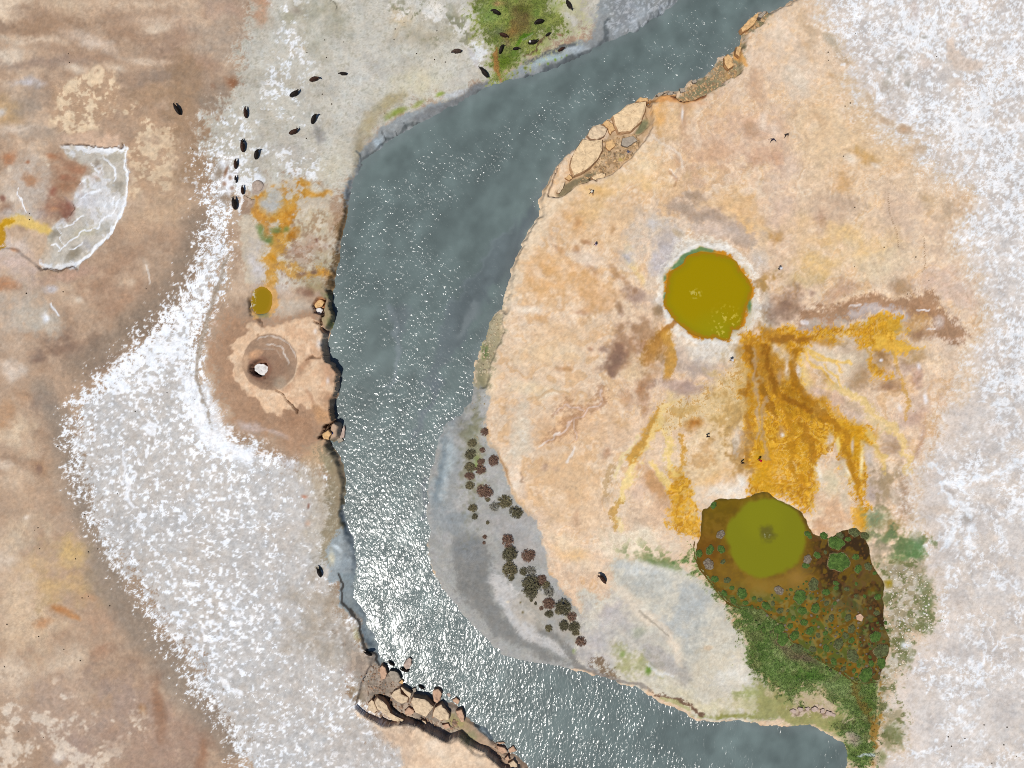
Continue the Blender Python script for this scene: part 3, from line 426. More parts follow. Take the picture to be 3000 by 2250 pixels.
for a in [(300, 500, 500, 500, 0, (230, 202, 166), .7), (750, 1150, 550, 350, 0, (230, 196, 148), .75), (350, 250, 60, 130, -.5, (206, 174, 132), .75), (280, 400, 95, 65, .2, (204, 170, 126), .8), (340, 510, 90, 36, .5, (206, 172, 128), .8), (530, 660, 52, 24, .5, (204, 168, 122), .85), (550, 400, 50, 130, -.5, (206, 180, 144), .7), (640, 520, 30, 60, -.4, (202, 170, 126), .75), (220, 970, 55, 70, .1, (206, 170, 126), .8), (450, 1030, 36, 120, -.5, (208, 172, 126), .7), (350, 1220, 30, 70, 0, (210, 172, 126), .6), (790, 1320, 95, 110, 0, (202, 160, 102), .75), (620, 1570, 70, 110, .2, (206, 162, 108), .7), (70, 1100, 40, 90, -.4, (206, 164, 122), .8), (30, 1130, 60, 90, 0, (240, 212, 180), .7), (220, 700, 150, 200, 0, (226, 208, 186), .8), (100, 280, 130, 220, .1, (229, 208, 182), .7), (150, 1500, 150, 160, 0, (226, 196, 164), .7), (700, 1390, 50, 50, 0, (244, 226, 200), .7), (910, 1440, 40, 20, .5, (244, 226, 204), .7), (1100, 1530, 60, 20, -.3, (244, 224, 198), .6)]: dab(*a)
tile(2, 1)
lin([(480, -20), (260, 180), (120, 430), (20, 640), (-100, 1000), (-240, 1400), (-250, 1700)], (238, 212, 172), 70, 80, .8, 6, 4, 4, taper=False)
for a in [(600, 260, 320, 220, .3, (222, 176, 118), .75), (350, 720, 300, 150, .5, (224, 176, 118), .8), (650, 820, 260, 100, .5, (221, 173, 116), .8), (720, 960, 200, 100, 0, (218, 172, 120), .75), (700, 100, 180, 120, 0, (232, 190, 128), .7), (950, 250, 140, 250, .1, (228, 190, 140), .7), (560, 270, 36, 60, 0, (188, 142, 98), .7), (570, 500, 40, 36, 0, (180, 134, 94), .75), (660, 440, 60, 22, .2, (176, 132, 96), .75), (400, 500, 60, 26, .5, (188, 144, 102), .6), (880, 700, 36, 85, -.4, (190, 148, 106), .8), (950, 780, 80, 28, .7, (186, 144, 104), .7), (690, 620, 110, 100, .4, (234, 214, 190), .7), (700, 700, 30, 90, -.5, (196, 154, 112), .6), (1050, 930, 110, 65, .3, (172, 143, 124), .85), (1030, 870, 40, 32, 0, (150, 116, 92), .75), (930, 1020, 28, 75, -.4, (146, 114, 90), .75), (600, 1030, 70, 26, .2, (186, 144, 108), .6), (270, 1090, 90, 40, 0, (206, 162, 112), .7), (880, 330, 25, 40, .3, (190, 148, 104), .6),
          (1050, 1400, 230, 150, -.5, (166, 126, 96), .8), (1130, 1210, 130, 110, -.4, (172, 134, 100), .8), (920, 1440, 75, 130, .5, (136, 106, 90), .75), (850, 1560, 70, 60, 0, (138, 108, 92), .75), (790, 1380, 40, 36, 0, (140, 110, 96), .7), (990, 1260, 110, 90, 0, (160, 124, 96), .6), (670, 1370, 30, 24, 0, (170, 130, 100), .7), (440, 1540, 90, 30, .1, (186, 142, 100), .7), (1060, 1550, 120, 100, -.5, (232, 200, 150), .7), (450, 1200, 350, 90, .05, (229, 190, 140), .6), (150, 1000, 200, 40, .1, (240, 226, 206), .7), (300, 1400, 300, 140, 0, (238, 206, 158), .6), (1200, 950, 90, 50, 0, (206, 186, 168), .8),
          (1035, 590, 36, 140, -.2, (236, 200, 122), .85), (1100, 760, 30, 60, -.5, (232, 196, 120), .7), (2000, 230, 260, 160, .6, (232, 186, 122), .8), (1900, 120, 300, 90, .2, (228, 186, 132), .7), (2120, 460, 80, 180, -.2, (236, 204, 160), .7)]: dab(*a)
# rings of sinter round the upper pool
for a in [(1650, 190, 280, 75, .12, (168, 146, 128), .8), (1910, 330, 180, 80, .75, (172, 150, 132), .75), (1480, 120, 110, 60, -.2, (176, 154, 134), .8), (1600, 40, 130, 50, 0, (172, 148, 126), .7), (1750, 330, 270, 90, .1, (208, 188, 174), .75), (1300, 520, 210, 220, .2, (212, 202, 194), .85), (1240, 640, 130, 150, 0, (202, 191, 188), .8), (1300, 400, 160, 70, -.6, (192, 178, 168), .6), (2100, 600, 70, 160, -.1, (214, 200, 188), .8), (1180, 800, 60, 60, 0, (226, 204, 176), .7), (2110, 960, 110, 170, 0, (214, 205, 194), .85), (2180, 1050, 80, 80, 0, (180, 164, 146), .7), (1650, 1400, 330, 140, .05, (222, 212, 198), .9), (1880, 1300, 90, 130, .4, (232, 224, 210), .8), (1600, 1530, 240, 90, .1, (184, 164, 150), .85), (1480, 1420, 90, 70, 0, (192, 170, 152), .7), (1340, 1090, 60, 120, -.5, (220, 210, 196), .9), (1240, 1030, 50, 70, 0, (150, 122, 92), .8), (1410, 370, 60, 30, .6, (206, 176, 130), .7)]: dab(*a)
pol([(1270, 780), (1290, 650), (1380, 530), (1500, 440), (1640, 410), (1780, 430), (1900, 500), (1990, 580), (2060, 690), (2100, 830), (2100, 950), (2080, 1050), (2030, 1160), (1960, 1270), (1840, 1330), (1680, 1320), (1520, 1270), (1380, 1180), (1300, 1080), (1270, 950)], (228, 219, 205), .9, 14, 6, 4, 8)
ring(1705, 890, 405, 440, 20, 300, (240, 236, 228), .6, 3, 10); ring(1705, 890, 440, 465, 60, 200, (206, 194, 178), .4, 3, 12)
pol([(1310, 790), (1330, 650), (1440, 570), (1620, 490), (1760, 520), (1900, 570), (2000, 660), (2070, 800), (2070, 930), (2010, 1140), (1950, 1230), (1860, 1290), (1680, 1280), (1530, 1230), (1370, 1110), (1290, 980)], (196, 178, 140), .85, 7, 3, 3, 4)
POOL_A = [(1360, 700), (1480, 625), (1510, 560), (1620, 525), (1750, 540), (1850, 560), (1930, 610), (1960, 680), (2030, 760), (2065, 840), (2050, 900), (2010, 1000), (1990, 1100), (1950, 1190), (1890, 1185), (1870, 1270), (1800, 1275), (1750, 1250), (1680, 1265), (1600, 1240), (1540, 1215), (1450, 1150), (1380, 1080), (1330, 1000), (1310, 960), (1330, 880), (1340, 800)]
sl, m = pmask([(PC[0]+(x-PC[0])*1.045, PC[1]+(y-PC[1])*1.045) for x, y in T(POOL_A)], 3, 1, 2.5, 3); mix(sl, m, (190, 126, 28)); POOL_A = T(POOL_A)
pol([(1480, 540), (1620, 488), (1720, 508), (1765, 545), (1620, 528), (1505, 570), (1475, 625), (1400, 680), (1350, 660), (1440, 580)], (98, 132, 84), .9, 3, 2, 2); dab(1312, 920, 16, 45, 0, (104, 134, 86), .9); dab(1320, 750, 14, 30, .3, (104, 132, 86), .8); dab(2035, 975, 18, 60, .1, (98, 132, 82), .9)
lin([(1400, 1120), (1310, 1190), (1270, 1240)], (168, 116, 56), 18, 14, .9); lin([(1280, 1230), (1230, 1330), (1180, 1450)], (170, 116, 44), 60, 50, .75, 6, 4, 4); lin([(1310, 1230), (1370, 1380), (1385, 1500), (1330, 1640)], (200, 146, 62), 34, 26, .85, 6, 3, 2); dab(1310, 1420, 50, 90, 0, (168, 122, 72), .7); dab(1210, 1530, 60, 110, -.2, (182, 138, 96), .6); dab(2160, 760, 90, 60, -.3, (178, 138, 80), .8, .8)
tile(3, 1)
for a in [(700, 430, 300, 190, -.1, (230, 191, 128), .8), (330, 440, 190, 160, 0, (232, 194, 142), .8), (430, 640, 230, 80, 0, (230, 190, 124), .75), (950, 570, 270, 130, 0, (228, 202, 160), .8), (1200, 250, 280, 220, 0, (213, 182, 148), .75), (560, 130, 130, 160, 0, (206, 174, 138), .75), (470, 250, 60, 100, 0, (184, 148, 116), .6), (150, 150, 100, 150, .2, (216, 186, 156), .7), (70, 400, 60, 60, 0, (186, 140, 84), .7), (300, 760, 200, 60, -.1, (214, 182, 124), .75), (1400, 80, 100, 60, .3, (198, 166, 122), .7), (1520, 180, 60, 110, .3, (196, 166, 128), .7), (1430, 520, 110, 50, 0, (206, 176, 142), .7),
          (150, 950, 190, 100, -.2, (148, 117, 96), .9), (60, 1030, 120, 60, 0, (160, 132, 112), .7), (390, 870, 40, 30, 0, (178, 144, 118), .7), (640, 870, 160, 60, -.6, (190, 150, 116), .65), (1120, 850, 120, 75, .1, (176, 142, 106), .75), (760, 950, 200, 60, -.2, (222, 186, 144), .7), (1050, 920, 180, 40, 0, (224, 188, 140), .6), (1320, 1100, 160, 75, .1, (184, 140, 88), .85), (1300, 1210, 150, 45, 0, (160, 124, 95), .85), (1150, 1330, 60, 60, 0, (192, 156, 118), .5), (1560, 880, 220, 250, 0, (222, 192, 168), .6), (1500, 1350, 150, 250, 0, (218, 194, 168), .7)]: dab(*a)
lin([(330, 1090), (550, 1080), (700, 1020), (900, 950), (1050, 985), (1200, 1010), (1380, 980), (1430, 1080), (1490, 1170), (1600, 1240)], (164, 125, 95), 62, 50, .85, 8, 4, 6, taper=False)
lin([(700, 1060), (900, 1010), (1050, 1045), (1150, 1085)], (202, 188, 182), 26, 30, .85, 6, 4, 5); lin([(300, 1130), (500, 1110), (620, 1130)], (206, 192, 176), 16, 30, .7, 6, 4, 6); lin([(1265, 1030), (1375, 1025)], (244, 240, 240), 7, 5, .9); lin([(690, 1000), (780, 980)], (240, 234, 232), 7, 8, .7); lin([(270, 1110), (330, 1120)], (238, 234, 238), 14, 12, .7); dab(1450, 1140, 40, 50, .5, (212, 196, 186), .8); lin([(1370, 1185), (1430, 1185)], (240, 236, 236), 6, 6, .8); lin([(660, 730), (560, 900), (510, 1010)], (232, 202, 156), 9, 10, .6); lin([(640, 760), (530, 980)], (190, 150, 116), 18, 24, .5)
ORG, YEL, DKO = (207, 148, 30), (232, 182, 76), (166, 108, 24)
def algae(pts, op=.95, native=False, soft=6, wm=7, streak=None):
    sl, m = pmask(pts if native else T(pts), soft, wm, 4, 7)
    st = STR2[sl] if streak is None else streak[sl]
    m = m*op
    mix(sl, m, ORG); mix(sl, m*.55*ss(.1, 1.3, FLOW[sl]+.25*NF[sl]), DKO); mix(sl, m*.7*ss(.2, 1.3, -FLOW[sl]+.4*st+.15*NFb[sl]), (228, 174, 60)); mix(sl, m*.5*ss(.9, 1.7, -st+.3*NF[sl]), (222, 190, 146)); mix(sl, m*.45*ss(1.2, 1.9, FLOW2[sl]+.5*NFb[sl]), (238, 200, 130)); mix(sl, m*.45*ss(1.0, 1.8, -FLOW2[sl]+.3*NG[sl]), (150, 96, 28))
algae([(-120, 1160), (0, 1170), (150, 1115), (300, 1190), (500, 1145), (660, 1180), (800, 1130), (950, 1075), (1080, 1090), (1160, 1150), (1110, 1250), (1290, 1310), (1150, 1370), (1000, 1350), (880, 1360), (820, 1300), (700, 1250), (500, 1260), (350, 1230), (150, 1260), (-40, 1300)])
pol([(900, 1210), (1050, 1250), (1295, 1310), (1150, 1375), (950, 1345), (850, 1335)], YEL, .85, 6, 6, 4, 5); dab(1050, 1160, 110, 70, .3, (206, 160, 56), .7)
algae([(740, 1260), (860, 1370), (920, 1500), (1050, 1550), (1095, 1610), (990, 1620), (900, 1560), (820, 1400)], .85); lin([(1100, 1380), (1105, 1480), (1110, 1560), (1160, 1650)], (222, 172, 78), 12, 12, .8, 3, 3, 2)
for a in [(1010, 1440, 120, 90, .1, (150, 112, 72), .8), (960, 1390, 80, 40, .5, (150, 110, 64), .6), (1240, 1420, 90, 110, 0, (176, 142, 98), .75), (1170, 1540, 120, 110, 0, (190, 156, 132), .6), (1290, 1520, 20, 45, 0, (238, 232, 236), .85), (970, 1455, 18, 14, 0, (236, 232, 236), .85), (990, 1620, 8, 6, 0, (248, 246, 240), .9), (760, 1480, 80, 170, -.35, (166, 136, 102), .85), (820, 1610, 120, 70, .3, (172, 140, 104), .8), (560, 1440, 230, 150, .4, (231, 208, 172), .9), (640, 1360, 70, 50, 0, (196, 172, 146), .7), (1280, 1610, 60, 60, 0, (170, 124, 98), .5), (500, 1290, 140, 36, .1, (176, 124, 50), .6)]: dab(*a)
for q in ([(280, 1370), (360, 1480), (480, 1560), (560, 1660)], [(290, 1350), (420, 1440), (560, 1460), (640, 1560)], [(480, 1500), (600, 1600), (660, 1700)], [(330, 1370), (480, 1420), (700, 1490)]): lin(q, (234, 190, 98), 10, 12, .8, 5, 3)

# main orange fan
crop(1728, 879, 1.1697)
sl, m = pmask(T([(530, 150), (470, 250), (390, 295), (270, 325), (215, 380), (235, 450), (330, 410), (420, 430), (510, 440), (545, 300), (560, 160)]), 14, 8, 4, 6)
mix(sl, m*.85, (230, 199, 142)); mix(sl, m*.7*ss(.5, 1.3, .7*FLOW2[sl]+.7*NG[sl]+.4*NR[sl]), (172, 126, 62))
FAN = T([(525, 105), (560, 130), (640, 80), (690, 75), (740, 100), (760, 145), (720, 160), (715, 220), (740, 300), (800, 340), (860, 390), (920, 420), (965, 440), (960, 490), (940, 520), (945, 640), (930, 690), (958, 712), (945, 785), (912, 770), (900, 740), (915, 690), (870, 600), (850, 540), (845, 490), (800, 520), (780, 560), (772, 640), (768, 710), (735, 740), (690, 700), (630, 665), (540, 672), (552, 620), (528, 560), (538, 500), (512, 430), (498, 380), (508, 330), (538, 270), (518, 220), (522, 160)])
algae(FAN, .97, True, 5, 5, STR2)
for x, y, rx, ry, rot, c, o in [(560, 200, 50, 120, 0, (170, 118, 40), .6), (640, 230, 70, 90, 0, (172, 122, 54), .5), (540, 350, 40, 120, 0, (186, 128, 30), .5), (760, 330, 60, 60, .6, (162, 108, 20), .55), (620, 120, 70, 40, 0, (182, 128, 46), .6), (650, 560, 80, 90, 0, (218, 160, 44), .55), (590, 560, 40, 100, 0, (206, 150, 22), .4), (900, 470, 60, 60, 0, (214, 156, 30), .5),
        (645, 175, 12, 36, 0, (232, 196, 140), .9), (622, 160, 14, 22, 0, (222, 196, 160), .8), (668, 225, 12, 45, -.1, (226, 200, 168), .85), (700, 235, 14, 45, -.35, (228, 214, 204), .9), (652, 260, 10, 30, 0, (186, 150, 110), .7), (730, 250, 20, 60, -.2, (240, 206, 130), .7), (775, 370, 16, 30, -.5, (236, 204, 140), .8), (800, 385, 10, 18, -.3, (222, 196, 150), .7), (658, 455, 14, 26, .1, (190, 150, 104), .85), (662, 463, 10, 9, 0, (238, 234, 228), .95), (815, 480, 22, 26, -.3, (220, 196, 168), .85), (850, 500, 8, 34, -.1, (250, 220, 140), .85), (865, 560, 12, 34, -.2, (190, 140, 90), .6), (882, 590, 12, 40, -.4, (244, 226, 190), .8), (930, 560, 9, 60, .05, (246, 224, 166), .9), (900, 500, 6, 26, 0, (216, 194, 172), .8),
        (810, 620, 40, 60, -.2, (228, 202, 160), .85), (785, 590, 14, 40, -.2, (244, 234, 216), .8), (840, 640, 40, 60, 0, (216, 198, 156), .8), (790, 720, 26, 30, .3, (248, 230, 190), .85), (840, 740, 80, 50, 0, (222, 178, 132), .85), (880, 690, 16, 40, 0, (214, 196, 164), .7), (800, 780, 40, 24, 0, (208, 160, 116), .7), (930, 740, 24, 40, 0, (222, 164, 56), .7), (470, 650, 60, 24, -.1, (240, 228, 212), .85), (515, 615, 16, 20, 0, (246, 238, 226), .85), (510, 560, 24, 36, 0, (176, 130, 70), .5), (480, 440, 30, 60, 0, (210, 184, 150), .5)]: dab(x, y, rx, ry, rot, c, o, .4)
for q, wd, c in (([(540, 160), (560, 260), (600, 330), (640, 400)], 9, (150, 98, 26)), ([(585, 150), (600, 230), (640, 300), (700, 350), (760, 380)], 7, (146, 92, 22)), ([(690, 170), (690, 250), (730, 320), (790, 390), (850, 440)], 10, (158, 104, 22)), ([(530, 280), (520, 380), (545, 470), (545, 580)], 8, (156, 104, 34)), ([(600, 330), (590, 430), (610, 540)], 4, (190, 156, 120)), ([(560, 180), (556, 280), (575, 380), (570, 480)], 3.5, (190, 160, 130)), ([(720, 400), (750, 480), (765, 560)], 8, (170, 114, 28)), ([(800, 400), (870, 450), (890, 560), (920, 660)], 8, (176, 120, 30)), ([(650, 300), (690, 420), (700, 560), (740, 660)], 7, (180, 124, 28)), ([(620, 130), (700, 130), (760, 120)], 7, (150, 98, 34))): lin(q, c, wd, 9, .75, 7, 4, 1)
# paler yellow sheets east of the fan
tile(3, 2)
for a in [(420, 60, 110, 60, .3, (218, 186, 158), .8), (600, 170, 130, 110, .6, (212, 174, 138), .8), (770, 260, 70, 80, .4, (208, 182, 160), .7), (760, 190, 90, 40, .6, (190, 160, 120), .6), (1050, 20, 120, 50, 0, (150, 112, 84), .7), (1330, 130, 160, 120, 0, (214, 186, 162), .6), (1280, 260, 90, 80, 0, (190, 148, 116), .65), (1130, 210, 22, 45, -.2, (236, 230, 234), .8), (1355, 120, 20, 65, 0, (240, 234, 234), .8), (1150, 300, 120, 80, .3, (210, 176, 148), .7), (870, 640, 50, 130, -.2, (206, 190, 176), .8), (1050, 560, 130, 130, .4, (176, 144, 112), .75), (1000, 460, 70, 60, 0, (184, 156, 126), .6), (1320, 450, 30, 120, .2, (190, 152, 120), .6), (1280, 580, 30, 110, .3, (184, 146, 114), .6), (950, 870, 110, 100, 0, (190, 170, 152), .8), (900, 950, 60, 80, 0, (182, 164, 156), .7), (1080, 880, 130, 130, .2, (168, 144, 108), .75, .9), (1200, 1000, 60, 200, 0, (182, 150, 120), .7), (1130, 950, 50, 100, 0, (196, 178, 160), .6), (1100, 1000, 120, 60, 0, (186, 166, 138), .6)]: dab(*a)
for q, wd, c in (([(640, 20), (820, 120), (900, 250), (1020, 350), (1110, 440), (1160, 530), (1210, 640), (1235, 760)], 26, (238, 202, 128)), ([(500, 30), (700, 60), (860, 150)], 30, (232, 198, 128)), ([(860, 430), (930, 560), (1000, 650), (1020, 730)], 22, (232, 196, 120)), ([(1165, 0), (1190, 130), (1180, 300)], 9, (214, 166, 92)), ([(880, 300), (980, 380)], 40, (226, 196, 140))): lin(q, c, wd, 24, .85, 6, 4, 4)
lin([(830, 520), (940, 560), (1000, 640)], (196, 160, 96), 10, 14, .6)

# fans south-west of the upper pool
tile(2, 2)
for a in [(1700, 480, 330, 360, 0, (233, 200, 146), .85), (1780, 150, 170, 220, .4, (220, 186, 126), .8, .7), (1540, 340, 75, 55, .3, (172, 112, 48), .8), (1150, 80, 60, 170, 0, (166, 120, 86), .75), (1000, 100, 70, 100, .2, (190, 148, 110), .6), (1440, 40, 200, 65, .1, (176, 150, 136), .9), (1850, 330, 90, 200, -.1, (186, 146, 86), .55, 1.2), (1950, 560, 70, 170, .1, (160, 116, 60), .6, 1.2), (1930, 480, 40, 90, 0, (222, 208, 190), .7, .8), (1640, 600, 90, 90, 0, (206, 160, 104), .6, .9), (1420, 240, 150, 40, -.2, (198, 158, 92), .6, .8), (1350, 130, 60, 60, 0, (226, 196, 136), .7), (1880, 960, 160, 60, -.1, (238, 226, 210), .8, .8), (1960, 840, 40, 50, 0, (244, 236, 224), .8), (1750, 800, 180, 90, 0, (230, 184, 120), .7)]: dab(*a)
pol([(1250, 240), (1180, 280), (1100, 420), (1030, 560), (995, 640), (1060, 690), (1120, 640), (1190, 480), (1270, 330)], (192, 142, 58), .85, 7, 5, 3, 3)
algae([(1320, 880), (1450, 720), (1510, 800), (1570, 900), (1610, 1050), (1650, 1200), (1620, 1300), (1480, 1330), (1350, 1270), (1310, 1150), (1340, 1020)], .85); algae([(1290, 700), (1400, 660), (1470, 700), (1450, 800), (1350, 860)], .5)
pol([(1150, 690), (1250, 810), (1330, 930), (1335, 1050), (1260, 1140), (1200, 1000), (1120, 850)], (186, 138, 92), .8, 14, 6, 4); dab(1210, 1100, 110, 140, 0, (228, 190, 148), .7); dab(1100, 930, 70, 110, 0, (226, 190, 156), .6); dab(1620, 960, 60, 90, -.4, (238, 218, 190), .6, 1); dab(1580, 1110, 50, 60, -.5, (240, 222, 190), .5, 1); dab(1500, 1390, 130, 70, 0, (224, 192, 152), .8)
for q, wd, c in (([(1360, 140), (1270, 270), (1190, 480), (1130, 600)], 18, (242, 208, 134)), ([(1090, 690), (1020, 800), (970, 900), (960, 1000)], 34, (246, 214, 134)), ([(1200, 660), (1240, 740), (1320, 850), (1350, 900)], 24, (242, 206, 120)), ([(1350, 440), (1360, 560), (1350, 680), (1380, 760)], 20, (238, 204, 120)), ([(1060, 430), (1020, 560), (950, 660), (900, 800)], 10, (240, 214, 150)), ([(960, 1000), (900, 1100), (880, 1220)], 30, (200, 156, 82)), ([(920, 1160), (940, 1260)], 22, (244, 216, 150)), ([(870, 720), (830, 860), (800, 980)], 26, (190, 156, 108)), ([(1440, 440), (1480, 560), (1440, 700)], 14, (206, 150, 60)), ([(1250, 330), (1350, 450), (1310, 620)], 16, (244, 210, 132))): lin(q, c, wd, 18, .8, 6, 4, 3)
# west flank of the mound
for a in [(450, 330, 330, 170, -.2, (224, 180, 130), .75), (500, 820, 320, 170, -.4, (226, 184, 132), .8), (550, 1020, 280, 220, 0, (228, 190, 142), .7), (850, 350, 120, 250, .2, (222, 184, 140), .6), (160, 60, 220, 70, 0, (240, 216, 172), .7), (300, 100, 200, 26, -.2, (246, 228, 196), .7), (60, 420, 110, 270, -.1, (222, 212, 196), .75), (50, 830, 60, 180, -.3, (230, 214, 196), .7), (820, 580, 34, 55, .4, (196, 156, 120), .8), (550, 1150, 36, 85, 0, (198, 158, 118), .65), (300, 730, 26, 32, 0, (198, 164, 132), .7), (380, 750, 34, 24, 0, (200, 164, 128), .6), (800, 980, 40, 36, 0, (180, 150, 112), .6), (1080, 1180, 60, 120, 0, (208, 178, 142), .7), (760, 1300, 70, 60, 0, (206, 180, 140), .5, 1), (1000, 1370, 380, 120, .05, (240, 222, 192), .85), (500, 1480, 220, 90, .45, (230, 188, 130), .8), (420, 1330, 160, 90, .3, (240, 212, 168), .6), (700, 1600, 200, 80, 0, (236, 208, 170), .7), (950, 330, 60, 60, 0, (200, 160, 110), .5)]: dab(*a)
for q, wd in (([(790, 130), (700, 210), (580, 280), (490, 350), (400, 420), (300, 480)], 34), ([(570, 290), (550, 390), (555, 500)], 20), ([(780, 120), (770, 40)], 30), ([(620, 230), (500, 190), (380, 220)], 16)):
    lin(q, (188, 146, 110), wd, 34, .75, 6, 4, 4); lin(q, (228, 204, 186), wd*.2, 6, .7, 6, 4)
for q in ([(560, 560), (520, 640), (480, 690)], [(350, 440), (400, 410)], [(240, 540), (290, 500)]): lin(q, (244, 232, 222), 9, 8, .8)
lin([(90, 760), (110, 820), (90, 850), (120, 860)], (170, 140, 110), 7, 7, .7); lin([(500, 100), (350, 60), (230, 110), (120, 150)], (206, 164, 110), 12, 14, .6)

# ---- white salt flat, right
ZH = [(2330, -300), (2400, 0), (2440, 90), (2480, 190), (2520, 260), (2560, 320), (2600, 370), (2660, 400), (2700, 455), (2760, 480), (2800, 540), (2830, 620), (2800, 690), (2850, 790), (2880, 900), (2860, 1010), (2830, 1120), (2770, 1230), (2720, 1330), (2690, 1420), (2690, 1560), (2685, 1660), (2730, 1750), (2715, 1860), (2650, 1930), (2620, 2050), (2640, 2160), (2590, 2230), (2580, 2600), (3400, 2650), (3400, -400)]
FH = field(ZH, True, 300)
sl, mH = pmask(ZH, 46, 12, 6, 16, FH); mH = np.where(X[sl] > 3200, 1, mH)
dH = samp(FH, X[sl], Y[sl])
mix(sl, mH*.95, (217, 209, 202)); mix(sl, mH*.6*ss(.1, 1.2, NM[sl]+.3*NS[sl]), (216, 202, 188)); mix(sl, mH*.45*ss(.3, 1.2, -NS[sl]+.2*NM[sl]), (200, 192, 186))
dens = np.full(X[sl].shape, .40, np.float32)
for a in [(2700, 120, 200, 130, .55), (2640, 220, 120, 110, .40), (2860, 340, 120, 60, .72, -.5), (2880, 260, 90, 60, .6), (2780, 190, 70, 60, .15), (2960, 300, 60, 300, .5), (2880, 500, 110, 70, .6), (2940, 620, 70, 90, .6), (2950, 800, 60, 160, .12), (2980, 1000, 60, 150, .55), (2850, 1000, 50, 200, .4), (2950, 1150, 90, 120, .5), (2900, 1380, 130, 90, .5), (2870, 1500, 90, 70, .45), (2860, 1600, 60, 60, .45), (2820, 1250, 70, 90, .15), (2720, 1500, 50, 200, .25), (2980, 1600, 90, 100, .12), (2880, 1800, 150, 130, .2), (2800, 1950, 90, 120, .35), (2950, 2120, 130, 130, .05), (2750, 2120, 100, 100, .22), (2480, 60, 60, 60, .35)]: dd(*a)
pn = uni(.3*NSb[sl]+.45*NFb[sl]+.6*NG[sl]+.45*NR[sl]); vein = uni(2.2*(.55-np.abs(fbm(X[sl]+26*WXm[sl], Y[sl]+26*WYm[sl], 70, 3, 51)))*1.2)
pn = np.where(Y[sl] > 1150, .55*pn+.45*vein, pn)
pn = rank(pn); dens = dens*(.35+.65*ss(0, 130, dH))
mix(sl, mH*.55*ss(120, 0, dH), (222, 206, 192))
mix(sl, mH*ss(-.25, .25, pn-(1-dens*1.2))*.55, (230, 229, 229)); mix(sl, mH*ss(-.16, .2, pn-(1-dens))*.7, (244, 245, 246))
mix(sl, mH*.5*ss(1.3, 2.2, NR[sl]+.5*NG[sl]), (176, 166, 158))
tile(3, 0)
pol([(1510, 350), (1600, 340), (1650, 450), (1780, 550), (1880, 580), (1850, 650), (1700, 650), (1600, 600), (1560, 520)], (220, 200, 182), .85, 6, 5, 3, 3)
for a in [(1320, 560, 90, 60, 0, (218, 198, 182), .7), (1260, 100, 50, 70, 0, (206, 190, 180), .7), (1700, 180, 30, 60, .3, (204, 190, 182), .7), (1600, 220, 70, 30, -.4, (222, 204, 186), .7), (1150, 850, 90, 70, 0, (196, 184, 172), .7), (1190, 650, 30, 26, 0, (172, 166, 156), .8), (1130, 520, 36, 30, 0, (176, 168, 156), .8), (1200, 730, 34, 36, 0, (176, 168, 154), .8), (1040, 740, 60, 40, 0, (178, 170, 156), .7), (1030, 640, 30, 50, .4, (178, 172, 160), .7), (1010, 800, 40, 40, 0, (184, 174, 162), .7), (960, 545, 24, 18, 0, (176, 168, 156), .7), (1330, 325, 40, 16, 0, (178, 172, 160), .7), (1640, 730, 44, 36, 0, (214, 196, 180), .7), (1180, 1110, 60, 40, .5, (190, 154, 112), .8), (1010, 1040, 110, 28, .5, (198, 166, 126), .75), (1290, 1285, 70, 36, .2, (192, 164, 130), .75), (860, 850, 30, 60, -.3, (198, 170, 134), .7), (520, 370, 50, 80, -.5, (190, 178, 160), .7)]: dab(*a)
tile(3, 2)
for a in [(1580, 930, 40, 50, 0, (172, 164, 158), .7), (1700, 1180, 50, 60, 0, (174, 166, 158), .7), (1900, 1000, 200, 50, .2, (214, 198, 182), .6), (1500, 1110, 130, 50, .2, (216, 198, 180), .6), (1950, 420, 120, 60, .2, (214, 198, 184), .6)]: dab(*a)
for q in ([(1500, 740), (1380, 690)], [(2150, 700), (2000, 750), (1850, 790), (1720, 850), (1520, 860)], [(1830, 770), (1730, 870)], [(1510, 860), (1560, 980), (1640, 1050), (1720, 1130)], [(1800, 1230), (1740, 1270), (1760, 1430)], [(1620, 1270), (1560, 1360), (1500, 1420)]): lin(q, (246, 248, 250), 16, 16, .85, 6, 5, 4)
tile(3, 3)
for q in ([(1970, 560), (1950, 630)], [(1865, 690), (1850, 750), (1800, 790), (1795, 830)], [(1990, 770), (1920, 830)], [(2050, 50), (1980, 100)], [(1840, 880), (1790, 950)], [(1700, 1030), (1660, 1060)]): lin(q, (248, 249, 251), 12, 10, .9, 3, 3, 2)

# ---- sand and gravel on the east bank
crop(1350, 1260, 2.37)
S1 = [(150, -330), (190, -200), (160, -100), (180, 0), (195, 100), (260, 150), (320, 260), (350, 370), (390, 500), (480, 620), (550, 700), (570, 850), (600, 980), (680, 1100), (770, 1200), (850, 1290), (1000, 1350), (1100, 1700), (500, 1700), (0, 1500), (-250, 900), (-260, 300), (-150, -100), (-60, -330)]
sl, m = pmask(T(S1), 4, 4, 2.5, 3); mix(sl, m, (171, 169, 162)); mix(sl, m*.4*ss(.1, 1., NF[sl]+.5*NG[sl]), (186, 182, 178)); mix(sl, m*.4*ss(.3, 1.2, NG[sl]+.4*NR[sl]), (138, 134, 132))
pol([(220, 1000), (190, 1070), (240, 1160), (330, 1330), (380, 1420), (500, 1500), (640, 1560), (760, 1630), (740, 1590), (640, 1480), (540, 1400), (500, 1300), (420, 1180), (330, 1060)], (202, 197, 191), .9, 5, 4, 3, 3)
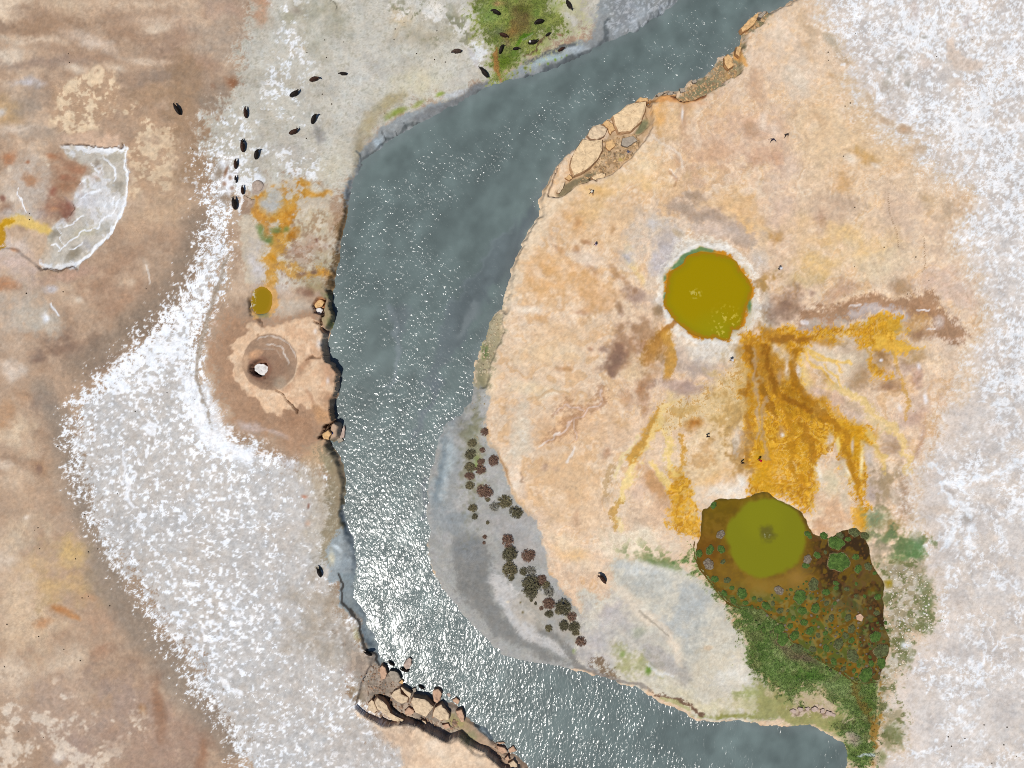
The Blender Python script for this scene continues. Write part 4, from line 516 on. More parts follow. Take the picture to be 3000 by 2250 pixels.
pol([(-60, 760), (100, 755), (170, 800), (215, 900), (210, 1000), (180, 1060), (230, 1180), (320, 1340), (420, 1450), (560, 1530), (700, 1600), (760, 1640), (560, 1610), (400, 1530), (250, 1450), (100, 1290), (-60, 1150)], (128, 126, 121), .85, 13, 5, 3, 8)
pol([(530, 1340), (580, 1390), (680, 1440), (760, 1530), (850, 1600), (960, 1640), (1000, 1720), (800, 1680), (700, 1540), (600, 1440), (540, 1420)], (130, 126, 119), .85, 8, 4, 3, 5)
for a in [(-110, 250, 70, 330, .12, (168, 178, 180), .85), (-150, 350, 30, 300, .12, (128, 138, 142), .8), (-40, 300, 40, 300, .1, (146, 148, 146), .7), (-80, 650, 110, 120, 0, (146, 150, 150), .8), (30, 880, 90, 110, 0, (138, 140, 140), .7), (60, 250, 60, 330, .05, (142, 138, 116), .75, .9), (120, 160, 40, 200, 0, (150, 146, 112), .6, .9), (100, 240, 26, 50, .3, (132, 150, 78), .75), (90, 20, 60, 110, 0, (130, 128, 102), .7), (500, 1250, 130, 90, .5, (186, 174, 156), .6), (800, 1400, 60, 130, -.3, (178, 166, 136), .7), (795, 1550, 22, 22, 0, (132, 146, 74), .8), (430, 820, 120, 140, 0, (180, 172, 166), .5), (700, 1390, 80, 60, 0, (190, 176, 160), .5), (300, 680, 140, 60, 0, (176, 170, 166), .5)]: dab(*a)
lin([(190, 0), (190, 100), (260, 150), (320, 260), (355, 380), (395, 500), (470, 600)], (214, 178, 130), 8, 8, .7); lin([(260, 155), (320, 265), (350, 370)], (150, 112, 80), 4, 5, .6)
for a in [(325, 1205, 12, 8, 0, (236, 222, 200), .9), (230, 540, 30, 26, 0, (188, 188, 176), .7), (432, 1275, 8, 10, 0, (110, 96, 60), .8), (415, 1210, 8, 8, 0, (110, 96, 60), .8)]: dab(*a)
# rubble shelf along the foot of the mound
tile(1, 1); pol([(2180, 900), (2140, 1000), (2050, 1070), (1990, 1200), (1960, 1320), (1900, 1450), (1850, 1700), (1970, 1700), (2000, 1560), (2040, 1420), (2120, 1280), (2150, 1180), (2130, 1080)], (160, 150, 120), .9, 6, 4, 4, 6); dab(1960, 1370, 40, 70, .3, (98, 118, 66), .85); dab(1930, 1600, 40, 80, 0, (122, 118, 90), .7); lin([(1980, 1250), (2060, 1180), (2100, 1090)], (196, 182, 150), 26, 24, .6, 4, 4, 6)
tile(2, 0); pol([(1430, 830), (1500, 770), (1560, 690), (1680, 660), (1740, 600), (1800, 510), (1900, 450), (1960, 400), (1990, 280), (2060, 190), (2130, 110), (2250, 60), (2180, 190), (2080, 240), (1990, 320), (1960, 500), (1980, 640), (1850, 700), (1700, 800), (1560, 860), (1450, 860)], (136, 128, 100), .92, 5, 4, 4, 6)
for a in [(1630, 760, 130, 60, -.4, (128, 124, 92), .7), (1880, 640, 80, 50, -.3, (196, 150, 94), .7), (1760, 600, 50, 60, .4, (140, 130, 106), .7), (2160, 140, 60, 36, -.6, (140, 130, 96), .7)]: dab(*a)
lin([(1205, 870), (1260, 840), (1340, 830), (1420, 850), (1500, 870), (1600, 850)], (214, 150, 88), 22, 20, .8); lin([(1980, 310), (1950, 400), (1950, 470), (2010, 580)], (226, 164, 92), 20, 16, .8); lin([(1370, 830), (1460, 870), (1580, 860), (1660, 830)], (120, 70, 44), 10, 10, .75)
pol([(1210, 870), (1200, 1000), (1210, 1100), (1160, 1200), (1100, 1275), (1010, 1350), (980, 1400), (850, 1500), (700, 1540), (560, 1600), (440, 1690), (370, 1690), (430, 1560), (530, 1500), (600, 1450), (740, 1380), (800, 1200), (900, 1100), (1040, 1130), (1150, 1000), (1160, 880)], (190, 158, 118), .9, 4, 3, 3, 3)
sl, m = pmask(T([(800, 1180), (1100, 1120), (1130, 1250), (1000, 1360), (850, 1480), (640, 1540), (560, 1560), (740, 1380)]), 8, 4, 3); mix(sl, m*.7*ss(0, .9, NF[sl]+.5*NG[sl]), (222, 186, 134)); mix(sl, m*.7*ss(.3, 1., -NFb[sl]), (150, 120, 88))
pol([(1120, 1060), (1170, 1000), (1180, 1080), (1110, 1130), (1080, 1110)], (120, 122, 92), .9, 4, 2, 2); pol([(520, 1560), (620, 1510), (720, 1450), (690, 1530), (560, 1600), (440, 1690), (380, 1690), (440, 1590)], (128, 116, 90), .9, 3, 2, 2); dab(955, 1360, 30, 24, 0, (186, 162, 96), .8); dab(1010, 1290, 26, 20, 0, (126, 124, 140), .6)

# ---- pale lobe and meadow by the lower river
tile(2, 3)
pol([(640, 120), (800, 260), (900, 150), (850, -60), (900, -160), (1050, -180), (1250, -150), (1500, -80), (1650, 20), (1800, 200), (1950, 480), (2050, 760), (2206, 960), (2300, 1300), (1600, 1290), (1450, 1160), (1200, 1050), (930, 950), (760, 850), (560, 760), (600, 500), (580, 300)], (206, 199, 182), .95, 10, 8, 4, 6)
for a in [(1450, 330, 230, 230, 0, (184, 186, 182), .8), (1200, 60, 250, 120, .2, (196, 196, 188), .7), (1600, 560, 120, 160, 0, (186, 184, 174), .6), (850, 340, 220, 110, .4, (190, 180, 174), .8), (750, 560, 200, 240, .3, (192, 184, 180), .8), (1050, 520, 250, 130, .5, (196, 190, 180), .6), (1100, 790, 160, 80, .6, (176, 172, 118), .8, .8), (1185, 855, 32, 42, 0, (112, 142, 62), .85), (970, 700, 30, 26, 0, (130, 150, 80), .7), (1100, 480, 60, 50, 0, (170, 172, 146), .6), (1720, 620, 40, 30, 0, (214, 182, 142), .7), (1800, 850, 160, 200, 0, (216, 204, 180), .7, .8), (1900, 900, 120, 100, 0, (232, 226, 214), .6, .9), (1500, 830, 90, 110, 0, (172, 166, 158), .7), (1400, 1000, 200, 110, 0, (212, 200, 168), .7), (1700, 1130, 260, 70, 0, (216, 204, 168), .8), (2000, 1130, 200, 70, 0, (190, 180, 128), .7, .8), (1950, 1240, 300, 26, 0, (144, 142, 78), .85, .8), (2050, 1060, 100, 40, 0, (150, 156, 92), .7, .8), (650, 700, 90, 90, .5, (176, 168, 162), .7)]: dab(*a)
lin([(880, 100), (1050, 270), (1200, 370), (1330, 500), (1410, 640), (1420, 740)], (228, 212, 190), 36, 40, .85, 5, 4, 4); lin([(1100, 300), (1230, 420), (1340, 540)], (150, 140, 124), 7, 10, .6); pol([(1150, 770), (1250, 850), (1350, 890), (1440, 840), (1400, 760), (1300, 680), (1200, 620), (1130, 640)], (178, 171, 165), .75, 10, 5, 3)
lin([(1180, 790), (1230, 840), (1290, 880), (1400, 890)], (228, 226, 222), 12, 12, .7, 4, 3, 2); lin([(640, 370), (780, 480), (830, 540)], (206, 198, 186), 8, 14, .6)
lin([(700, 760), (760, 790), (840, 860), (930, 920)], (118, 92, 66), 26, 20, .75, 5, 4, 6); lin([(1240, 1050), (1290, 1050), (1380, 1090), (1440, 1090), (1540, 1160), (1650, 1225)], (104, 74, 56), 12, 12, .85, 4, 4, 2); lin([(1300, 1090), (1420, 1120), (1520, 1180)], (176, 170, 112), 18, 14, .8)
lin([(560, 830), (800, 880), (950, 945), (1120, 960), (1200, 1030)], (132, 122, 114), 12, 14, .7)
tile(2, 2); sl, m = pmask(T([(880, 1380), (1150, 1400), (1350, 1440), (1550, 1460), (1620, 1660), (1400, 1640), (1150, 1520), (950, 1450)]), 22, 8, 4); mix(sl, m*.8*ss(-.1, .7, NF[sl]+.6*NG[sl]), (128, 138, 92)); dab(1180, 1520, 90, 40, .4, (110, 130, 78), .7, .8); dab(1340, 1570, 110, 40, .4, (112, 130, 76), .7, .8); dab(1100, 1600, 250, 60, .1, (206, 208, 204), .7); dab(1350, 1640, 160, 30, .4, (222, 214, 196), .6, .8); dab(1500, 1530, 26, 20, 0, (88, 116, 66), .8); dab(1400, 1550, 24, 18, 0, (88, 116, 66), .8)
MEADOW_S = (TT(2, 2, [(1550, 1440), (1580, 1600), (1640, 1660)]) + TT(2, 3, [(1650, 60), (1750, 170), (1880, 340), (1950, 490), (1980, 640), (2030, 790), (2090, 900), (2180, 990)]) + TT(3, 3, [(0, 990), (150, 1070), (450, 1060), (620, 1160), (690, 1250), (600, 1320), (690, 1420), (700, 1530), (690, 1620), (760, 1680), (900, 1650), (930, 1540), (930, 1350), (1000, 1150), (985, 920), (860, 860), (760, 860), (640, 760), (480, 650), (330, 580), (200, 500), (0, 300)]) + TT(2, 3, [(2206, 290), (2150, 250), (1990, 220), (1890, 180), (1820, 110), (1730, 0)]) + TT(2, 2, [(1640, 1600), (1610, 1480)]))
tile(3, 3); pol([(-120, 950), (0, 980), (300, 1060), (700, 1200), (700, 1500), (650, 1440), (430, 1310), (130, 1290), (-120, 1280)], (150, 148, 92), .9, 12, 6, 4, 8)
sl, m = pmask(MEADOW_S, 13, 8, 4, 13); mix(sl, m*.97, (100, 122, 60)); mix(sl, m*.6*ss(.1, 1., NS[sl]+.4*NF[sl]), (126, 146, 84)); mix(sl, m*.55*ss(.2, 1.1, -NSb[sl]+.4*NFb[sl]), (76, 102, 44)); mix(sl, m*.35*ss(.3, 1.2, NF[sl]-.5*NS[sl]), (118, 106, 72)); mix(sl, m*.4*ss(.8, 1.5, NG[sl]), (166, 170, 120))
for a in [(300, 720, 180, 40, .4, (106, 88, 70), .75), (150, 620, 110, 30, .5, (104, 84, 68), .7), (560, 1000, 160, 60, 0, (130, 146, 92), .6), (350, 900, 220, 60, .2, (76, 112, 40), .6), (100, 880, 100, 100, 0, (112, 136, 70), .6), (700, 1120, 120, 70, 0, (112, 132, 72), .6), (880, 1100, 100, 130, 0, (92, 116, 50), .7), (740, 1440, 75, 70, .2, (182, 172, 148), .85, .7), (750, 1430, 40, 36, 0, (156, 136, 118), .6), (840, 1560, 80, 70, 0, (104, 124, 60), .7), (600, 1300, 80, 60, 0, (136, 140, 80), .7), (740, 1610, 60, 50, 0, (96, 120, 54), .8), (865, 1590, 40, 28, 0, (84, 112, 50), .9), (960, 1600, 70, 60, 0, (190, 172, 150), .7), (1000, 1590, 40, 60, 0, (120, 128, 76), .7), (920, 1640, 40, 40, 0, (190, 140, 80), .6)]: dab(*a)
lin([(760, 930), (760, 1050), (850, 1150), (880, 1240), (950, 1310)], (130, 104, 48), 22, 24, .7, 6, 4, 4); lin([(1000, 850), (985, 950), (1010, 1080), (1000, 1180), (960, 1300), (930, 1380), (945, 1500)], (150, 112, 44), 16, 16, .85, 5, 4, 3); dab(1010, 1225, 24, 20, 0, (204, 148, 44), .9); dab(995, 1270, 18, 26, .3, (190, 136, 40), .8)
pol([(170, 1160), (250, 1130), (330, 1150), (450, 1130), (540, 1150), (605, 1190), (590, 1235), (500, 1215), (420, 1190), (300, 1200), (230, 1205)], (200, 176, 150), .95, 4, 3, 3, 3); dab(260, 1090, 40, 40, 0, (206, 184, 144), .8, .8); dab(420, 1080, 80, 50, 0, (190, 172, 130), .7, 1); lin([(230, 1175), (330, 1165), (430, 1165), (540, 1200)], (110, 86, 72), 8, 10, .6, 6, 5); lin([(650, 1280), (690, 1210)], (204, 186, 146), 10, 12, .7); lin([(670, 1300), (745, 1245)], (206, 188, 150), 8, 8, .8)
lin([(800, 1580), (830, 1555), (880, 1555), (920, 1570)], (196, 206, 206), 9, 8, .8); dab(30, 1040, 60, 36, .5, (206, 190, 150), .7, .9)
# ground round the marsh, east side
tile(3, 2)
for a in [(980, 1130, 140, 75, .1, (124, 142, 108), .85, .5), (930, 1190, 90, 60, 0, (110, 128, 92), .7), (1080, 1200, 130, 110, 0, (168, 144, 98), .8, .8), (1150, 1380, 160, 110, .2, (106, 124, 78), .85, .8), (1240, 1400, 70, 110, 0, (104, 136, 90), .8), (1150, 1500, 130, 60, 0, (98, 130, 76), .8, .8), (1020, 1290, 90, 70, 0, (108, 128, 84), .8, .8), (860, 1310, 60, 40, 0, (104, 124, 72), .8), (950, 1400, 90, 90, 0, (176, 158, 132), .8, .8), (980, 1560, 110, 90, 0, (170, 152, 120), .8, .8), (1150, 1600, 130, 60, 0, (176, 162, 140), .8, .8), (1260, 1300, 40, 60, 0, (176, 170, 150), .6)]: dab(*a)
tile(3, 3)
sl, m = pmask(T([(1000, -120), (1250, -100), (1390, 100), (1400, 450), (1250, 520), (1200, 700), (1120, 900), (1090, 1080), (1170, 1200), (1150, 1400), (1000, 1480), (960, 1300), (1020, 1100), (990, 900), (1060, 650), (1060, 500), (1000, 300)]), 14, 8, 4, 12)
mix(sl, m*.9, (158, 146, 116)); mix(sl, m*.8*ss(.2, .9, NFb[sl]+.5*NS[sl]), (204, 194, 178)); mix(sl, m*.8*ss(.25, .9, NF[sl]-.3*NS[sl]+.4*NG[sl]), (102, 106, 62))
for a in [(1340, 250, 60, 170, 0, (108, 120, 74), .7, .8), (1340, 440, 70, 40, .3, (104, 118, 72), .6, 1), (1100, 1350, 80, 110, .2, (118, 124, 80), .75, .8), (1190, 700, 60, 80, 0, (116, 122, 80), .7, 1), (1190, 600, 60, 40, -.5, (232, 232, 234), .8), (1050, 60, 30, 40, 0, (150, 126, 30), .8)]: dab(*a)

tile(3, 1)
for q in ([(1030, 20), (1032, 110), (1045, 190), (1075, 280), (1100, 370), (1112, 490)], [(1335, 390), (1340, 450), (1342, 570), (1345, 660), (1325, 700)]):
    for (a, b), (c, d) in zip(q, q[1:]):
        for t in np.arange(0, 1, 18/math.hypot(c-a, d-b)): dab(a+(c-a)*t+random.uniform(-4, 4), b+(d-b)*t, 5, 5, 0, (140, 108, 74), .8, 0)
# broken lip of the mound, cracks with real depth are cut below
for n in range(3): C[..., n] *= 1+(.012*NF+.022*NG+.022*NR+.010*NS)
near = ss(45, 5, np.abs(DR)); C *= (1-.05*near*ss(-.5, .5, NF))[..., None]
wl = ((1-E)*ss(1150, 800, X))[..., None]; C += wl*(255*np.power(np.clip(C, 1, 255)/255, .95)-C)
em = (E*ss(105, 135, C[..., 2])*ss(40, 68, C[..., 0]-C[..., 2]))[..., None]; C += em*np.array((-3, 0, 9), np.float32)
od = np.maximum(np.maximum(-170-X, X-3170), np.maximum(-140-Y, Y-2390)); C += ss(40, 900, od)[..., None]*(np.array((196, 172, 148), np.float32)-C)
bed = DR < -3; C[bed] = (104, 112, 108)
np.clip(C, 8, 254, out=C)
# ================================================================ ground heights (metres, river level = -2)
CTRL = [(0, 0, .6), (300, 200, .6), (600, 150, .1), (120, 430, .5), (380, 600, .7), (250, 900, .6), (450, 800, .5), (150, 1150, .5), (60, 1500, .8), (250, 1700, .7), (60, 2000, 1.0), (400, 2100, .9), (640, 2200, .5),
        (650, 450, -.3), (640, 700, -.3), (500, 1000, -.4), (350, 1200, -.5), (500, 1500, -.7), (800, 1600, -.9), (700, 1900, -.7), (950, 1750, -1.1), (900, 2150, -.2), (1150, 2180, .6), (1350, 2240, .6), (1050, 2080, -.1),
        (850, 150, -.8), (1000, 300, -1.1), (1200, 200, -1.2), (1450, 80, -1.2), (1650, 60, -1.5), (1000, 480, -1.0), (850, 600, -.7), (960, 700, -.7), (800, 850, .3), (900, 950, .9), (780, 1080, 1.0), (950, 1100, 1.2), (970, 1180, 1.2), (700, 1250, .5), (900, 1280, .9), (930, 1400, -.6),
        (2076, 864, 1.1), (1900, 800, .7), (1700, 800, .2), (1560, 850, 0), (1500, 1100, 0), (1480, 1300, -.2), (1700, 1150, .2), (1900, 1150, .5), (2250, 1150, .5), (1800, 500, .2), (2000, 400, .4), (2250, 250, .3), (2300, 50, 0), (2500, 500, .5), (2500, 900, .5), (2250, 1570, -.2), (2400, 1800, -.3), (2600, 1500, 0), (1700, 1550, -.6), (1800, 1700, -1.1), (1480, 1500, -1.5), (1500, 1700, -1.5), (1650, 1900, -1.5), (1900, 2000, -1.3), (2150, 2080, -1.3), (2300, 2000, -.9), (2450, 2100, -.8), (2700, 1900, .1), (2900, 2200, .4), (2900, 1200, .6), (2900, 300, .6), (2700, 100, .5), (3400, 1100, .8), (3400, -400, .8), (3400, 2600, .8), (-400, -400, .8), (-400, 2600, 1.0), (-400, 1000, .8), (1500, -400, -.9), (2500, 2600, -.5), (1200, 2600, .6)]
cg_x, cg_y = np.meshgrid(np.arange(-450, 3460, 30.0), np.arange(-450, 2680, 30.0))
num = 0; den = 0
for a, b, h in CTRL:
    q = 1/((cg_x-a)**2+(cg_y-b)**2+900)**1.6; num = num+q*h; den = den+q
F_H = ((num/den).astype(np.float32), -450.0, -450.0, 30.0)
XC = np.clip(X, -440, 3440); YC = np.clip(Y, -440, 2660)
Z = samp(F_H, XC, YC).astype(np.float32)+.08*NM+.035*NS+.010*NF*(1+.3*NG)
# width of the bank slope: cliffs are sharp, beaches are long
BW = np.full(X.shape, 26.0, np.float32)
def bankw(x, y, rx, ry, v): BW[:] += np.exp(-(((X-x)/rx)**2+((Y-y)/ry)**2))*(v-BW)
for a in [(1300, 260, 260, 130, 60), (1600, 120, 160, 100, 80), (985, 620, 60, 160, 9), (970, 900, 60, 70, 6), (985, 1080, 70, 160, 3.2), (975, 1230, 60, 60, 4), (1000, 1500, 60, 140, 12), (990, 1700, 80, 90, 60), (1100, 1880, 80, 80, 40), (1420, 1400, 120, 260, 90), (1500, 1750, 160, 160, 90), (1900, 2000, 260, 90, 30), (1620, 420, 130, 130, 8), (1550, 720, 100, 120, 7), (1480, 950, 70, 150, 26), (2020, 200, 150, 120, 20), (1660, 500, 60, 90, 5), (2200, 60, 160, 90, 14), (2300, 2100, 160, 60, 24)]: bankw(*a)
def low(pts, z, soft=2.0, native=True, wm=2, wsm=2, rel=False):
    sl, m = pmask(pts, soft, wm, wsm)
    Z[sl] += m*((np.minimum(z, Z[sl]) if not rel else Z[sl]+z)-Z[sl])
low(BASIN, -.45, 4, rel=True)
land = ss(0, 1, DR/BW)
lip = np.where(DR > 0, .05+.02*np.clip(DR, 0, 10), 0)
Z = np.where(DR > 0, (WATER+lip)+(Z-WATER-lip)*land, WATER-np.clip(-DR*.03, .05, .7)).astype(np.float32)
tile(2, 0)   # collapsed shelf below the lip of the mound
low(T([(1205, 830), (1215, 960), (1215, 1100), (1165, 1200), (1105, 1275), (985, 1400), (855, 1510), (700, 1545), (560, 1605), (430, 1700), (300, 1700), (380, 1480), (440, 1280), (740, 960), (1000, 800)]), -1.35, 2, wm=1, wsm=1)
low(T([(1120, 1070), (1165, 1010), (1185, 900), (1200, 960), (1185, 1080), (1115, 1140), (1060, 1130)]), -1.9, 2, wm=1)
low(T([(1430, 860), (1560, 860), (1700, 800), (1850, 700), (1980, 640), (1960, 500), (1990, 330), (2080, 245), (2180, 190), (2100, 80), (1980, 220), (1800, 460), (1600, 640), (1420, 780)]), -1.55, 3, wm=2)
tile(1, 1); low(T([(2180, 900), (2135, 1060), (2150, 1180), (2120, 1280), (2040, 1420), (2000, 1560), (1970, 1700), (1800, 1700), (1900, 1300), (2050, 1000)]), -1.5, 4)
tile(1, 3)   # collapsed bank, lower left
low(T([(850, 1150), (950, 1230), (1050, 1275), (1120, 1300), (1300, 1265), (1400, 1290), (1500, 1345), (1640, 1415), (1760, 1385), (1850, 1470), (1980, 1525), (2050, 1590), (2140, 1670), (2300, 1670), (2200, 1500), (1900, 1250), (1600, 1060), (1250, 900), (1000, 760), (900, 950)]), -1.45, 2, wm=1, wsm=1)
for q, wd, dz in (([(1010, 1080), (1130, 1090), (1200, 1200), (1300, 1250)], 16, .5), ([(1440, 1260), (1560, 1330), (1680, 1400), (1770, 1370), (1830, 1440), (1900, 1500), (2020, 1530), (2100, 1600)], 26, .5)):
    sl, m = lin(q, None, wd, 12, raw=True); Z[sl] -= m*dz
crop(700, 820, 3.456)
low(T([(818, 452), (870, 500), (920, 535), (948, 545), (950, 640), (935, 735), (1000, 800), (1070, 920), (1050, 860), (900, 750), (893, 640), (880, 580), (835, 500)]), -1.95, 1.5, wm=0, wsm=1)
low(T([(745, 250), (790, 190), (850, 178), (880, 215), (866, 290), (828, 360), (768, 335)]), -1.1, 2, wm=0, wsm=1)
low([(768+x*31, 881+y*42) for x, y in [(math.cos(.2618*k), math.sin(.2618*k)) for k in range(24)]], -.5, 2, wm=0, wsm=1, rel=True)
cxc, cyc = OX+325*OK, OY+835*OK; r = np.hypot(X-cxc, Y-cyc); Z -= .9*(1-ss(15, 84, r))+.06*(1-ss(1, 5, np.abs(r-58)))
cxc, cyc = OX+208*OK, OY+893*OK; r = np.hypot(X-cxc, (Y-cyc))+1.2*NF; Z -= 1.7*(1-ss(22, 27, r))
CRATER = (cxc, cyc)
# cracks
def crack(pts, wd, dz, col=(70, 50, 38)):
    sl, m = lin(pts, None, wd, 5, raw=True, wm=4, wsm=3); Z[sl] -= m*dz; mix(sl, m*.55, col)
crack([(835, 290), (832, 360), (820, 430), (830, 470)], 7, 1.6); crack([(880, 200), (868, 290), (835, 370)], 9, 1.3); crack([(930, 230), (950, 300), (965, 370)], 8, 1.6); crack([(740, 430), (790, 450), (825, 455)], 6, 1.); crack([(890, 745), (820, 775), (730, 815), (690, 830)], 5, .7); crack([(385, 1120), (440, 1170), (480, 1215), (520, 1245), (570, 1300), (610, 1340), (612, 1370)], 5.5, .9); crack([(130, 870), (135, 920), (190, 975), (235, 995), (260, 1030)], 6, .7); crack([(970, 1440), (900, 1510), (840, 1575), (870, 1590), (890, 1650)], 12, 1.6); crack([(170, 380), (220, 410), (260, 440)], 4, .4); crack([(185, 530), (195, 570)], 4, .4); crack([(120, 200), (125, 300), (150, 350)], 6, .4)
tile(1, 2); crack([(690, 340), (620, 400), (560, 460), (600, 480), (615, 540)], 14, 1.3)
tile(2, 0); crack([(1180, 840), (1195, 870), (1210, 900)], 9, 1.0); crack([(680, 1520), (710, 1550)], 8, .8); crack([(1380, 825), (1460, 870), (1560, 860)], 9, .5); crack([(1100, 1140), (1115, 1180), (1112, 1240)], 5, .6); crack([(900, 1290), (885, 1340)], 4, .4)
tile(1, 3); crack([(1010, 1060), (1060, 1080), (1130, 1120), (1190, 1190), (1270, 1240), (1330, 1240), (1400, 1290), (1460, 1330)], 9, .8); crack([(1040, 1210), (1080, 1250), (1150, 1280), (1260, 1275)], 7, .7)
crop(0, 400, 3.95); crack([(720, 122), (860, 106), (1120, 110), (1230, 136), (1330, 130), (1410, 156), (1425, 88)], 4, .35); crack([(400, 1515), (600, 1500), (690, 1528), (790, 1508), (850, 1495), (895, 1545)], 5, .35)
# pool basins
def pit(pts, z, soft=3): low(pts, z, soft, wm=0, wsm=0)
def zat(px, py):
    i = min(max(np.searchsorted(AX, px)-1, 0), NX-2); j = min(max(np.searchsorted(AY, py)-1, 0), NY-2)
    u = (px-AX[i])/(AX[i+1]-AX[i]); v = (py-AY[j])/(AY[j+1]-AY[j])
    return float((Z[j, i]*(1-u)+Z[j, i+1]*u)*(1-v)+(Z[j+1, i]*(1-u)+Z[j+1, i+1]*u)*v)
ZPA = 0.62
mr = ss(200, 95, RP); Z += mr*((.80+.03*NF)-Z)
pit(POOL_A, .1, 5)
crop(700, 820, 3.456)
POOL_C = T([(175, 115), (200, 88), (245, 76), (290, 84), (322, 112), (333, 160), (328, 215), (314, 275), (285, 325), (230, 345), (185, 342), (150, 322), (130, 280), (124, 225), (140, 165)])
ZPC = zat(*T([(225, 210)])[0])+.12
MARSH = (TT(2, 2, [(1650, 1090), (1700, 1080), (1750, 1010), (1870, 1000), (2000, 985), (2150, 948)]) + TT(3, 2, [(0, 938), (60, 988), (200, 1060), (290, 1110), (340, 1200), (400, 1300), (550, 1330), (700, 1260), (770, 1250), (830, 1300), (870, 1400), (890, 1480), (920, 1560), (960, 1655)]) + TT(3, 3, [(1000, 40), (1010, 110), (995, 260), (1015, 420), (1060, 550), (1050, 650), (990, 830), (980, 910), (860, 915), (770, 922), (650, 835), (480, 735), (330, 645), (200, 560), (100, 430), (0, 335)]) + TT(2, 3, [(2150, 290), (1980, 270), (1880, 240), (1790, 140), (1700, 20)]) + TT(2, 2, [(1640, 1600), (1600, 1500), (1595, 1400), (1635, 1280), (1650, 1180)]))
ZPM = -.42
sl, m = pmask(MARSH, 26, 0, 0); Z[sl] += ss(0, .6, m)*((ZPM+.10+.03*NF[sl])-Z[sl])
low(MARSH, ZPM-.15, 2, wm=1, wsm=1.5)

# ---------------------------------------------------------------- ground sheet
def grid_mesh(name, xs, ys, zz, skip=None):
    ny, nx = zz.shape
    co = np.empty((ny*nx, 3), np.float32)
    co[:, 0] = np.broadcast_to(xs, (ny, nx)).ravel(); co[:, 1] = np.broadcast_to(ys, (ny, nx)).ravel(); co[:, 2] = zz.ravel()
    idx = np.arange(ny*nx, dtype=np.int32).reshape(ny, nx)
    f = np.stack([idx[1:, :-1], idx[1:, 1:], idx[:-1, 1:], idx[:-1, :-1]], -1).reshape(-1, 4)
    if skip is not None: f = f[~skip.ravel()]
    me = bpy.data.meshes.new(name)
    me.vertices.add(len(co)); me.vertices.foreach_set('co', co.ravel())
    me.loops.add(f.size); me.loops.foreach_set('vertex_index', f.ravel())
    me.polygons.add(len(f)); me.polygons.foreach_set('loop_start', np.arange(0, f.size, 4, dtype=np.int32))
    me.update(calc_edges=True); me.polygons.foreach_set('use_smooth', np.ones(len(f), bool))
    return me
def set_color(me, name, rgb):
    a = me.color_attributes.new(name, 'FLOAT_COLOR', 'POINT')
    v = np.ones((len(rgb), 4), np.float32); v[:, :3] = rgb; a.data.foreach_set('color', v.ravel())
ALB = np.clip(s2l(C)/GAIN, .004, .88)
gm = grid_mesh('ground', ((X-1500)/PPM), ((1125-Y)/PPM), Z)
set_color(gm, 'mineral', ALB.reshape(-1, 3))
wet = (1-ss(0, 26, DR))*(DR > -2)
at = gm.attributes.new('wet', 'FLOAT', 'POINT'); at.data.foreach_set('value', wet.astype(np.float32).ravel())
ground = tag(link('ground', gm), kind='structure')

def mat(name):
    m = bpy.data.materials.new(name); m.use_nodes = True
    return m, m.node_tree.nodes, m.node_tree.links, m.node_tree.nodes['Principled BSDF']
def nd(n, t, **kw):
    o = n.new(t)
    for k, v in kw.items(): setattr(o, k, v)
    return o
m, n, l, b = mat('mineral_ground')
ca = nd(n, 'ShaderNodeAttribute', attribute_name='mineral'); wa = nd(n, 'ShaderNodeAttribute', attribute_name='wet')
tc = nd(n, 'ShaderNodeTexCoord')
nz = nd(n, 'ShaderNodeTexNoise'); nz.inputs['Scale'].default_value = 1.1; nz.inputs['Detail'].default_value = 9; nz.inputs['Roughness'].default_value = .72; l.new(tc.outputs['Object'], nz.inputs['Vector'])
mr_ = nd(n, 'ShaderNodeMapRange'); mr_.inputs[1].default_value = .3; mr_.inputs[2].default_value = .7; mr_.inputs[3].default_value = .88; mr_.inputs[4].default_value = 1.11; l.new(nz.outputs[0], mr_.inputs[0])
mx = nd(n, 'ShaderNodeVectorMath', operation='SCALE'); l.new(ca.outputs['Color'], mx.inputs[0]); l.new(mr_.outputs[0], mx.inputs['Scale']); hn = nd(n, 'ShaderNodeTexNoise'); hn.inputs['Scale'].default_value = .5; hn.inputs['Detail'].default_value = 7; hn.inputs['Roughness'].default_value = .65; l.new(tc.outputs['Object'], hn.inputs['Vector'])
hm = nd(n, 'ShaderNodeMapRange'); hm.inputs[1].default_value = .35; hm.inputs[2].default_value = .65; hm.inputs[3].default_value = -.03; hm.inputs[4].default_value = .03; l.new(hn.outputs[0], hm.inputs[0])
hc = nd(n, 'ShaderNodeCombineXYZ'); h1 = nd(n, 'ShaderNodeMath', operation='ADD'); h1.inputs[1].default_value = 1; l.new(hm.outputs[0], h1.inputs[0]); h2 = nd(n, 'ShaderNodeMath', operation='SUBTRACT'); h2.inputs[0].default_value = 1; l.new(hm.outputs[0], h2.inputs[1]); l.new(h1.outputs[0], hc.inputs[0]); hc.inputs[1].default_value = 1; l.new(h2.outputs[0], hc.inputs[2])
hx = nd(n, 'ShaderNodeVectorMath', operation='MULTIPLY'); l.new(mx.outputs[0], hx.inputs[0]); l.new(hc.outputs[0], hx.inputs[1]); l.new(hx.outputs[0], b.inputs['Base Color'])
rr = nd(n, 'ShaderNodeMapRange'); rr.inputs[3].default_value = .95; rr.inputs[4].default_value = .5; l.new(wa.outputs['Fac'], rr.inputs[0]); l.new(rr.outputs[0], b.inputs['Roughness'])
b.inputs['Specular IOR Level'].default_value = .12
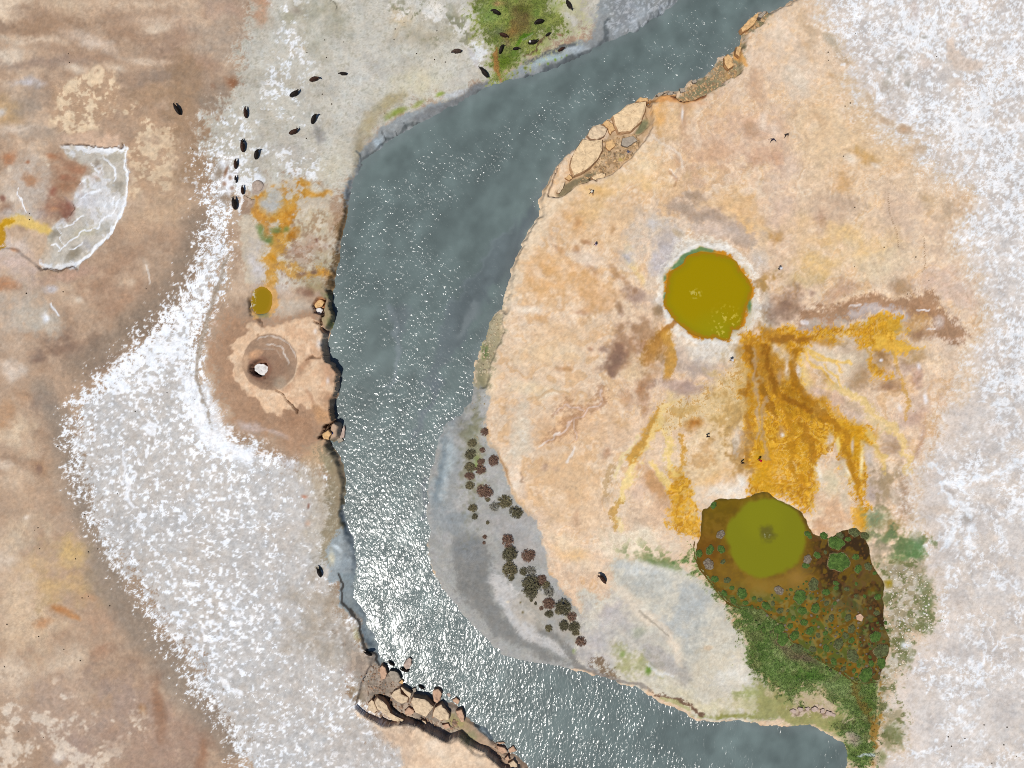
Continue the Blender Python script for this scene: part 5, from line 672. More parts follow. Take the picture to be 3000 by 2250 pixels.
bp = nd(n, 'ShaderNodeBump'); bp.inputs['Strength'].default_value = .3; bp.inputs['Distance'].default_value = .03; l.new(nz.outputs[0], bp.inputs['Height']); l.new(bp.outputs[0], b.inputs['Normal'])
gm.materials.append(m)

# ---------------------------------------------------------------- river water
rs = 5.6
rxs = np.arange(900, 2620, rs, dtype=np.float32); rys = np.arange(-420, 2690, rs, dtype=np.float32)
RX, RY = np.meshgrid(rxs, rys)
dw = samp(F_RIV, RX, RY)
R = np.full(RX.shape, .7, np.float32)
WC = np.empty(RX.shape+(3,), np.float32); WC[:] = (103, 116, 113)
rn1 = fbm(RX, RY, 120, 3, 61); rn2 = fbm(RX, RY, 40, 3, 62); rn3 = fbm(RX+.4*RY, RY*.5, 60, 3, 63)
def rz(x, y, rx, ry, v, rot=0):
    cs, sn = math.cos(rot), math.sin(rot); u, q = RX-x+18*rn1, RY-y+18*rn2
    m = np.exp(-(((u*cs+q*sn)/rx)**4+((-u*sn+q*cs)/ry)**4)); R[:] += m*(v-R)
R += .25*ss(.1, .9, rn1)-.25*ss(.1, .9, -rn1)
for a in [(1120, 480, 70, 60, .12), (1250, 330, 250, 40, .15, -.5), (1450, 250, 300, 30, .1, -.45), (1700, 300, 250, 70, 2.8, -.45), (1450, 430, 260, 60, 2.9, -.4), (1250, 560, 150, 60, 2.6, -.3), (1560, 520, 120, 60, .25, -.7), (1450, 620, 130, 90, .1, -.8), (1350, 680, 80, 100, .12, .3), (1100, 700, 110, 90, 2.3), (1160, 800, 90, 80, 2.0), (1030, 800, 30, 200, 1.4), (1100, 950, 35, 120, .15), (1180, 950, 40, 90, .3), (1250, 900, 60, 130, 1.2, .3), (1080, 1050, 40, 110, .05), (1210, 1080, 60, 120, 1.3, .2), (1030, 1050, 30, 160, 1.2), (1100, 1200, 40, 90, .15), (1200, 1250, 70, 100, .8, .2), (1060, 1300, 40, 60, .9), (1150, 1400, 100, 120, 1.0), (1120, 1550, 80, 120, 1.0), (1220, 1530, 22, 130, .12), (1150, 1700, 80, 120, 1.05), (1300, 1850, 110, 160, 1.05, -.6), (1400, 2000, 140, 90, 1.0, .5), (1600, 2000, 120, 40, .3, .25), (1600, 2120, 160, 70, .8, .3), (1800, 2130, 200, 40, .5, .2), (1800, 2200, 240, 60, .55), (2100, 2180, 150, 60, .18), (2300, 2200, 120, 90, .1), (1500, 1000, 60, 200, .1, .2), (1400, 1000, 40, 150, .25, .3), (2000, 150, 150, 90, 2.4, -.5), (2150, 60, 100, 60, 2.2), (1850, 120, 160, 40, 0.5, -.5), (1330, 1200, 25, 200, .75, .25)]: rz(*a)
R = np.clip(R, 0.04, 3.0); R = np.minimum(.66*R**.6, R)*np.where(RY < 750, 1.12, 1); R = R+(.2-R)*ss(26, 0, dw)*(R < .2)
def wcol(pts, c, op=.8, soft=12, wd=None):
    F = field(pts, wd is None, 200, None if wd is None else [wd]*len(pts))
    d = samp(F, RX+8*rn1+5*rn2, RY+8*rn2-5*rn1); mm = ss(-soft, soft, d) if wd is None else 1-ss(0, soft, d)
    WC[:] += (mm*op)[..., None]*(np.asarray(c, np.float32)-WC)
    return mm
tile(1, 1)
m1 = wcol(T([(2240, 240), (2060, 410), (1900, 620), (1800, 780), (1700, 980), (1640, 1060), (1560, 1250), (1480, 1480), (1380, 1700), (1480, 1700), (1600, 1500), (1760, 1350), (1850, 1200), (1960, 980), (2080, 780), (2180, 600), (2260, 560)]), (96, 105, 107), .8, 12); R *= 1-.6*m1
wcol(T([(1900, 900), (1960, 940), (1900, 1130), (1720, 1300), (1680, 1290), (1760, 1100)]), (126, 134, 134), .6, 10)
lin_pts = T([(2190, 270), (2050, 440), (1920, 610), (1820, 780), (1720, 960), (1650, 1060)]); wcol(lin_pts, (130, 140, 142), .3, 8, 1)
m1 = wcol(T([(1180, 1000), (1260, 960), (1320, 1000), (1280, 1200), (1180, 1330)]), (98, 106, 108), .7, 12); wcol(T([(1170, 980), (1175, 1250), (1160, 1660)]), (134, 142, 146), .5, 8, 3)
tile(1, 2); m1 = wcol(T([(1480, -20), (1440, 200), (1380, 330), (1320, 540), (1350, 560), (1430, 400), (1500, 200), (1560, -20)]), (98, 106, 110), .8, 10); R *= 1-.5*m1
wcol(T([(1410, 820), (1430, 930), (1460, 1060), (1480, 1180)]), (92, 98, 104), .8, 6, 3)
tile(2, 0); m1 = wcol(T([(600, 1250), (450, 1400), (350, 1560), (250, 1700), (420, 1700), (560, 1400)]), (84, 92, 95), .8, 10); R *= 1-.7*m1
tile(2, 1); m1 = wcol(T([(230, 40), (260, 190), (150, 380), (60, 640), (-40, 900), (-20, 500), (60, 300), (160, 120)]), (82, 90, 94), .7, 10); R *= 1-.4*m1
sh = ss(40, 0, dw); WC += (sh*.35)[..., None]*(np.array((122, 130, 130), np.float32)-WC)
WC *= (1+.03*rn2+.03*rn3)[..., None]
keep = dw > -14; kq = keep[:-1, :-1] | keep[1:, :-1] | keep[:-1, 1:] | keep[1:, 1:]
wm_ = grid_mesh('river', (RX-1500)/PPM, (1125-RY)/PPM, np.full(RX.shape, WATER, np.float32), skip=~kq)
set_color(wm_, 'turbid', np.clip(s2l(WC)/GAIN, 0, 1).reshape(-1, 3))
at = wm_.attributes.new('riffle', 'FLOAT', 'POINT'); at.data.foreach_set('value', R.astype(np.float32).ravel())
river = tag(link('river', wm_), kind='structure')
def water_mat(name, attr, riffle=None, rough=.22, amp=.035):
    m, n, l, b = mat(name)
    ca = nd(n, 'ShaderNodeAttribute', attribute_name=attr); l.new(ca.outputs['Color'], b.inputs['Base Color'])
    b.inputs['Specular IOR Level'].default_value = (.08 if riffle else 0); b.inputs['Roughness'].default_value = .5; b.inputs['Coat Weight'].default_value = 1; b.inputs['Coat IOR'].default_value = (1.42 if riffle else 1.333); b.inputs['Coat Roughness'].default_value = rough
    tc = nd(n, 'ShaderNodeTexCoord'); mp = nd(n, 'ShaderNodeMapping'); mp.inputs['Rotation'].default_value = (0, 0, .6); mp.inputs['Scale'].default_value = (1.0, .62, 1); l.new(tc.outputs['Object'], mp.inputs[0])
    n1 = nd(n, 'ShaderNodeTexNoise'); n1.inputs['Scale'].default_value = 1.55; n1.inputs['Detail'].default_value = 1.6; n1.inputs['Distortion'].default_value = .5; l.new(mp.outputs[0], n1.inputs['Vector'])
    n2 = nd(n, 'ShaderNodeTexNoise'); n2.inputs['Scale'].default_value = .33; n2.inputs['Detail'].default_value = 2.0; l.new(mp.outputs[0], n2.inputs['Vector'])
    bp = nd(n, 'ShaderNodeBump'); bp.inputs['Strength'].default_value = 1.0
    if riffle:
        ra = nd(n, 'ShaderNodeAttribute', attribute_name=riffle)
        gate = nd(n, 'ShaderNodeMapRange'); gate.inputs[1].default_value = .36; gate.inputs[2].default_value = .62; gate.inputs[3].default_value = .3; gate.inputs[4].default_value = 1.2; l.new(n2.outputs[0], gate.inputs[0])
        mu = nd(n, 'ShaderNodeMath', operation='MULTIPLY'); l.new(ra.outputs['Fac'], mu.inputs[0]); l.new(gate.outputs[0], mu.inputs[1])
        mu2 = nd(n, 'ShaderNodeMath', operation='MULTIPLY'); l.new(mu.outputs[0], mu2.inputs[0]); mu2.inputs[1].default_value = .5; l.new(mu2.outputs[0], bp.inputs['Distance'])
    else: bp.inputs['Distance'].default_value = amp
    l.new(n1.outputs[0], bp.inputs['Height']); l.new(bp.outputs[0], b.inputs['Coat Normal'])
    return m
wm_.materials.append(water_mat('river_water', 'turbid', 'riffle'))

# ---------------------------------------------------------------- spring pools
def pool(name, pts, z, step, colf, rough=.12, amp=.004):
    A = np.asarray(pts); F = field(pts, True, 30, None, 2.0)
    xs = np.arange(A[:, 0].min()-8, A[:, 0].max()+9, step, dtype=np.float32); ys = np.arange(A[:, 1].min()-8, A[:, 1].max()+9, step, dtype=np.float32)
    gx, gy = np.meshgrid(xs, ys); d = samp(F, gx, gy)
    keep = d > -6; kq = keep[:-1, :-1] | keep[1:, :-1] | keep[:-1, 1:] | keep[1:, 1:]
    me = grid_mesh(name, (gx-1500)/PPM, (1125-gy)/PPM, np.full(gx.shape, z, np.float32), skip=~kq)
    set_color(me, 'turbid', np.clip(s2l(colf(gx, gy, d))/GAIN, 0, 1).reshape(-1, 3))
    me.materials.append(water_mat(name+'_water', 'turbid', None, rough, amp))
    return tag(link(name, me), kind='structure')
def cmix(c, m, k): c += np.asarray(m, np.float32)[..., None]*(np.asarray(k, np.float32)-c)
def colA(x, y, d):
    c = np.empty(x.shape+(3,), np.float32); c[:] = (160, 137, 0)
    cmix(c, .8*ss(900, 985, y-.25*(x-2076)+12*fbm(x, y, 80, 2, 71)), (150, 144, 16)); cmix(c, .5*ss(26, 3, d), (142, 128, 14)); cmix(c, .7*ss(9, 1, d+2*fbm(x, y, 8, 2, 72)), (170, 116, 22))
    t = fbm(x, y, 7, 2, 73); cmix(c, .7*ss(.8, 1.3, t)*ss(20, 8, np.hypot((x-2034)/1.3, y-862)), (206, 190, 110)); cmix(c, .7*ss(1.2, 1.6, t)*ss(60, 20, np.hypot((x-2125), (y-950)*.8)), (214, 192, 90))
    return c
def colC(x, y, d):
    c = np.empty(x.shape+(3,), np.float32); c[:] = (152, 122, 18)
    cmix(c, .5*ss(8, 1, d), (170, 130, 40)); t = fbm(x, y, 7, 2, 75); cmix(c, .9*ss(756, 748, x+5*t)*ss(-.2, .6, t), (206, 200, 190))
    return c
def colM(x, y, d):
    c = np.empty(x.shape+(3,), np.float32); c[:] = (122, 92, 22)
    n1, n2, n3 = fbm(x, y, 40, 3, 81), fbm(x, y, 14, 3, 82), fbm(x, y, 70, 3, 83)
    cmix(c, .5*ss(0, 1, n1), (104, 74, 20)); cmix(c, .5*ss(.4, 1.2, n2), (140, 106, 40)); cmix(c, .35*ss(.5, 1.2, -n2), (86, 66, 30))
    cmix(c, .8*ss(.05, .45, fbm(x, y, 24, 2, 86)+.3*n2)*ss(1690, 1760, y), (82, 96, 38)); cmix(c, .5*ss(.3, .9, fbm(x, y, 12, 2, 87))*ss(1690, 1760, y), (132, 126, 82))
    ve = 1-np.abs(fbm(x, y, 60, 2, 84)); cmix(c, .6*ss(.75, .98, ve)*ss(1740, 1780, y), (158, 122, 44))
    px, py = x-2247, y-1577; r = np.hypot(px, py)+3*n1
    east = np.clip(ss(1.25, .7, np.hypot((x-2490)/120, (y-1640)/140)+.18*n1)+ss(1.25, .7, np.hypot((x-2590)/70, (y-1870)/150)+.15*n1), 0, 1); cmix(c, .95*east*ss(-.9, .3, n1+.5*n2), (58, 42, 24)); cmix(c, .5*east*ss(.4, 1, n2), (126, 82, 36)); cmix(c, .4*east*ss(.3, 1, -n1), (70, 62, 46))
    cmix(c, .7*np.exp(-(((x-2120)/60)**2+((y-1480)/60)**2)), (112, 90, 12)); cmix(c, .8*np.exp(-(((x-2075)/40)**2+((y-1620)/50)**2)), (116, 74, 18))
    cmix(c, .85*np.exp(-(((x-2235)/75)**2+((y-1720)/36)**2)), (146, 114, 44)); cmix(c, .85*np.exp(-(((x-2335)/40)**2+((y-1695)/36)**2)), (152, 116, 52)); cmix(c, .6*np.exp(-(((x-2130)/40)**2+((y-1680)/30)**2)), (136, 104, 36))
    cmix(c, ss(124, 108, r), (128, 126, 22)); cmix(c, .5*ss(90, 30, np.hypot(x-2235, y-1520)), (136, 134, 22)); cmix(c, .65*ss(34, 8, np.hypot(x-2250, y-1563)+3*n2), (88, 80, 40)); cmix(c, .8*ss(.4, 1, fbm(x, y, 5, 2, 85))*ss(17, 5, np.hypot(x-2248, (y-1570)*1.6)), (176, 178, 150))
    cmix(c, .4*ss(8, 0, d), (70, 60, 24))
    return c
pool('spring_pool', POOL_A, ZPA, 2.0, colA); pool('spring_pool', POOL_C, ZPC, 1.5, colC); pool('marsh_pool', MARSH, ZPM, 2.4, colM, .2, .01)
# ================================================================ things
random.seed(5)
def at(px, py, dz=0.0, zmin=-9): return Vector((wx(px), wy(py), max(zat(px, py), zmin)+dz))
def simple(name, rgb, rough=.9, rgb2=None, scale=3.0, bump=0.0, attr=None, spec=.2):
    m, n, l, b = mat(name); b.inputs['Roughness'].default_value = rough; b.inputs['Specular IOR Level'].default_value = spec
    tc = nd(n, 'ShaderNodeTexCoord'); nz = nd(n, 'ShaderNodeTexNoise'); nz.inputs['Scale'].default_value = scale; nz.inputs['Detail'].default_value = 5; l.new(tc.outputs['Object'], nz.inputs['Vector'])
    mxn = nd(n, 'ShaderNodeMix', data_type='RGBA'); a1 = alb(rgb); a2 = alb(rgb2 or [c*.8 for c in rgb])
    mxn.inputs['A'].default_value = a1+(1,); mxn.inputs['B'].default_value = a2+(1,)
    mp = nd(n, 'ShaderNodeMapRange'); mp.inputs[1].default_value = .35; mp.inputs[2].default_value = .65; l.new(nz.outputs[0], mp.inputs[0]); l.new(mp.outputs[0], mxn.inputs['Factor'])
    out = mxn.outputs['Result']
    if attr:
        ca = nd(n, 'ShaderNodeAttribute', attribute_name=attr); mm = nd(n, 'ShaderNodeMix', data_type='RGBA', blend_type='MULTIPLY'); mm.inputs['Factor'].default_value = 1; l.new(out, mm.inputs['A']); l.new(ca.outputs['Color'], mm.inputs['B']); out = mm.outputs['Result']
    l.new(out, b.inputs['Base Color'])
    if bump:
        bp = nd(n, 'ShaderNodeBump'); bp.inputs['Distance'].default_value = bump; l.new(nz.outputs[0], bp.inputs['Height']); l.new(bp.outputs[0], b.inputs['Normal'])
    return m
def pyd(name, v, f, m=None, smooth=False):
    me = bpy.data.meshes.new(name); me.from_pydata(v, [], f); me.update()
    if m: me.materials.append(m)
    if smooth: me.polygons.foreach_set('use_smooth', [True]*len(me.polygons))
    return me
def skin_mesh(name, chains, sub=2):
    """chains: list of point lists (x, y, z, r); a chain starting with an int joins the vertex of that index."""
    vs, es, rs = [], [], []
    for ch in chains:
        prev = None
        for p in ch:
            if isinstance(p, int): prev = p; continue
            vs.append(p[:3]); rs.append(p[3]); i = len(vs)-1
            if prev is not None: es.append((prev, i))
            prev = i
    me = bpy.data.meshes.new(name); me.from_pydata(vs, es, []); ob = bpy.data.objects.new(name, me); COL.objects.link(ob)
    md = ob.modifiers.new('skin', 'SKIN'); md.use_smooth_shade = True
    for k, s in enumerate(me.skin_vertices[0].data): s.radius = (rs[k], rs[k]); s.use_root = (k == 0)
    sb = ob.modifiers.new('sub', 'SUBSURF'); sb.levels = sub; sb.render_levels = sub
    dg = bpy.context.evaluated_depsgraph_get(); out = bpy.data.meshes.new_from_object(ob.evaluated_get(dg)); out.name = name
    bpy.data.objects.remove(ob); bpy.data.meshes.remove(me)
    return out
def tube(pts, n=7):
    v, f = [], []
    for k, (x, y, z, r) in enumerate(pts):
        a = Vector(pts[max(k-1, 0)][:3]); b = Vector(pts[min(k+1, len(pts)-1)][:3]); d = (b-a).normalized()
        u = d.orthogonal().normalized(); q = d.cross(u)
        for j in range(n):
            t = 6.2832*j/n; c = Vector((x, y, z))+u*math.cos(t)*r+q*math.sin(t)*r; v.append(tuple(c))
    for k in range(len(pts)-1):
        for j in range(n): f.append((k*n+j, k*n+(j+1) % n, (k+1)*n+(j+1) % n, (k+1)*n+j))
    f.append(tuple(range(n))[::-1]); f.append(tuple(range((len(pts)-1)*n, len(pts)*n)))
    return v, f

# ---------------------------------------------------------------- yaks
M_YAK = simple('yak_hair_black', (24, 19, 17), .75, (44, 33, 27), 5, .03); M_YAKB = simple('yak_hair_brown', (92, 72, 60), .85, (58, 44, 38), 5, .03); M_YAKR = simple('yak_hair_rusty', (34, 24, 20), .8, (84, 52, 36), 6, .03)
M_HORN = simple('yak_horn', (150, 140, 124), .5, (96, 88, 78), 6); M_PIED = simple('yak_white_patch', (226, 220, 212), .85, (196, 190, 184), 6)
def yak_meshes(turn, graze):
    hx, hy, hz = 1.12-.12*abs(turn), .34*turn, (.62 if graze else 1.0); mx_, my_, mz_ = hx+.24*(1-.5*abs(turn)), hy+.2*turn, hz-.2
    ch = [[(0, 0, 1.04, .40), (.42, 0, 1.2, .36), (.82, .10*turn, 1.08-.1*graze, .23), (hx, hy, hz, .16), (mx_, my_, mz_, .11)],
          [0, (-.45, 0, 1.05, .40), (-.86, 0, 1.06, .31), (-1.06, 0, .96, .12), (-1.15, 0, .55, .12), (-1.13, 0, .3, .05)]]
    nv = 10
    for s in (1, -1):
        ch.append([1, (.4, .2*s, .72, .17), (.37, .23*s, .38, .11), (.38, .23*s, .05, .1)]); ch.append([6, (-.74, .2*s, .76, .2), (-.68, .23*s, .52, .13), (-.82, .23*s, .32, .09), (-.78, .23*s, .05, .1)])
    body = skin_mesh('yak_body', ch, 2)
    for v in body.vertices:
        v.co += v.normal*.035*mnoise.noise(v.co*6)
    horns = []
    for s in (1, -1):
        px_, py_ = hx-.02, hy+.12*s
        horns.append(pyd('yak_horn', *tube([(px_, py_, hz+.1, .05), (px_-.02, py_+.16*s, hz+.16, .045), (px_+.05, py_+.27*s, hz+.26, .035), (px_+.16, py_+.27*s, hz+.4, .012)]), M_HORN, True))
    v, f = [], []; N = 30
    for k, (z, a, b) in enumerate(((1.12, .82, .33), (.85, .94, .40), (.6, .97, .40), (.34, .95, .37))):
        for j in range(N):
            t = 6.2832*j/N; jt = 1+.05*math.sin(j*7.3+k)+.04*random.random()
            v.append((-.18+a*math.cos(t)*jt, b*math.sin(t)*jt, z-(.12*random.random() if k == 3 else 0)))
    for k in range(3):
        for j in range(N): f.append((k*N+j, (k+1)*N+j, (k+1)*N+(j+1) % N, k*N+(j+1) % N))
    skirt = pyd('yak_hair_skirt', v, f, None, True)
    v, f = tube([(-.8, .0, 1.36, .05), (-.75, 0, 1.40, .22), (-.5, 0, 1.46, .2), (-.42, 0, 1.46, .04)], 9)
    return body, horns, skirt
YV = [yak_meshes(0, 0), yak_meshes(.8, 0), yak_meshes(-.8, 0), yak_meshes(0, 1)]
M_YAKS = {'k': M_YAK, 'b': M_YAKB, 'r': M_YAKR}
G = 'yaks'
YAKS = [ # x, y, heading in the picture (dx, dy), size, variant, coat, label
 (522, 323, -.5, -1, 1.12, 0, 'k', 'black yak standing alone on the brown plain at far left of the herd'),
 (721, 331, .02, -1, 1.0, 0, 'r', 'black yak with rusty back on white crust, northmost of the column heading up'),
 (709, 415, .45, -1, .58, 0, 'k', 'small dark calf pressed against the head of a larger yak'),
 (713, 430, .05, -1, 1.08, 1, 'r', 'dark yak with pale horns walking just behind a small calf'),
 (752, 452, .25, -1, 1.0, 2, 'k', 'black yak on grey ground right of the yak and calf pair'),
 (691, 481, .1, -1, .9, 0, 'r', 'dark brown yak walking up past the white salt crust'),
 (692, 526, .02, -1, .66, 0, 'k', 'small black yak with white rump in the column by the brown mud patch'),
 (712, 558, .03, -1, .82, 0, 'r', 'greyish dark yak on white crust left of the small round mound'),
 (689, 598, -.08, -1, 1.15, 0, 'k', 'large black yak at the rear of the column on dark soil'),
 (918, 346, .45, -1, 1.05, 2, 'k', 'black yak standing just above a round grey wet patch'),
 (860, 385, 1, -.38, 1.0, 1, 'r', 'rusty black yak facing right, left of the grey wet patch'),
 (862, 273, 1, -.5, 1.05, 1, 'k', 'black yak facing up right on the white flecked strip'),
 (920, 229, 1, -.32, 1.02, 2, 'r', 'dark brown yak with pale horns facing right below a thin slim one'),
 (1002, 212, -1, .02, .78, 0, 'k', 'slim small black yak facing left on bare grey ground'),
 (1337, 148, -1, .12, .98, 3, 'b', 'grey brown yak resting left of the meadow'),
 (1418, 209, -.72, -.75, 1.12, 0, 'k', 'large black yak at the river edge with a calf at its side'),
 (1410, 197, -.85, -.5, .62, 0, 'k', 'small black calf beside the large yak at the river edge'),
 (1452, 31, -1, -.42, .95, 3, 'k', 'stocky black yak near the top left of the meadow'),
 (1476, 98, 1, .38, .88, 3, 'r', 'rusty black yak grazing at the left edge of the meadow'),
 (1468, 140, .35, -1, .92, 2, 'k', 'black yak facing up along the orange meadow rim'),
 (1513, 137, 1, -.06, .7, 3, 'k', 'small black yak grazing on the bright green part of the meadow'),
 (1579, 58, -1, .25, 1.0, 1, 'k', 'glossy black yak grazing near the top right of the meadow'),
 (1562, 119, 1, -.12, .98, 1, 'p', 'black yak with a white rump by the dark turf step'),
 (1607, 93, 1, -.6, .62, 3, 'k', 'small dark calf at the right end of the meadow turf step'),
 (1646, 137, 1, -.45, .72, 3, 'r', 'small dark yak on the muddy edge by the pale backwater'),
 (1668, 8, .55, 1, 1.05, 0, 'k', 'black yak walking down from the top edge of the picture'),
 (934, 1678, -.4, -1, 1.02, 0, 'k', 'lone black yak left of the grey mud pad on the lower west bank'),
 (1766, 1697, -.6, -.8, 1.12, 1, 'r', 'black yak alone on the tan ground right of the shrubs'),
 (1078, 1915, -1, -.5, .85, 0, 'k', 'black yak drinking beside the still grey backwater'),
 (1142, 1953, -.85, -.6, .75, 0, 'k', 'black yak wading in the shallows above the fallen blocks'),
 (1182, 1972, -1, -.25, .9, 3, 'k', 'black yak wading beside the pinkish boulder in the river'),
 (1232, 2024, .85, .5, .72, 0, 'k', 'black yak in dark water below the fallen blocks')]
def place(root, kids):
    for nm, me, mt in kids:
        o = link(nm, me, root)
        if mt:
            if not me.materials: me.materials.append(mt)
            o.material_slots[0].link = 'OBJECT'; o.material_slots[0].material = mt
for x, y, dx, dy, s, vi, coat, lab in YAKS:
    body, horns, skirt = YV[vi]
    r = link('yak', None); r.location = at(x, y, -.01, WATER-.25); r.rotation_euler = (0, 0, math.atan2(-dy, dx)); sc = s*.92; r.scale = (sc*1.02, sc*random.uniform(.9, 1.03), sc)
    mt = M_YAKS.get(coat, M_YAK)
    place(r, [('body', body, mt), ('hair_skirt', skirt, mt)]+([] if s < .65 else [('horn', h, M_HORN) for h in horns]))
    if coat == 'p' or 'white rump' in lab:
        v, f = [], []
        for k, (rr_, zz_) in enumerate(((.30, 1.28), (.22, 1.42), (.0, 1.47))):
            for j in range(10): t = .6283*j; v.append((-.72+rr_*.9*math.cos(t), rr_*math.sin(t), zz_))
        for k in range(2):
            for j in range(10): f.append((k*10+j, k*10+(j+1) % 10, (k+1)*10+(j+1) % 10, (k+1)*10+j))
        o = link('rump_patch', pyd('rump_patch', v, f, M_PIED, True), r); o['label'] = 'white hair patch on the rump'
    tag(r, lab, 'yak', 'yaks of the herd')

# ---------------------------------------------------------------- people
def cloth(nm, rgb): return simple(nm, rgb, .8, None, 14)
M_SKIN = simple('skin', (196, 146, 118), .6); M_SHOE = cloth('shoe_leather', (48, 42, 40)); M_HAIR = cloth('dark_hair', (30, 25, 24))
def person_mesh(pose):
    st = {'stand': .02, 'walk': .22, 'reach': .3}[pose]
    ch = [[(0, 0, .96, .15), (0, 0, 1.12, .14), (.01, 0, 1.32, .165), (.02, 0, 1.49, .062), (.04, 0, 1.57, .075), (.045, 0, 1.65, .098), (.035, 0, 1.73, .07)], [4, (.125, 0, 1.60, .022)]]
    idx = 8; hands = []
    for s in (1, -1):
        if pose == 'reach': el_, wr, pa = (.05, .46*1*s, 1.28), (.16, .66*s, 1.22), (.2, .75*s, 1.21)
        else: el_, wr, pa = (-.04+st*.5*s, .29*s, 1.13), (.08+st*.8*s, .31*s, .91), (.11+st*.9*s, .31*s, .82)
        ch.append([2, (0, .2*s, 1.41, .08), el_+(.058,), wr+(.038,), pa+(.04,)]); palm = idx+3; idx += 4
        d = (Vector(pa)-Vector(wr)).normalized(); u = Vector((1, 0, 0)) if abs(d.x) < .7 else Vector((0, 1, 0)); u = (u-d*u.dot(d)).normalized(); q = d.cross(u)
        for k, L in enumerate((.075, .09, .085, .065)):
            b0 = Vector(pa)+d*.03+u*(.03-.02*k); b1 = b0+d*L*.55; b2 = b1+d*L*.4+q*.02*s
            ch.append([palm, tuple(b0)+(.011,), tuple(b1)+(.0095,), tuple(b2)+(.008,)]); idx += 3
        b0 = Vector(pa)+u*.045-d*.02; b1 = b0+u*.03+d*.03; ch.append([palm, tuple(b0)+(.013,), tuple(b1)+(.01,)]); idx += 2
        hands.append(Vector(pa))
        ch.append([0, (0, .1*s, .88, .105), (.05-st*.5*s, .115*s, .5, .072), (-.02-st*s*1.1, .115*s, .1, .05), (.13-st*s*1.1, .12*s, .045, .048)]); idx += 4
    me = skin_mesh('person_body', ch, 1)
    for mt in (M_SKIN, M_SHOE, M_SHOE, M_SHOE): me.materials.append(mt)
    for p in me.polygons:
        c = p.center
        if c.z > 1.5 or min((c-h).length for h in hands) < .13: p.material_index = 0
        elif c.z < .12: p.material_index = 3
        elif c.z > .9 or abs(c.y) > .19: p.material_index = 1
        else: p.material_index = 2
    return me
PM = {k: person_mesh(k) for k in ('stand', 'walk', 'reach')}
def cap_mesh(nm, brim):
    v, f = [], []; N = 14
    R_ = [(.108+brim, 1.665), (.11, 1.67), (.105, 1.715), (.08, 1.765), (.03, 1.785)]
    for rr_, z in R_:
        for j in range(N): t = 6.2832*j/N; v.append((.035+rr_*math.cos(t)*1.05, rr_*math.sin(t)*.95, z))
    for k in range(len(R_)-1):
        for j in range(N): f.append((k*N+j, k*N+(j+1) % N, (k+1)*N+(j+1) % N, (k+1)*N+j))
    f.append(tuple(range((len(R_)-1)*N, len(R_)*N)))
    return pyd(nm, v, f, None, True)
CAP, HAT = cap_mesh('hair_cap', .003), cap_mesh('sun_hat', .13)
PEOPLE = [(2256, 417, -.3, 1, 'reach', (38, 34, 66), (30, 28, 44), None, 'person in dark navy clothing striding with arms out, left of the upper pair'),
          (2297, 402, .2, 1, 'walk', (70, 62, 60), (36, 32, 32), None, 'person in charcoal jacket, right of the upper pair on the tan slope'),
          (2069, 1277, .4, .8, 'walk', (40, 28, 32), (34, 30, 34), None, 'person in dark clothing on pale ground left of the orange fan'),
          (2171, 1354, .5, .8, 'stand', (34, 26, 36), (30, 26, 30), None, 'person in dark clothing at the brown edge of the orange fan'),
          (2221, 1347, -.6, .6, 'stand', (226, 20, 56), (60, 20, 26), (206, 16, 48), 'person in bright red jacket and hat standing on the orange algae'),
          (2278, 790, -.9, .3, 'stand', (240, 236, 238), (44, 30, 34), (244, 242, 244), 'person in white top and white hat right of the upper pool'),
          (2138, 1056, -.5, .8, 'stand', (232, 228, 236), (60, 50, 56), (238, 236, 240), 'person in white with pale hat at the head of the orange fan'),
          (1731, 568, -.8, .5, 'reach', (112, 22, 16), (40, 26, 24), (246, 238, 218), 'person in dark red with pale hat near the broken slabs'),
          (1743, 719, -.8, .4, 'walk', (160, 142, 178), (60, 36, 30), None, 'person in pale lilac jacket on the west flank of the mound')]
for i, (x, y, dx, dy, pose, jc, tcol, hat, lab) in enumerate(PEOPLE):
    r = link('person', None); r.location = at(x, y); r.scale = (1.06,)*3; r.rotation_euler = (0, 0, math.atan2(-dy, dx))
    b_ = link('body', PM[pose], r)
    for k, mt in ((1, cloth('jacket_cloth', jc)), (2, cloth('trouser_cloth', tcol))): b_.material_slots[k].link = 'OBJECT'; b_.material_slots[k].material = mt
    place(r, [('hat', HAT, cloth('hat_felt', hat))] if hat else [('hair', CAP, M_HAIR)])
    tag(r, lab, 'person', 'people walking round the springs')

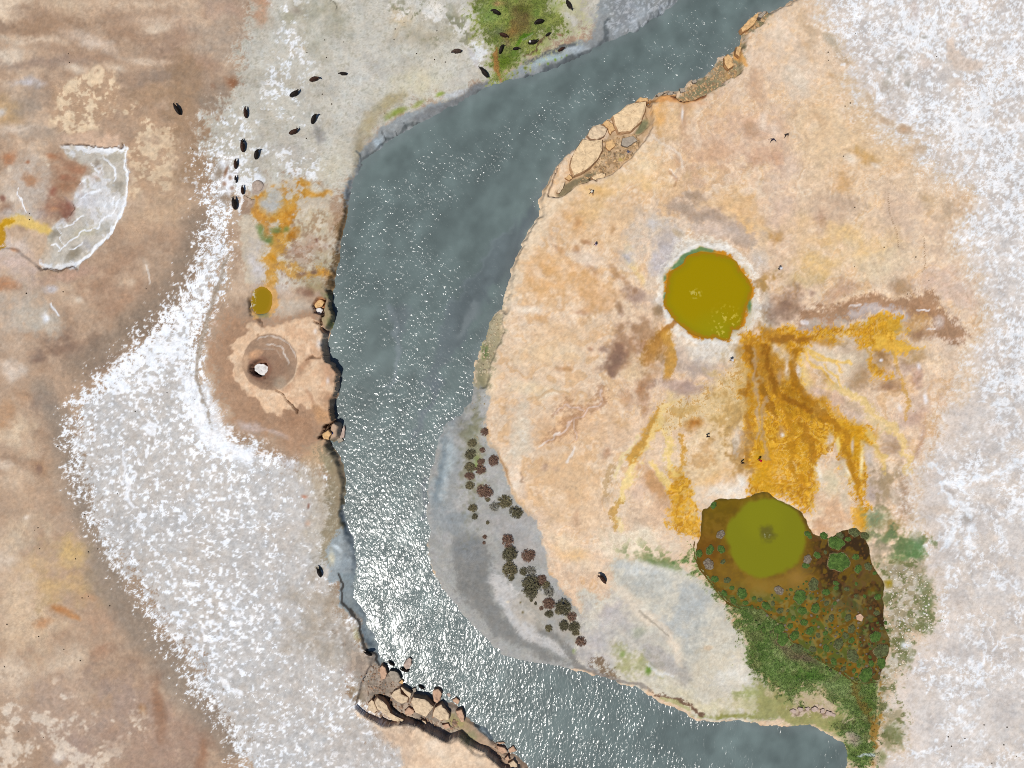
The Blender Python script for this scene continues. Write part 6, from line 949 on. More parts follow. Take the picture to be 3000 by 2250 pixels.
# ---------------------------------------------------------------- rocks
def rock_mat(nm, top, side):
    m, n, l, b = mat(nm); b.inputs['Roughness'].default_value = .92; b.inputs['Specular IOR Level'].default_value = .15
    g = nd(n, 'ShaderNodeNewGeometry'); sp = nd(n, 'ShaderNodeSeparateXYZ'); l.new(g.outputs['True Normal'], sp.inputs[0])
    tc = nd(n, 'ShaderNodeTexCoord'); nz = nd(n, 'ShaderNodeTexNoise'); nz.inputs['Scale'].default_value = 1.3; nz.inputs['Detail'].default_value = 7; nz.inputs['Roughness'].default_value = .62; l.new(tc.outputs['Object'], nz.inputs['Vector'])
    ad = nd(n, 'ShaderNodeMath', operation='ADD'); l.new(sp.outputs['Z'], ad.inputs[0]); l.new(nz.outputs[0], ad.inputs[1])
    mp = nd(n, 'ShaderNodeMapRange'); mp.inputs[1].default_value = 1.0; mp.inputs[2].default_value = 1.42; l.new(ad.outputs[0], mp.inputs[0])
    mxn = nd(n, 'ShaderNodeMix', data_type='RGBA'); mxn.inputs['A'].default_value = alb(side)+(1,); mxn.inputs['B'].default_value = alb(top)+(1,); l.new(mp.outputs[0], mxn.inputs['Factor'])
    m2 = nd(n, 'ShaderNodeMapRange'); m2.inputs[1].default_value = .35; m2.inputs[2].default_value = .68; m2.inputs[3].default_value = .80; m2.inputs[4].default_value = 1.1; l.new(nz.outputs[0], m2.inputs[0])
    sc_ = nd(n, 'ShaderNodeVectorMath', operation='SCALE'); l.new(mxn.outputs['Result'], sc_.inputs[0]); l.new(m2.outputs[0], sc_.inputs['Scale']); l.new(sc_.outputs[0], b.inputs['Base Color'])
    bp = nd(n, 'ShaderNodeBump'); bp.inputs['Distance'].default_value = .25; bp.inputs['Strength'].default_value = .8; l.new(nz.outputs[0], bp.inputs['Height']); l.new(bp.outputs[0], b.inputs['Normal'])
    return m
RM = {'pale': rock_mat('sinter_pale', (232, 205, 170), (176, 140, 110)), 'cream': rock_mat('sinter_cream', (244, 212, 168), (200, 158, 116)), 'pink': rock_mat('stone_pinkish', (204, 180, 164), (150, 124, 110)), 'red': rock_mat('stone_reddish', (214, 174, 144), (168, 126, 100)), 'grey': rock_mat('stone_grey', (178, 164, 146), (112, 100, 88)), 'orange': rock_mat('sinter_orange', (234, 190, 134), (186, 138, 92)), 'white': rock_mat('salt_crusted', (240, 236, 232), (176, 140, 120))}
def rock(name, pts, h, mt, label, cat, group=None, base=None, tilt=(0, 0), sink=.5):
    P = [Vector((wx(x), wy(y))) for x, y in pts]
    if sum(a.x*b.y-b.x*a.y for a, b in zip(P, P[1:]+P[:1])) < 0: P.reverse()
    cx = sum((p for p in P), Vector((0, 0)))/len(P)
    # resample the outline with small chips
    out = []; per = sum((a-b).length for a, b in zip(P, P[1:]+P[:1])); st = max(per/34, .12)
    for a, b in zip(P, P[1:]+P[:1]):
        k = max(1, int((b-a).length/st))
        for j in range(k): out.append(a.lerp(b, j/k))
    n = len(out); seed = Vector((cx.x*1.3, cx.y*1.7, 3.1))
    zb = base if base is not None else max(zat(1500+cx.x*PPM, 1125-cx.y*PPM), WATER-.3)
    R_ = max((p-cx).length for p in out)
    v, f = [], []
    for fr, z in ((1.05, -sink), (1.04, h*.35), (1.0, h*.72), (.95, h*.93), (.82, h*1.0), (.55, h*1.03), (.25, h*1.02)):
        for p in out:
            q = cx+(p-cx)*fr; e = Vector((p.x*1.4, p.y*1.4, z*1.2+fr))
            q = q+Vector((mnoise.noise(e+seed), mnoise.noise(e*1.1-seed)))*min(.16, R_*.12)
            zz = z+(mnoise.noise(Vector((q.x*.9, q.y*.9, 2.0))+seed)*.22+mnoise.noise(Vector((q.x*2.6, q.y*2.6, 7.0))+seed)*.09)*min(h, 1.0)*(1 if z > 0 else 0)+((q-cx).x*tilt[0]+(q-cx).y*tilt[1])*(1 if z > 0 else 0)
            v.append((q.x-cx.x, q.y-cx.y, zz))
    for k in range(6):
        for j in range(n): f.append((k*n+j, k*n+(j+1) % n, (k+1)*n+(j+1) % n, (k+1)*n+j))
    v.append((0, 0, h*1.0)); c = len(v)-1
    for j in range(n): f.append((6*n+j, 6*n+(j+1) % n, c))
    o = link(name, pyd(name, v, f, RM[mt])); o.location = (cx.x, cx.y, zb)
    return tag(o, label, cat, group)
crop(1000, 1880, 4.096); GB = 'blocks fallen from the lower west bank'
for pts, h, mt, lab in [
 ([(730, 320), (760, 260), (810, 225), (835, 250), (835, 300), (800, 360), (770, 370)], .9, 'pink', 'pinkish tapered boulder standing alone in the river shallows'),
 ([(450, 400), (450, 330), (480, 300), (520, 330), (545, 400), (520, 460), (480, 470)], .7, 'red', 'rounded brown block, leftmost of the fallen blocks at the waterline'),
 ([(550, 410), (570, 375), (630, 375), (690, 420), (710, 480), (660, 520), (590, 490)], .9, 'grey', 'grey brown rough block at the top of the fallen blocks'),
 ([(675, 530), (715, 490), (735, 520), (720, 548)], .6, 'orange', 'small orange tan block wedged below the grey brown block'),
 ([(590, 660), (620, 610), (700, 570), (715, 640), (800, 690), (790, 740), (720, 760), (640, 720)], .9, 'pale', 'flat pale block with a pointed top beside a long thin sliver'),
 ([(702, 570), (722, 560), (835, 640), (820, 705), (762, 650)], .8, 'pale', 'long thin sliver of rock between a flat block and the water'),
 ([(830, 720), (860, 670), (1010, 690), (1110, 780), (1090, 820), (1010, 910), (880, 850)], 1.5, 'pale', 'largest fallen block, pale and flat topped, in the lower west bank'),
 ([(1085, 640), (1110, 600), (1160, 595), (1205, 650), (1180, 730), (1140, 775), (1100, 740)], 1.2, 'red', 'reddish block standing at the waterline above the largest fallen block'),
 ([(1090, 870), (1120, 800), (1200, 760), (1250, 820), (1300, 880), (1290, 950), (1180, 950), (1090, 910)], 1.2, 'pale', 'pale rounded block just right of the largest fallen block'),
 ([(750, 850), (800, 815), (860, 840), (865, 880), (820, 910), (760, 890)], .6, 'red', 'small pinkish block left of the largest fallen block'),
 ([(390, 720), (430, 680), (490, 710), (560, 800), (590, 880), (640, 930), (740, 960), (740, 990), (620, 970), (500, 870), (430, 820)], 1.1, 'pale', 'long curved pale block split from the bank edge'),
 ([(310, 760), (360, 710), (400, 770), (430, 840), (380, 880), (320, 850)], .8, 'pale', 'cracked pale block at the left end of the split bank edge'),
 ([(1320, 740), (1370, 710), (1415, 750), (1390, 800), (1340, 770)], .7, 'red', 'small angular tan rock at the edge of the sparkling water'),
 ([(1370, 860), (1440, 835), (1475, 930), (1470, 990), (1430, 980), (1390, 920)], .8, 'red', 'upright pink tan rock, right end of the fallen blocks'),
 ([(1250, 670), (1290, 665), (1310, 700), (1280, 720)], .35, 'pink', 'small pink stone half sunk in the shallows'),
 ([(1850, 1265), (1940, 1250), (1970, 1275), (1900, 1282)], .5, 'red', 'thin flat rock above the cluster under the dark cliff'),
 ([(1865, 1290), (1960, 1310), (1995, 1370), (1930, 1390), (1880, 1350)], .8, 'red', 'tan rock, largest of the cluster under the dark cliff'),
 ([(2000, 1340), (2060, 1300), (2110, 1360), (2020, 1390)], .7, 'red', 'angular tan rock on the river side of the cluster under the cliff'),
 ([(1960, 1430), (2000, 1400), (2020, 1440), (1990, 1465)], .5, 'red', 'small tan rock in the middle of the cluster under the cliff'),
 ([(2005, 1480), (2060, 1450), (2110, 1490), (2115, 1540), (2040, 1540)], .7, 'pale', 'rounded tan rock at the bottom edge of the picture under the cliff'),
 ([(1200, 1020), (1280, 1015), (1300, 1060), (1240, 1075)], .5, 'red', 'low pink rock perched on the rim of the black crevice'),
 ([(840, 605), (880, 590), (885, 640), (850, 645)], .6, 'grey', 'small grey stone touching the tip of the thin sliver'),
 ([(960, 975), (1000, 985), (1010, 1020), (970, 1020)], .5, 'pale', 'small pale stone left of the black crevice')]:
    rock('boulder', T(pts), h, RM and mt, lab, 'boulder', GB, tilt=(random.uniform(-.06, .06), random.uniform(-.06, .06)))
tile(2, 0); GS = 'slabs broken from the north lip of the mound'
for pts, h, mt, lab in [
 ([(870, 1000), (980, 915), (1060, 880), (1165, 872), (1158, 950), (1120, 1045), (1030, 1130), (920, 1145), (890, 1080)], 2.0, 'cream', 'large cream slab with flat top, upper of the two biggest broken slabs'),
 ([(1068, 872), (1110, 830), (1180, 836), (1190, 870)], 1.6, 'orange', 'pinkish wedge at the upper tip of the broken slabs'),
 ([(650, 1160), (690, 1090), (765, 1060), (830, 1105), (800, 1170), (740, 1200), (680, 1195)], 1.6, 'pale', 'pale rounded slab between the two biggest broken slabs'),
 ([(785, 1055), (822, 1022), (880, 1060), (893, 1112), (850, 1150), (832, 1100)], 1.3, 'orange', 'small crumbly slab with rough top beside the pale rounded slab'),
 ([(500, 1440), (510, 1370), (560, 1275), (615, 1190), (680, 1205), (790, 1195), (788, 1290), (735, 1385), (675, 1445), (600, 1495), (530, 1520)], 2.0, 'cream', 'largest cream slab, lower left of the broken slabs by the water'),
 ([(460, 1530), (500, 1495), (525, 1530), (500, 1552)], .8, 'orange', 'small orange block at the lower tip of the largest slab'),
 ([(390, 1655), (430, 1580), (462, 1560), (440, 1620), (412, 1660)], .7, 'pale', 'thin pale slab leaning along the mud, lowest of the broken slabs'),
 ([(690, 1520), (740, 1490), (810, 1490), (800, 1540), (720, 1555)], .8, 'cream', 'low cream slab set against the mound edge'),
 ([(1985, 230), (2050, 160), (2140, 85), (2142, 120), (2110, 190), (2050, 240), (2000, 262)], 1.3, 'orange', 'long orange slab jutting into the river near the top edge'),
 ([(1840, 480), (1870, 450), (1910, 500), (1925, 560), (1870, 590), (1845, 550)], 1.2, 'orange', 'pointed orange block on the rubble shelf'),
 ([(1940, 450), (1950, 390), (1992, 402), (1972, 482)], 1.1, 'orange', 'narrow orange block against the lip above the pointed one'),
 ([(1460, 742), (1500, 738), (1512, 765), (1470, 782)], .5, 'grey', 'small grey flat stone at the waterline of the rubble shelf'),
 ([(1565, 682), (1600, 662), (1612, 690), (1580, 702)], .5, 'grey', 'grey stone standing in the water off the rubble shelf'),
 ([(1250, 815), (1310, 790), (1325, 800), (1270, 835)], .6, 'grey', 'grey slab at the waterline just right of the pinkish wedge'),
 ([(1340, 810), (1395, 795), (1385, 822), (1345, 830)], .5, 'grey', 'low grey slab at the left end of the rubble shelf'),
 ([(2120, 150), (2160, 110), (2200, 105), (2150, 165)], .6, 'grey', 'grey flat stone behind the long orange slab'),
 ([(820, 1210), (880, 1190), (900, 1240), (850, 1290), (815, 1260)], .5, 'orange', 'small orange tan rock on the broken ground behind the slabs'),
 ([(960, 1180), (1060, 1160), (1090, 1200), (1000, 1260), (950, 1240)], .5, 'grey', 'flat greyish plate on the broken ground behind the slabs')]:
    big = h > 1.2
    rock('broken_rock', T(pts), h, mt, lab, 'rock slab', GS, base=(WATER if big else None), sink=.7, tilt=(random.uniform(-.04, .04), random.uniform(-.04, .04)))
tile(1, 2); rock('broken_rock', T([(690, 480), (748, 362), (757, 400), (745, 470)]), .5, 'pink', 'leaning pinkish slab in the river below the crater mound', 'rock slab', base=WATER)
rock('boulder', T([(672, 470), (720, 462), (742, 500), (700, 520)]), .4, 'grey', 'low grey stone at the foot of the leaning pinkish slab', 'boulder', base=WATER)
rock('boulder', T([(590, 430), (640, 395), (670, 430), (640, 480), (600, 470)]), .8, 'orange', 'tan crumbling block in the notch below the crater mound', 'boulder')
crop(700, 820, 3.456); rock('boulder', T([(140, 880), (170, 850), (230, 845), (285, 880), (280, 940), (245, 975), (190, 955), (150, 920)]), .7, 'white', 'white salt crusted boulder plugging the crater vent', 'boulder')
rock('boulder', T([(748, 262), (790, 205), (840, 195), (862, 225), (840, 265), (780, 285)]), .8, 'orange', 'orange block lying in the small pit beside the west bank', 'boulder'); rock('boulder', T([(765, 290), (815, 278), (845, 300), (820, 345), (785, 338)]), .6, 'white', 'white crusted block below the orange one in the small pit', 'boulder')
crop(620, 280, 4.74); M_MOUND = RM['grey']
v, f = [], []; N = 24
for k, (rr_, z) in enumerate(((1.3, -.1), (1.15, .14), (.8, .3), (.4, .36))):
    for j in range(N): t = 6.2832*j/N; v.append((rr_*math.cos(t)*(1+.05*math.sin(3*t)), rr_*math.sin(t), z+.03*math.sin(5*t)))
for k in range(3):
    for j in range(N): f.append((k*N+j, k*N+(j+1) % N, (k+1)*N+(j+1) % N, (k+1)*N+j))
f.append(tuple(range(3*N, 4*N)))
q = T([(630, 1245)])[0]; o = link('sinter_mound', pyd('sinter_mound', v, f, rock_mat('mound_sinter', (190, 170, 154), (160, 142, 128)), True)); o.location = at(*q); tag(o, 'small round grey brown sinter dome at the top of the ochre seep', 'mound')
tile(3, 3); rock('boulder', T([(760, 350), (800, 330), (830, 360), (810, 400), (770, 385)]), .4, 'red', 'pale salmon rock standing among the marsh tussocks', 'boulder')
tile(3, 3)
for k, (x, y, r_) in enumerate([(230, 1180, 30), (290, 1165, 26), (350, 1160, 24), (420, 1165, 34), (480, 1180, 26), (530, 1195, 30), (575, 1215, 24)]):
    rock('boulder', T([(x+r_*random.uniform(.6, 1.3)*math.cos(a+k), y+r_*random.uniform(.4, .9)*math.sin(a+k)) for a in (0, .8, 1.5, 2.3, 3.1, 4.0, 4.7, 5.5)]), random.uniform(.15, .35), 'pink', 'weathered pale rock in the row on the green bank, number %s from the left' % ('one two three four five six seven'.split()[k]), 'boulder', 'row of weathered rocks on the green bank')

# ---------------------------------------------------------------- loose stuff: rubble, gravel
def pebbles(name, spots, mt, label, cat):
    v, f, cols = [], [], []
    base = [(0, 0, 1), (.9, 0, .3), (.28, .86, .35), (-.73, .53, .3), (-.73, -.53, .35), (.28, -.86, .3), (.75, .5, -.4), (-.28, .86, -.4), (-.9, 0, -.4), (-.28, -.86, -.4), (.7, -.5, -.4)]
    fc = [(0, 1, 2), (0, 2, 3), (0, 3, 4), (0, 4, 5), (0, 5, 1), (1, 6, 2), (2, 6, 7), (2, 7, 3), (3, 7, 8), (3, 8, 4), (4, 8, 9), (4, 9, 5), (5, 9, 10), (5, 10, 1), (1, 10, 6)]
    for x, y, r_ in spots:
        p = at(x, y, 0, WATER-.1); o0 = len(v); a = random.random()*6.28; cs, sn = math.cos(a), math.sin(a); sx, sy, sz = r_*random.uniform(.7, 1.3), r_*random.uniform(.6, 1.1), r_*random.uniform(.4, .8)
        g = random.uniform(.75, 1.05); t = random.uniform(.9, 1.05)
        for bx_, by_, bz_ in base:
            jx = random.uniform(.8, 1.2); v.append((p.x+(bx_*sx*cs-by_*sy*sn)*jx, p.y+(bx_*sx*sn+by_*sy*cs)*jx, p.z+bz_*sz*jx+.05*r_)); cols.append((g, g*t, g*t*t))
        f += [tuple(i+o0 for i in q) for q in fc]
    me = pyd(name, v, f, mt); set_color(me, 'tint', np.array(cols, np.float32)); return tag(link(name, me), label, cat, kind='stuff')
def scatter(polys, n, r0, r1):
    out = []
    for pts in polys:
        A = np.asarray(pts); F = field(pts, True, 10, None, 3.0); k = 0; tries = 0
        while k < n and tries < n*40:
            tries += 1; x = random.uniform(A[:, 0].min(), A[:, 0].max()); y = random.uniform(A[:, 1].min(), A[:, 1].max())
            if samp(F, np.array([x]), np.array([y]))[0] > 0: out.append((x, y, random.uniform(r0, r1)**1.0*(1 if random.random() < .8 else 1.7))); k += 1
    return out
sp = scatter([TT(2, 0, [(1430, 850), (1560, 850), (1700, 790), (1850, 690), (1960, 620), (1950, 500), (1900, 460), (1790, 510), (1690, 650), (1560, 700)])], 260, .1, .32)
sp += scatter([TT(2, 0, [(800, 1200), (1100, 1130), (1110, 1260), (980, 1390), (850, 1490), (640, 1540), (560, 1570), (740, 1390)])], 240, .1, .34)
sp += scatter([TT(2, 0, [(1980, 300), (2080, 240), (2180, 180), (2230, 80), (2130, 130), (2030, 260)])], 90, .1, .3)
pebbles('rubble', sp, simple('rubble_stone', (222, 186, 140), .9, (150, 128, 98), 2.0, 0, 'tint'), 'tan broken stones strewn along the foot of the mound lip', 'rubble')
sp = scatter([TT(1, 3, [(880, 900), (1000, 780), (1200, 960), (1300, 1080), (1560, 1250), (1750, 1280), (1740, 1370), (1600, 1370), (1400, 1270), (1200, 1240), (1000, 1200)])], 360, .08, .26)
sp += scatter([TT(1, 3, [(2060, 1480), (2200, 1560), (2206, 1659), (2130, 1659), (2020, 1540)])], 60, .1, .3)
pebbles('rubble', sp, simple('rubble_stone_brown', (196, 164, 138), .9, (128, 108, 92), 2.0, 0, 'tint'), 'brown broken stones between the fallen blocks of the lower west bank', 'rubble')
sp = scatter([TT(1, 1, [(2150, 1000), (2130, 1150), (2060, 1370), (1990, 1560), (1920, 1600), (1970, 1300), (2040, 1110)])], 140, .08, .26)
sp += scatter([TT(1, 2, [(1900, 50), (1980, 60), (1990, 300), (2050, 560), (1950, 700), (1850, 600), (1820, 300)])], 60, .05, .14)
pebbles('rubble', sp, simple('rubble_stone_pale', (214, 200, 168), .9, (166, 152, 124), 2.0, 0, 'tint'), 'pale stones at the west foot of the mound', 'rubble')
sp = scatter([TT(3, 3, [(1050, -60), (1250, -80), (1400, 100), (1420, 460), (1260, 520), (1200, 720), (1120, 900), (1100, 1100), (1020, 1120), (1010, 950), (1080, 650), (1040, 380)])], 420, .06, .2)
pebbles('gravel', sp, simple('gravel_white', (248, 240, 222), .9, (214, 200, 176), 2.0, 0, 'tint'), 'white pebbles scattered on the olive strip right of the marsh', 'gravel')

# small dark stones one can count
DS = []
for (c, r), L in {(0, 0): [(602, 473), (612, 548), (1660, 1285)], (0, 1): [(260, 190), (260, 243), (242, 880), (565, 868), (1694, 815), (1270, 840)], (0, 2): [(347, 1240), (322, 1260), (360, 1420), (505, 540), (743, 1127), (860, 1422), (958, 1433), (668, 1508), (1010, 952), (1158, 240), (1690, 135), (1440, 78), (780, 1447)], (0, 3): [(64, 772), (780, 170), (725, 185), (957, 254), (85, 408), (354, 515), (710, 722), (569, 626), (185, 1329), (390, 1384)],
                   (1, 0): [(748, 343), (583, 327), (1194, 228), (1184, 317), (598, 478), (430, 437), (560, 795), (643, 881), (1558, 246), (1380, 437), (1632, 519), (1538, 495), (1105, 960), (425, 1184), (1272, 173)], (3, 0): [(656, 924), (703, 897), (644, 1355), (515, 527), (514, 458), (1440, 452), (1445, 500), (1747, 356), (750, 293)], (3, 1): [(743, 138), (992, 483), (1268, 566), (737, 651), (1380, 767), (1192, 885)], (3, 3): [(1552, 1388), (1579, 1470), (2018, 1450), (1912, 1605), (2125, 1545), (1690, 1400), (2050, 1300), (1850, 1280)]}.items():
    DS += TT(c, r, L)
DM = [pyd('dark_stone', [((.5+.5*random.random())*math.cos(.9*j)*(1, .7, .3)[k], (.5+.5*random.random())*math.sin(.9*j)*(1, .7, .3)[k], (-.2, .3, .5)[k]) for k in range(3) for j in range(7)], [(k*7+j, k*7+(j+1) % 7, (k+1)*7+(j+1) % 7, (k+1)*7+j) for k in range(2) for j in range(7)]+[tuple(range(14, 21))], simple('dark_stone', (52, 44, 36), .9, (80, 66, 52))) for q in range(3)]
for k, (x, y) in enumerate(DS):
    o = link('dark_stone', DM[k % 3]); s = random.uniform(.16, .26); o.scale = (s, s, s*.8); o.rotation_euler = (0, 0, random.random()*6); o.location = at(x, y)
    tag(o, 'tiny dark stone lying loose on bare mineral ground', 'stone', 'tiny dark stones on the flats')
# scraps of litter
def scrap(x, y, s, rgb, lab):
    v = [(s*math.cos(a)*random.uniform(.6, 1.1), s*math.sin(a)*random.uniform(.6, 1.1), random.uniform(.02, .25)) for a in np.arange(0, 6.2, .8)]; n = len(v); v += [(p[0]*.4, p[1]*.4, random.uniform(.25, .45)) for p in v]
    f = [(j, (j+1) % n, n+(j+1) % n, n+j) for j in range(n)]+[tuple(range(n, 2*n))]
    o = link('plastic_scrap', pyd('plastic_scrap', v, f, simple('scrap_plastic', rgb, .4))); o.location = at(x, y, 0, WATER); tag(o, lab, 'litter')
tile(1, 2); scrap(*T([(668, 428)])[0], .24, (24, 82, 190), 'crumpled blue plastic scrap by the leaning slab in the river'); tile(2, 0); scrap(*T([(1015, 1290)])[0], .35, (86, 90, 112), 'crumpled bluish grey scrap on the broken ground behind the slabs')

# ---------------------------------------------------------------- shrubs on the east bank
def tint_mesh(name, tri, mt):
    v, f, c = [], [], []
    for a, b, d, col_ in tri: i = len(v); v += [a, b, d]; f.append((i, i+1, i+2)); c += [col_]*3
    me = pyd(name, v, f, mt); set_color(me, 'tint', np.array(c, np.float32)); return me
M_LEAF = {'olive': simple('shrub_leaf_olive', (142, 132, 100), .9, (116, 104, 78), 3, 0, 'tint'), 'red': simple('shrub_leaf_reddish', (150, 118, 100), .9, (118, 90, 78), 3, 0, 'tint'), 'dark': simple('shrub_leaf_dark', (122, 116, 90), .9, (96, 88, 68), 3, 0, 'tint'), 'grey': simple('shrub_twig_grey', (168, 162, 148), .9, (126, 120, 108), 3, 0, 'tint')}
M_STEM = simple('shrub_stem', (96, 74, 58), .9)
def shrub_mesh(seed, bare=False):
    random.seed(seed); tri = []; sv, sf = [], []; tips = []
    lob = [random.uniform(.82, 1.08) for _ in range(9)]
    for k in range(120):
        a = random.random()*6.283; t = random.random()**.5; u = a/6.283*9; i = int(u) % 9; L = lob[i]+(lob[(i+1) % 9]-lob[i])*(u-int(u))
        tip = (L*t*math.cos(a), L*t*math.sin(a), .6*(1-.6*t*t)*random.uniform(.7, 1.1)); tips.append(tip)
        if k % 5 == 0:
            v, f = tube([(tip[0]*.12, tip[1]*.12, 0, .03), (tip[0]*.6, tip[1]*.6, tip[2]*.7, .02), tip+(.008,)], 3); o0 = len(sv); sv += v; sf += [tuple(i+o0 for i in q) for q in f]
    for tip in tips:
        clump = random.uniform(.7, 1.3)
        for j in range(13 if not bare else 7):
            p = Vector(tip)*random.uniform(.75, 1.04)+Vector([random.gauss(0, .07) for _ in range(3)]); p.z = max(p.z, .02)
            d = Vector((random.gauss(0, 1), random.gauss(0, 1), random.gauss(0, .5))).normalized()*.10; e = Vector((random.gauss(0, 1), random.gauss(0, 1), random.gauss(0, .5))).normalized()*.07
            g = clump*random.uniform(.6, 1.3); tri.append((tuple(p-d), tuple(p+d), tuple(p+e), (g, g*random.uniform(.94, 1.06), g*random.uniform(.88, 1.02))))
    return tint_mesh('shrub_foliage', tri, M_LEAF['olive']), pyd('shrub_stems', sv, sf, M_STEM)
SV = [shrub_mesh(40+k) for k in range(5)]+[shrub_mesh(60, True)]
random.seed(9)
crop(1350, 1260, 2.37)
SHRUBS = [(165, 430, 52, 'red', 'largest round reddish brown shrub at the top of the shrub strip'), (185, 490, 16, 'olive', 'small green shrub tucked below the large reddish round one'), (305, 505, 48, 'olive', 'round brown olive shrub right of the pale twiggy one'), (385, 580, 46, 'dark', 'round dark olive shrub against the tan edge of the mound'), (232, 540, 32, 'grey', 'pale grey bare twiggy shrub between two round ones'), (80, 550, 30, 'olive', 'olive shrub on the edge of the wet grey sand'), (95, 610, 20, 'dark', 'small dark shrub just below the one on the wet sand edge'), (185, 650, 14, 'olive', 'tiny shrub alone on grey sand in the gap of the strip'),
 (325, 775, 45, 'red', 'reddish shrub on top of the left column of three'), (340, 865, 52, 'dark', 'dark shrub in the middle of the left column of three'), (470, 880, 45, 'red', 'squarish reddish brown shrub right of the left column'), (338, 980, 50, 'olive', 'olive shrub at the bottom of the left column of three'), (350, 1040, 22, 'dark', 'small dark shrub stuck to the bottom of the left column'), (435, 995, 28, 'dark', 'small dark green shrub above the biggest dark shrub'), (490, 990, 35, 'grey', 'pinkish grey twiggy shrub above the biggest dark shrub'), (490, 1100, 74, 'dark', 'biggest shrub, dark olive and dense, in the middle of the strip'), (560, 1055, 35, 'red', 'reddish shrub touching the upper right of the biggest shrub'), (592, 1090, 30, 'olive', 'olive shrub right of the biggest shrub'), (612, 1132, 40, 'grey', 'greyish pink shrub right below the olive one beside the biggest'),
 (615, 1215, 42, 'red', 'reddish shrub left of the wide dark pair'), (615, 1290, 28, 'dark', 'small dark shrub below the reddish one of the wide pair'), (715, 1240, 54, 'dark', 'wide dark olive shrub near the mound foot in the lower strip'), (685, 1268, 30, 'olive', 'olive shrub at the lower left of the wide dark one'), (772, 1308, 32, 'red', 'reddish shrub at the top of the lowest dark trio'), (720, 1372, 38, 'dark', 'dark shrub at the left of the lowest trio'), (790, 1380, 38, 'dark', 'dark shrub at the right of the lowest trio'), (802, 1420, 25, 'olive', 'small olive shrub at the bottom of the lowest trio'), (612, 1390, 25, 'olive', 'small ring shaped olive shrub beside the dark wet tongue'), (835, 1482, 36, 'red', 'rust red shrub, last one at the lower end of the strip'),
 (225, 210, 40, 'red', 'reddish shrub against the mound, upper end of the strip'), (140, 220, 25, 'red', 'small reddish shrub left of the one against the mound'), (150, 140, 18, 'red', 'tiny reddish shrub above the upper pair'), (135, 275, 36, 'red', 'brown shrub in the upper green patch'), (65, 170, 38, 'dark', 'dark green shrub at the upper left of the strip'), (65, 258, 35, 'olive', 'olive shrub below the dark green one at upper left'), (60, 322, 32, 'red', 'brown shrub third down the upper left row'), (62, 390, 28, 'olive', 'olive shrub at the lower end of the upper left row'), (165, 12, 28, 'red', 'brown shrub at the very top beside the mound foot'), (80, 90, 30, 'olive', 'loose olive shrub at the top of the upper left row'), (490, 1195, 12, 'dark', 'tiny dark sprig just below the biggest shrub'), (520, 1217, 12, 'dark', 'tiny dark sprig right of the one below the biggest shrub'), (560, 1250, 14, 'red', 'tiny reddish sprig left of the reddish shrub'), (165, 750, 16, 'red', 'tiny rusty sprig on the grey sand left of the column'), (160, 792, 12, 'red', 'tiniest rusty sprig at the edge of the dark wet sand')]
for k, (x, y, r_, c, lab) in enumerate(SHRUBS):
    fo, stm = SV[5 if c == 'grey' else k % 5]; q = T([(x, y)])[0]; s = r_*OK/PPM*1.12
    o = link('shrub', None); o.location = at(*q, -.02); o.rotation_euler = (0, 0, random.random()*6.28); o.scale = (s, s*random.uniform(.88, 1.08), max(s, .5)*.8)
    place(o, [('foliage', fo, M_LEAF[c])]); link('stems', stm, o); tag(o, lab, 'shrub', 'shrubs on the east bank')

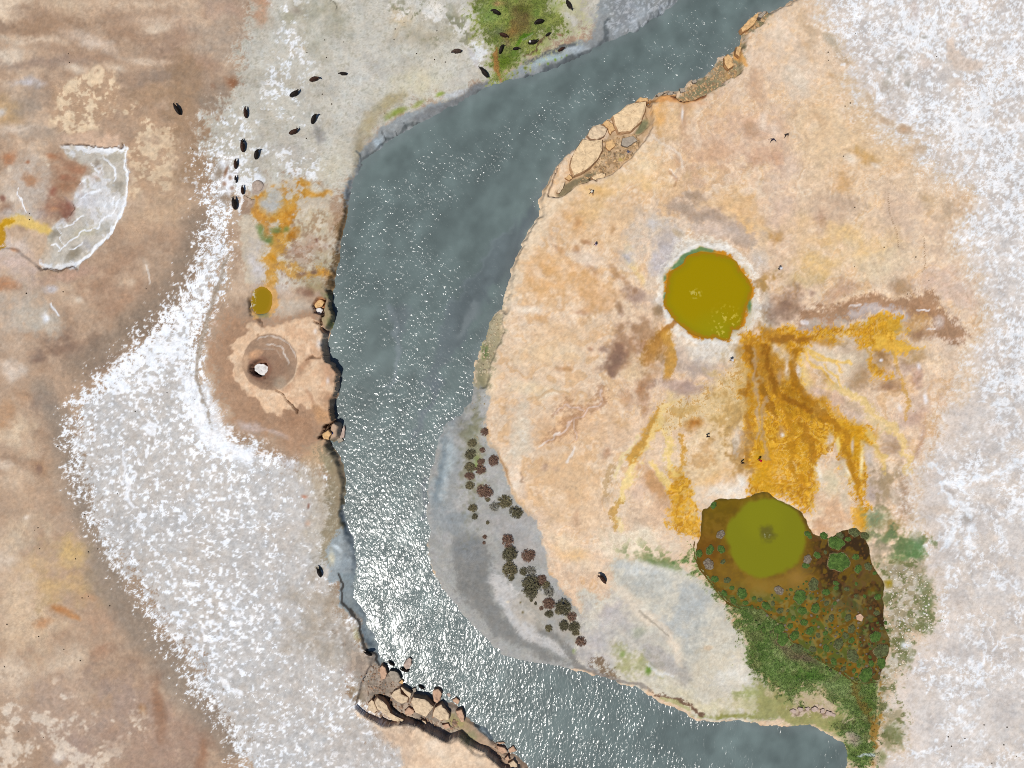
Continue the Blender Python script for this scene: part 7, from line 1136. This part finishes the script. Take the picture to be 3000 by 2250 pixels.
# ---------------------------------------------------------------- marsh tussocks
M_PEAT = simple('tussock_peat', (140, 124, 88), .9, (88, 74, 44), 4, .05); M_CAP = {'g': simple('tussock_sedge', (92, 118, 54), .9, (66, 92, 38), 3, 0, 'tint'), 'd': simple('tussock_dead', (150, 138, 122), .9, (112, 96, 84), 3, 0, 'tint'), 'm': simple('tussock_mixed', (104, 112, 72), .9, (78, 78, 48), 3, 0, 'tint')}
def tussock_mesh(seed):
    random.seed(seed); v, f = [], []; N = 18; wob = [1+.13*math.sin(2*6.283*j/N+seed)+.1*math.sin(5*6.283*j/N+2*seed)+random.uniform(-.05, .05) for j in range(N)]
    for rr_, z in ((1.0, -.25), (1.02, .03), (.96, .09), (.88, .1)):
        for j in range(N): t = 6.2832*j/N; v.append((rr_*wob[j]*math.cos(t), rr_*wob[j]*math.sin(t), z+random.uniform(-.02, .02)))
    for k in range(3):
        for j in range(N): f.append((k*N+j, k*N+(j+1) % N, (k+1)*N+(j+1) % N, (k+1)*N+j))
    f.append(tuple(range(3*N, 4*N)))
    tri = []
    for k, (r0, z0, r1, z1) in enumerate(((.93, .11, .72, .2), (.72, .2, .38, .26), (.38, .26, .0, .28))):     # turf skin
        for j in range(N):
            a, b_ = 6.2832*j/N, 6.2832*(j+1)/N; w0, w1 = wob[j], wob[(j+1) % N]; g = random.uniform(.75, 1.2)
            P = [(r0*w0*math.cos(a), r0*w0*math.sin(a), z0), (r0*w1*math.cos(b_), r0*w1*math.sin(b_), z0), (r1*w1*math.cos(b_), r1*w1*math.sin(b_), z1), (r1*w0*math.cos(a), r1*w0*math.sin(a), z1)]
            tri.append((P[0], P[1], P[2], (g, g, g*.95))); tri.append((P[0], P[2], P[3], (g, g*1.02, g*.95)))
    for q in range(260):
        a = random.random()*6.2832; j = int(a/6.2832*N) % N; t = random.random()**.55*.9*wob[j]; p = Vector((t*math.cos(a), t*math.sin(a), .12+.15*(1-t)))
        d = Vector((math.cos(a)*.1+random.gauss(0, .06), math.sin(a)*.1+random.gauss(0, .06), random.uniform(.05, .14))); s_ = Vector((-d.y, d.x, 0)).normalized()*.05; g = random.uniform(.6, 1.5)
        tri.append((tuple(p-s_), tuple(p+s_), tuple(p+d), (g*random.uniform(.85, 1.15), g, g*.9)))
    return pyd('tussock_mound', v, f, M_PEAT, True), tint_mesh('tussock_sedge', tri, M_CAP['g'])
TV = [tussock_mesh(k) for k in range(5)]
random.seed(12); crop(1980, 1420, 2.861)
TUS = [(380, 420, 38, 'd', 'round tussock with grey dead top, upper left of the green pool'), (320, 175, 30, 'g', 'green tussock in the notch at the upper left shore of the marsh'), (290, 550, 40, 'g', 'green tussock left of the pool, left one of a touching pair'), (385, 545, 32, 'g', 'green tussock left of the pool, right one of a touching pair'), (200, 580, 32, 'g', 'green tussock by the far left shore of the marsh'), (278, 670, 45, 'd', 'large greyish tussock at the lower left of the pool'), (400, 650, 22, 'm', 'small ring shaped tussock close to the pool at left'), (330, 795, 30, 'g', 'round green tussock on the left shore below the pool'), (435, 805, 28, 'm', 'ragged tussock right of the round one on the left shore'), (560, 915, 48, 'g', 'large leafy tussock below left of the pool'), (870, 890, 40, 'd', 'dead grey tussock directly below the pool'), (1045, 945, 55, 'g', 'large green tussock right of the dead one below the pool'), (1160, 840, 50, 'm', 'large tussock with brown middle, lower right of the pool'), (1110, 630, 36, 'd', 'grey tussock touching the right edge of the pool'), (1095, 682, 28, 'g', 'dark green tussock just below the grey one at the pool edge'), (1190, 595, 30, 'g', 'green oval tussock right of the pool'), (1350, 490, 65, 'g', 'big green tussock in the upper right of the marsh'), (1370, 650, 85, 'g', 'biggest tussock of the marsh, right of the pool'), (1490, 1440, 55, 'm', 'large oval tussock near the lower tip of the marsh'), (1600, 1600, 60, 'g', 'broad green tussock at the lower tip of the marsh')]
SM = [(475, 870, 20), (410, 915, 28), (485, 975, 30), (590, 995, 22), (660, 955, 18), (710, 970, 20), (760, 1020, 38), (820, 1000, 20), (970, 885, 16), (1265, 905, 32), (1260, 570, 16), (1515, 610, 28), (1535, 710, 34), (1620, 690, 34), (1675, 745, 18), (1520, 835, 14), (1440, 880, 22), (1350, 830, 25), (1350, 870, 22), (1515, 935, 16), (1590, 940, 16), (1700, 945, 28), (1340, 1000, 18), (1270, 1000, 22), (1175, 1040, 40), (1065, 1060, 38), (880, 1060, 28), (1310, 1125, 30), (1450, 1120, 32), (1080, 1160, 32), (990, 1125, 22), (900, 1130, 25), (830, 1155, 14), (770, 1100, 12), (870, 1215, 45), (1130, 1230, 36), (965, 1190, 25), (1260, 1250, 22), (1480, 1215, 36), (1000, 1270, 40), (900, 1300, 55), (1020, 1380, 50), (1155, 1385, 28), (1265, 1375, 32), (1370, 1340, 45), (1480, 1310, 28), (1410, 1550, 24), (1330, 1490, 30), (1585, 1490, 14), (1645, 1505, 26), (1540, 1520, 20), (1500, 1565, 20), (1635, 1450, 16), (1680, 1280, 50), (1750, 1320, 14), (1730, 1400, 60), (1730, 1500, 46), (1765, 1160, 16), (1690, 1080, 25), (1640, 1040, 15), (1730, 1210, 14), (1780, 1225, 14), (1110, 415, 25), (1130, 440, 18), (1245, 430, 35), (1450, 460, 24), (1380, 430, 30), (1500, 400, 46), (1590, 430, 36), (740, 1225, 20), (1200, 1270, 20), (1430, 1270, 26), (640, 1030, 16), (930, 960, 14), (1190, 960, 14), (1140, 960, 14)]
for k in range(120):
    for _ in range(60):
        x, y = random.uniform(150, 1800), random.uniform(420, 1640); q = T([(x, y)])[0]
        if abs(y-(1050+.62*(x-1000))) < 330 and x > 640 and math.hypot(q[0]-2247, q[1]-1577) > 165 and all(math.hypot(x-a, y-b) > c+16 for a, b, c in SM) and zat(*q) < ZPM: SM.append((x, y, random.uniform(7, 14))); break
ALLT = [t for t in TUS]+[(x, y, r_, random.choice('ggm' if r_ > 13 else 'mmgd'), None) for x, y, r_ in SM]
for k, (x, y, r_, c, lab) in enumerate(ALLT):
    mo, ca_ = TV[k % 5]; q = T([(x, y)])[0]; s = r_*OK/PPM
    o = link('tussock', None); o.location = (wx(q[0]), wy(q[1]), max(ZPM, zat(*q))-.01); o.rotation_euler = (0, 0, random.random()*6.28); o.scale = (s, s*random.uniform(.85, 1.1), min(max(s, .45), 1.0))
    link('mound', mo, o); place(o, [('sedge', ca_, M_CAP[c])])
    tag(o, lab or ('small sedge tussock standing in the amber marsh water' if r_ <= 30 else 'middling sedge tussock in the crowd below the green pool'), 'tussock', 'tussocks of the marsh')

# ---------------------------------------------------------------- grass
def grass(name, polys, n, label):
    tri = []
    for pts in polys:
        sl, m = pmask(pts, 14, 8, 4, 16); jj, ii = np.nonzero(m > .62); pick = RNG.choice(len(jj), n)
        for k in pick:
            j, i = jj[k]+sl[0].start, ii[k]+sl[1].start
            px_, py_ = AX[i]+random.uniform(-1.5, 1.5), AY[j]+random.uniform(-1.5, 1.5); p = at(px_, py_); col_ = ALB[j, i]
            for q in range(3):
                a = random.random()*6.28; s_ = Vector((math.cos(a), math.sin(a), 0))*.05; d = Vector((random.gauss(0, .09), random.gauss(0, .09), random.uniform(.08, .22))); g = random.uniform(.6, 1.35); b_ = p+Vector((random.gauss(0, .08), random.gauss(0, .08), 0))
                tri.append((tuple(b_-s_), tuple(b_+s_), tuple(b_+d), (float(col_[0])*g, float(col_[1])*g, float(col_[2])*g)))
    m, nn, l, b = mat(name+'_blade'); ca = nd(nn, 'ShaderNodeAttribute', attribute_name='tint'); l.new(ca.outputs['Color'], b.inputs['Base Color']); b.inputs['Roughness'].default_value = .8
    return tag(link(name, tint_mesh(name, tri, m)), label, 'grass', kind='stuff')
grass('grass', [MEADOW_N], 9000, 'short green and brown grass of the grazed meadow at the top'); grass('grass', [MEADOW_S], 14000, 'short green grass of the lower meadow below the marsh')
